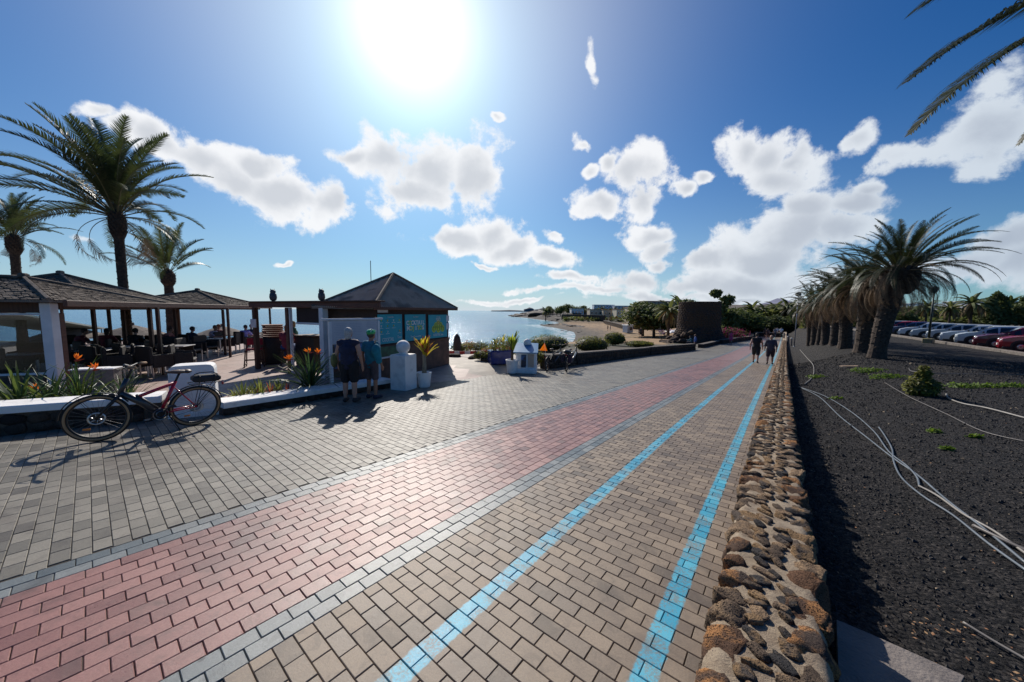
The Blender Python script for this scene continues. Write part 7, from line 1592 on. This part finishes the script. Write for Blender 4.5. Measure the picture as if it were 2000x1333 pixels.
for rw in range(nrw):
    z = (rw + .5) / nrw * HT_; f = z / HT_; rad = lerp(rt_ * 1.55, rt_ * 1.18, f / .22) if f < .22 else (lerp(rt_ * 1.18, rt_, (f - .22) / .2) if f < .42 else lerp(rt_, rt_ * .96, (f - .42) / .58)); n = int(2 * math.pi * rad / .46)
    for k in range(n):
        a = 2 * math.pi * (k + .5 * (rw % 2) + r.uniform(-.15, .15)) / n
        if math.sin(a) > .35: continue
        M_ = Matrix.Translation((math.cos(a) * (rad + .01), math.sin(a) * (rad + .01), z + r.uniform(-.03, .03))) @ Matrix.Rotation(a + math.pi / 2, 4, 'Z') @ Matrix.Diagonal((.23 * r.uniform(.7, 1.1), .07, HT_ / nrw * .52, 1)); me = prs[k % 4]
        if cnt < 300 and .0 < f: o = add_mesh('stone', me, tw); o.matrix_local = M_; cnt += 1
        else: rest_.add([M_ @ v.co for v in me.vertices], [tuple(p_.vertices) for p_ in me.polygons])
rest_.obj('stonework', m_tow, tw, kind='stuff')
wgl = thing('rubble_bank', 'sloping rubble bank running down to the beach from the tower', 'bank', (cx.x - 2.2, cx.y - .6, H(cx.x - 3, cx.y) - .3))
for k in range(70):
    u = r.random(); x_ = -3.6 * u + .6; o = add_mesh('stone', prs[k % 4], wgl); hgt = 3.0 * (1 - u) ** 1.6; o.location = (x_ + r.gauss(0, .15), r.gauss(-.3, .7), hgt * r.random()); s_ = r.uniform(.35, .75); o.scale = (s_ * 1.2, s_ * .8, s_ * .6); o.rotation_euler = (r.gauss(0, .3), r.gauss(0, .3), r.uniform(0, 6))

# ------------------------------------------------------------------ trees, hedges and far buildings
m_tr = [mat('far_leaf_dark', (.07, .10, .028), (.14, .16, .045), .8, .7, trans=.4), mat('far_leaf_olive', (.11, .13, .035), (.18, .19, .055), .8, .7, trans=.45), mat('far_leaf_brown', (.16, .11, .05), (.10, .075, .03), .8, .8, trans=.2)]
TC = {}
def crown_mesh(kind, k):
    key = (kind, k)
    if key not in TC:
        if kind == 'round': me = leaf_cloud('crown', [((0, 0, .6), (.5, .5, .36)), ((.25, 0, .75), (.3, .3, .25)), ((-.25, .1, .55), (.32, .3, .25)), ((0, -.2, .4), (.4, .3, .2))], 3000, .075, [m_tr[k % 2], m_tr[0]], 800 + k, .3)
        elif kind == 'pine': me = leaf_cloud('crown', [((0, 0, .18 + .13 * i), (.34 - .05 * i, .34 - .05 * i, .08)) for i in range(6)] + [((.1, 0, .93), (.05, .05, .08))], 2600, .07, [m_tr[0]], 820 + k, .2)
        elif kind == 'ragged': me = leaf_cloud('crown', [((0, 0, .3), (.3, .3, .22)), ((-.05, 0, .62), (.14, .14, .12)), ((.1, 0, .8), (.13, .12, .09)), ((-.12, 0, .93), (.10, .08, .05)), ((.2, 0, .5), (.16, .14, .10))], 2400, .06, [m_tr[0]], 840 + k, .2)
        elif kind == 'palm':
            mb = MB(); r = random.Random(860 + k)
            for q in range(34):
                a = q * 2.399; e = R(r.uniform(-35, 75)); d = Vector((math.cos(a), math.sin(a), 0)); p = Vector((0, 0, .66)); pts = []; tn = Vector((-d.y, d.x, 0))
                for i in range(6): pts.append(p.copy()); g = e - 1.5 * (i / 5.); p = p + (d * math.cos(g) + Vector((0, 0, math.sin(g)))) * .10
                vs_ = []
                for i, c in enumerate(pts): w = (.012, .045, .05, .045, .03, .005)[i]; vs_ += [c - tn * w - Vector((0, 0, w * .6)), c, c + tn * w - Vector((0, 0, w * .6))]
                fs_ = []
                for i in range(5): b = i * 3; fs_ += [(b, b + 1, b + 4, b + 3), (b + 1, b + 2, b + 5, b + 4)]
                mb.add(vs_, fs_, 0 if e > 0 else 1)
            me = mb.mesh('crown', [m_tr[1] if k % 2 else m_tr[0], m_tr[2]])
        TC[key] = me
    return TC[key]
TKM = {}
def tree(label, px, pt, Y, pb=None, kind='round', k=0, wide=1., group=None, name=None):
    """crown top at picture row pt, at distance Y"""
    top = at(px, pt, Y); zb = H(top.x, top.y) if pb is None else at(px, pb, Y).z; h = top.z - zb
    t_ = thing(name or {'round': 'broadleaf_tree', 'pine': 'araucaria_tree', 'ragged': 'tall_tree', 'palm': 'palm_tree'}[kind], label, 'palm' if kind == 'palm' else 'tree', (top.x, top.y, zb), k * 1.3, group)
    c = add_mesh('crown', crown_mesh(kind, k % 3), t_, kind='stuff' if kind != 'palm' else None); c.scale = (h * wide, h * wide, h * (1. if kind != 'palm' else 1.15))
    if 't' not in TKM: mb = MB(); mb.tube([(0, 0, -.05), (.01, 0, .35), (0, 0, .7)], [.045, .035, .02], 7); TKM['t'] = mb.mesh('trunk', m_twig)
    o = add_mesh('trunk', TKM['t'], t_); o.scale = (h, h, h); return t_
GT = 'trees behind the promenade'
tree('tall ragged dark tree rising beside the stone tower', 1412, 566, 62, kind='ragged', k=0, wide=.95, group=GT)
for (px, pt, Y, kind, k, w, lab) in ((1395, 600, 66, 'round', 0, 1.5, 'dark rounded tree right behind the tower'), (1430, 598, 70, 'round', 2, 1.6, 'dark dense tree right of the ragged tall one'), (1345, 583, 75, 'round', 1, .8, 'small tree top poking above the tower'), (1280, 590, 78, 'round', 2, 1.4, 'dark green tree left of the big beach palm'), (1258, 588, 84, 'round', 1, 1.3, 'green tree at the left end of the dense group'), (1470, 592, 82, 'palm', 1, .9, 'green palm behind the bougainvillea'), (1493, 596, 84, 'palm', 0, 1.0, 'palm near the end of the path, left one'), (1516, 592, 86, 'palm', 1, 1.0, 'palm at the end of the path, middle one'), (1540, 588, 80, 'palm', 0, 1.1, 'palm at the end of the path, right one'), (1450, 610, 78, 'round', 1, 1.8, 'low bushy tree behind the bougainvillea'), (1506, 622, 78, 'round', 0, 2.0, 'dark hedge like tree at the end of the path'), (1532, 616, 76, 'round', 2, 1.6, 'dark tree right at the path end'), (1556, 596, 84, 'round', 1, 1.5, 'tree behind the silver lamp post')):
    tree(lab, px, pt, Y, kind=kind, k=k, wide=w, group=GT)
tree('spreading palm on the beach edge in front of the dark trees', 1308, 590, 58, kind='palm', k=1, wide=1.0, group=GT)
tree('brownish palm between the beach palm and the tower', 1330, 584, 62, kind='palm', k=2, wide=.7, group=GT)
t_ = bush('magenta bougainvillea spilling over the low wall', on(1440, 668) + Vector((0, 2, 0)), (3.2, 1.6, 1.1), 2600, .22, [m_flR, m_tr[2], m_tr[1]], 91, None, 'bougainvillea', 'bush'); bush('reddish brown hedge top left of the magenta bougainvillea', on(1418, 668) + Vector((0, 4, 0)), (2.4, 1.4, 1.2), 1800, .2, [m_tr[2], m_tr[1]], 92, None, 'hedge', 'hedge')
# trees behind the car park
GP = 'trees behind the car park'; r = random.Random(12)
ks = [('round', 1590, 612), ('palm', 1622, 600), ('round', 1652, 606), ('palm', 1690, 598), ('round', 1716, 604), ('palm', 1748, 596), ('round', 1764, 602), ('round', 1790, 598), ('palm', 1812, 590), ('round', 1836, 600), ('palm', 1858, 592), ('round', 1880, 598), ('palm', 1902, 576), ('round', 1918, 594), ('pine', 1938, 574), ('round', 1950, 596), ('pine', 1960, 572), ('palm', 1975, 582), ('round', 1990, 590), ('pine', 2005, 574), ('round', 2030, 590)]
tl_ = ['leafy tree behind the farthest palm trunks of the row', 'palm just right of the silver lamp post, behind the palm row', 'leafy tree behind the middle of the palm row', 'palm behind the thickest trunk of the row', 'leafy tree left of the big leaning trunk', 'palm right of the big leaning trunk, behind the cars', 'leafy tree before the low white building right of the big trunk', 'leafy tree left of the dark lamp post', 'palm directly behind the dark lamp post', 'leafy tree just right of the dark lamp post', 'palm left of the white building with sloping roof', 'leafy tree above the long pale van', 'tall palm above the dark red saloon', 'leafy tree right of the tall palm above the saloon', 'leftmost tiered araucaria behind the car park', 'leafy tree between the two left araucarias', 'tallest tiered araucaria behind the car park', 'palm right of the tallest araucaria', 'leafy tree above the blue van', 'tiered araucaria at the right edge of the picture', 'leafy tree cut off by the right edge of the picture']
nm_ = {'round': 'leafy tree', 'palm': 'palm', 'pine': 'tiered araucaria'}
for i, (kind, px, pt) in enumerate(ks):
    tree(tl_[i], px, pt, 56 + (i * 7) % 14, kind=kind, k=i, wide={'round': 1.25, 'palm': 1.0, 'pine': .9}[kind], group=GP)
# white and cream buildings
def building(label, px0, px1, pt, pb, Y, col, group, deep=8., nwin=4, floors=1, roof=None, rz=0.):
    a, b = at(px0, pb, Y), at(px1, pb, Y); zt = at((px0 + px1) / 2, pt, Y).z; zb = min(at(px0, pb, Y).z, H(a.x, a.y)); w = b.x - a.x; h = zt - zb
    t_ = thing('house', label, 'house', ((a.x + b.x) / 2, Y, zb), rz, group); m_ = mat('render_%d' % int(sum(col) * 100), col, tuple(c * .85 for c in col), .6, .85)
    mb = MB(); mb.box((0, deep / 2, h / 2), (w, deep, h)); mb.obj('wall', m_, t_); mb = MB(); mb.rbox((0, deep / 2, h + .12), (w + .4, deep + .4, .24), .05); mb.obj('roof', roof or m_, t_)
    vis = at(0, pt, Y).z - at(0, pb, Y).z
    for f in range(floors):
        for k in range(nwin):
            x = -w / 2 + (k + .5) * w / nwin; z = h - vis * (f + .55) / floors; ww = w / nwin * .4; mb = MB(); mb.box((x, -.03, z), (ww, .08, vis / floors * .42)); fr = mb.obj('window', m_paintw, t_); mb = MB(); mb.box((x, -.075, z), (ww * .82, .03, vis / floors * .34)); mb.obj('pane', m_glassc, fr)
    return t_
GB = 'houses of the resort'; WH = (.72, .72, .72); CR = (.55, .46, .34); m_tile = mat('tile_roof', (.36, .17, .10), (.28, .14, .09), 1.2, .9)
building('low white building seen behind the palm row, left of the big trunk', 1610, 1690, 612, 634, 78, WH, GB, floors=1, nwin=6)
building('white building with a terrace roof behind the car park, under the palm crown', 1745, 1800, 606, 628, 74, WH, GB, nwin=4)
building('pale blue white upper building behind the parking trees', 1790, 1850, 594, 612, 96, (.55, .66, .68), GB, nwin=5)
building('white building with a sloping roof line right of the lamp post', 1836, 1900, 606, 626, 76, WH, GB, nwin=4)
building('white apartment block among the trees at the right edge', 1915, 1995, 590, 622, 86, WH, GB, floors=2, nwin=6)
building('white parasol-like roofs of a beach hotel on the low headland', 1116, 1140, 604, 616, 235, (.66, .68, .70), GB, nwin=4)
building('pale blue white hotel high on the far slope', 1160, 1200, 596, 606, 330, (.60, .66, .72), GB, floors=2, nwin=7)
building('long white hotel block right of the blue white one on the slope', 1200, 1250, 598, 607, 320, (.58, .62, .68), GB, floors=2, nwin=8)
building('cream villa with two arches behind the beach', 1152, 1176, 605, 617, 205, CR, GB, roof=m_tile, nwin=3)
building('terracotta roofed cream villa in the middle behind the beach', 1178, 1202, 606, 618, 200, CR, GB, roof=m_tile, nwin=3)
building('bright cream villa left of the dark trees', 1204, 1226, 605, 618, 190, (.62, .55, .42), GB, roof=m_tile, nwin=3)
building('sandy coloured villa with gable beside the dark trees', 1228, 1248, 602, 618, 170, (.62, .52, .38), GB, roof=m_tile, nwin=2)
building('brown hotel block high behind the dark trees', 1256, 1330, 589, 604, 260, (.30, .21, .15), GB, floors=2, nwin=10)
r = random.Random(77); GF = 'trees on the far shore'
fl_ = [(1066, 602), (1072, 598), (1080, 603), (1088, 600), (1095, 597), (1101, 602), (1108, 599), (1114, 594), (1122, 601), (1130, 600), (1136, 597), (1142, 603), (1149, 602), (1157, 605), (1168, 602), (1176, 599), (1185, 604), (1193, 603), (1203, 601), (1210, 605), (1219, 600), (1232, 597), (1242, 600), (1250, 596)]
fp_ = ['outermost on the headland', 'second from the headland tip', 'third from the headland tip', 'fourth from the headland tip', 'left of the tall lone palm', 'beside the tall lone palm', 'just left of the tallest palm', 'tallest above the headland', 'over the left of the white hotel roofs', 'over the middle of the white hotel roofs', 'over the right of the white hotel roofs', 'between the hotel roofs and the cream villa', 'left of the arched cream villa', 'at the left end of the arched villa', 'in front of the pale blue hotel', 'above the arched cream villa', 'left end of the terracotta roofed villa', 'centre of the terracotta roofed villa', 'right end of the terracotta roofed villa', 'left of the bright cream villa', 'behind the bright cream villa', 'left of the gabled villa', 'behind the gabled villa', 'last before the dark tree group']
for i, (px, pt) in enumerate(fl_):
    kind = 'palm' if i % 3 != 1 else 'round'; tree('distant %s on the far shore skyline, %s' % ('palm' if kind == 'palm' else 'bushy tree', fp_[i]), px, pt, 232 + (i * 31) % 40, kind=kind, k=i, wide=.9 if kind == 'palm' else 1.1, group=GF)
r = random.Random(78)
hd = MB(); 
def mass(name, x0, x1, y0, y1, Y, n, size, mats_, seed):
    r = random.Random(seed); mb = MB()
    for i in range(n):
        px = r.uniform(x0, x1); q = (px - x0) / (x1 - x0); py = lerp(lerp(*y0, q), lerp(*y1, q), r.random() ** .7); p = at(px, py, Y * r.uniform(.95, 1.08)); s_ = size * r.uniform(.5, 1.2); a = Vector((r.gauss(0, 1), r.gauss(0, 1), r.gauss(0, 1))).normalized(); b = a.cross(Vector((0, .3, 1))).normalized()
        mb.add([p + a * s_, p + b * s_, p - a * s_ * .8, p - b * s_], [(0, 1, 2, 3)], r.randrange(len(mats_)))
    mb.obj(name, mats_, kind='stuff')
mass('shore_undergrowth', 1100, 1270, (619, 618), (627, 633), 185, 1500, .9, m_tr, 1)
mass('car_park_undergrowth', 1565, 2050, (622, 616), (640, 632), 60, 2600, .5, m_tr[:2], 2)
mass('promenade_undergrowth', 1380, 1560, (604, 606), (652, 650), 84, 5200, .62, m_tr[:2], 3)
mass('beach_edge_undergrowth', 1240, 1330, (604, 600), (640, 640), 80, 2600, .6, m_tr, 4)
mass('hill_scrub', 1130, 1270, (607, 604), (612, 611), 300, 1500, 2.2, m_tr[:2], 5)
# headland and reef of black lava rock
def rocks(label, pts, seed, size, n, zup=0.):
    t_ = None; r = random.Random(seed); P0 = None
    for i in range(n):
        q = r.random() * (len(pts) - 1); k = int(q); px = lerp(pts[k][0], pts[k + 1][0], q - k); py = lerp(pts[k][1], pts[k + 1][1], q - k) + r.gauss(0, pts[k][2]); d = ray(px, py); t = SEA / d.z if d.z < 0 else 100; p = d * t
        if t_ is None: t_ = thing('lava_reef', label, 'rocks', p, 0, 'lava reefs in the bay'); P0 = p.copy()
        s_ = size * r.uniform(.4, 1.2) * (p.y / 150.) * (.3 + .7 * q / (len(pts) - 1)); o = add_mesh('rock', RK[r.randrange(4)], t_); o.location = p - P0 + Vector((0, 0, zup * s_ * .3)); o.scale = (s_ * r.uniform(1, 2.4), s_ * r.uniform(.8, 1.5), s_ * r.uniform(.20, .42)); o.rotation_euler = (r.gauss(0, .1), r.gauss(0, .1), r.uniform(0, 6.28))
m_reef = mat('black_reef', (.022, .018, .017), (.055, .042, .036), .6, .8, .8, 3)
RK = [stone_mesh('rock', 950 + k, 2, 1, 1, 1, m_reef, .3) for k in range(4)]
rocks('long dark lava headland reaching into the sea below the far palms', [(1005, 619, .3), (1030, 617.5, .8), (1060, 618, 2.2), (1100, 619, 3.2), (1130, 622, 3.5)], 1, 4.6, 280, .8)
rocks('narrow dark reef spit at the left tip of the sandy beach', [(1056, 635.5, .5), (1080, 635, .8), (1110, 636, 1.2), (1130, 640, 1.6)], 2, 1.8, 90)
rocks('broken dark rocks in the foam along the near edge of the beach', [(1095, 646, .8), (1125, 648, 1.4), (1150, 652, 1.6), (1180, 650, 1.2), (1200, 648, .8)], 3, 1.3, 110)
m_islet_haze = mat('breakwater', (.05, .07, .09), (.07, .09, .11), .01, .9)  # blue-grey of distance haze put into the colour of the far land
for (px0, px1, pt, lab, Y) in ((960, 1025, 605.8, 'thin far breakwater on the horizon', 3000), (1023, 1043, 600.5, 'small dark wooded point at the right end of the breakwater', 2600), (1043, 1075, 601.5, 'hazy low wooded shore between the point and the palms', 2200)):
    a, b = at(px0, 607, Y), at(px1, 607, Y); t_ = thing('low_headland', lab, 'headland', ((a.x + b.x) / 2, Y, SEA)); hh = at((px0 + px1) / 2, pt, Y).z - SEA; add_mesh('land', RK[1], t_); c = t_.children[0]; c.scale = ((b.x - a.x) / 2 * 1.1, 40, hh); c.data = c.data.copy(); c.data.materials[0] = m_islet_haze
# far hills
def hill(label, pts, Y, col, dep=300):
    vs_ = []; n = len(pts)
    for (px, py) in pts: p = at(px, py, Y); vs_.append(p)
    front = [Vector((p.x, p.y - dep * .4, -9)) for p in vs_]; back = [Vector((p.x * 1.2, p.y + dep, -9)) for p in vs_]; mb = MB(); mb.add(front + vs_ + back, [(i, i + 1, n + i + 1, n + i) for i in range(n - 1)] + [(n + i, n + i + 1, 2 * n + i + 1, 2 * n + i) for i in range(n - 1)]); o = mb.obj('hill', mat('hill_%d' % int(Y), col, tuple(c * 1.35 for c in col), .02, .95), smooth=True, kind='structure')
hill('', [(1120, 611), (1180, 608), (1240, 598), (1290, 592), (1340, 591), (1400, 594), (1450, 596), (1490, 595), (1530, 592), (1580, 590), (1640, 594), (1720, 600), (1800, 598), (1900, 594), (2060, 596)], 700, (.10, .085, .07))
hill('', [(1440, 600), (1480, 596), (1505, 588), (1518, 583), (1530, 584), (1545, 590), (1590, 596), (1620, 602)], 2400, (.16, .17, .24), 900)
# beach furniture
GL = 'sun loungers by the tower'; m_purp = mat('lounger_purple', (.26, .10, .34), (.36, .18, .44), 2, .7); r = random.Random(21)
for i, (px, py) in enumerate(((1271, 645), (1283, 645), (1291, 650), (1285, 655), (1296, 654), (1304, 651), (1311, 648), (1300, 645), (1316, 652), (1322, 647))):
    q = on(px, py); t_ = thing('sun_lounger', ('white' if i % 2 else 'purple') + ' covered lounger, ' + ['leftmost of the group by the tower', 'second from the left of the group', 'left of centre, near the path', 'nearest the camera on the left', 'nearest the camera in the middle', 'in the middle of the group', 'farthest back at the right', 'farthest back in the middle', 'right of centre, near the path', 'rightmost, closest to the tower'][i], 'lounger', q, r.uniform(0, 6), GL)
    mb = MB(); mb.rbox((0, 0, .38), (1.9, .7, .12), .04); mb.obj('mattress', m_purp if i % 2 == 0 else m_paintw, t_); mb = MB(); mb.rbox((-.8, 0, .62), (.5, .68, .10), .04); mb.obj('headrest', m_purp if i % 2 == 0 else m_paintw, t_)
    for sx in (-.7, .7): mb = MB(); mb.rbox((sx, 0, .16), (.06, .6, .32), .01); mb.obj('leg', m_paintw, t_)
for i, (px, py, Y, lab) in enumerate(((1291, 607, 75, 'white parasol left of the beach palm, lower one'), (1294, 603, 82, 'white parasol left of the beach palm, upper one'), (1324, 605, 60, 'white domed parasol beside the left edge of the tower'), (1318, 645, 66, 'low white parasol over the purple loungers'))):
    top = at(px, py, Y); zb = H(top.x, top.y); t_ = thing('beach_parasol', lab, 'parasol', (top.x, top.y, zb), 0, 'white beach parasols'); h = top.z - zb; mb = MB(); mb.lathe([(1.15, h - .5), (1.0, h - .28), (.55, h - .08), (.03, h)], 12); mb.obj('canopy', m_paintw, t_); mb = MB(); mb.tube([(0, 0, 0), (0, 0, h - .1)], .04, 5); mb.obj('pole', m_paintw, t_)
q = on(1226, 650); t_ = thing('lifeguard_hut', 'small pale lifeguard hut standing on the sand', 'hut', q, .4); mb = MB(); mb.rbox((0, 0, 1.0), (2.0, 2.0, 2.0), .05); mb.obj('cabin', m_paintw, t_); mb = MB(); mb.rbox((0, 0, 2.1), (2.4, 2.4, .16), .04); mb.obj('roof', m_paintw, t_); mb = MB(); mb.rbox((.2, -1.02, 1.1), (1.0, .06, .8), .02); mb.obj('hatch', m_glassc, t_)
stone_wall('promenade_retaining_wall', 'dark retaining wall behind the sand, left of the hut', on(1180, 631), on(1228, 645), 1.2, .8, 'retaining walls of the beach', nseed=21)
stone_wall('promenade_retaining_wall', 'dark retaining wall behind the sand between the hut and the loungers', on(1232, 642), on(1300, 645), 1.3, .8, 'retaining walls of the beach', nseed=22)
stone_wall('promenade_retaining_wall', 'long dark sea wall below the cream villas', on(1098, 624), on(1180, 628), 3.0, 1.2, 'retaining walls of the beach', nseed=23)
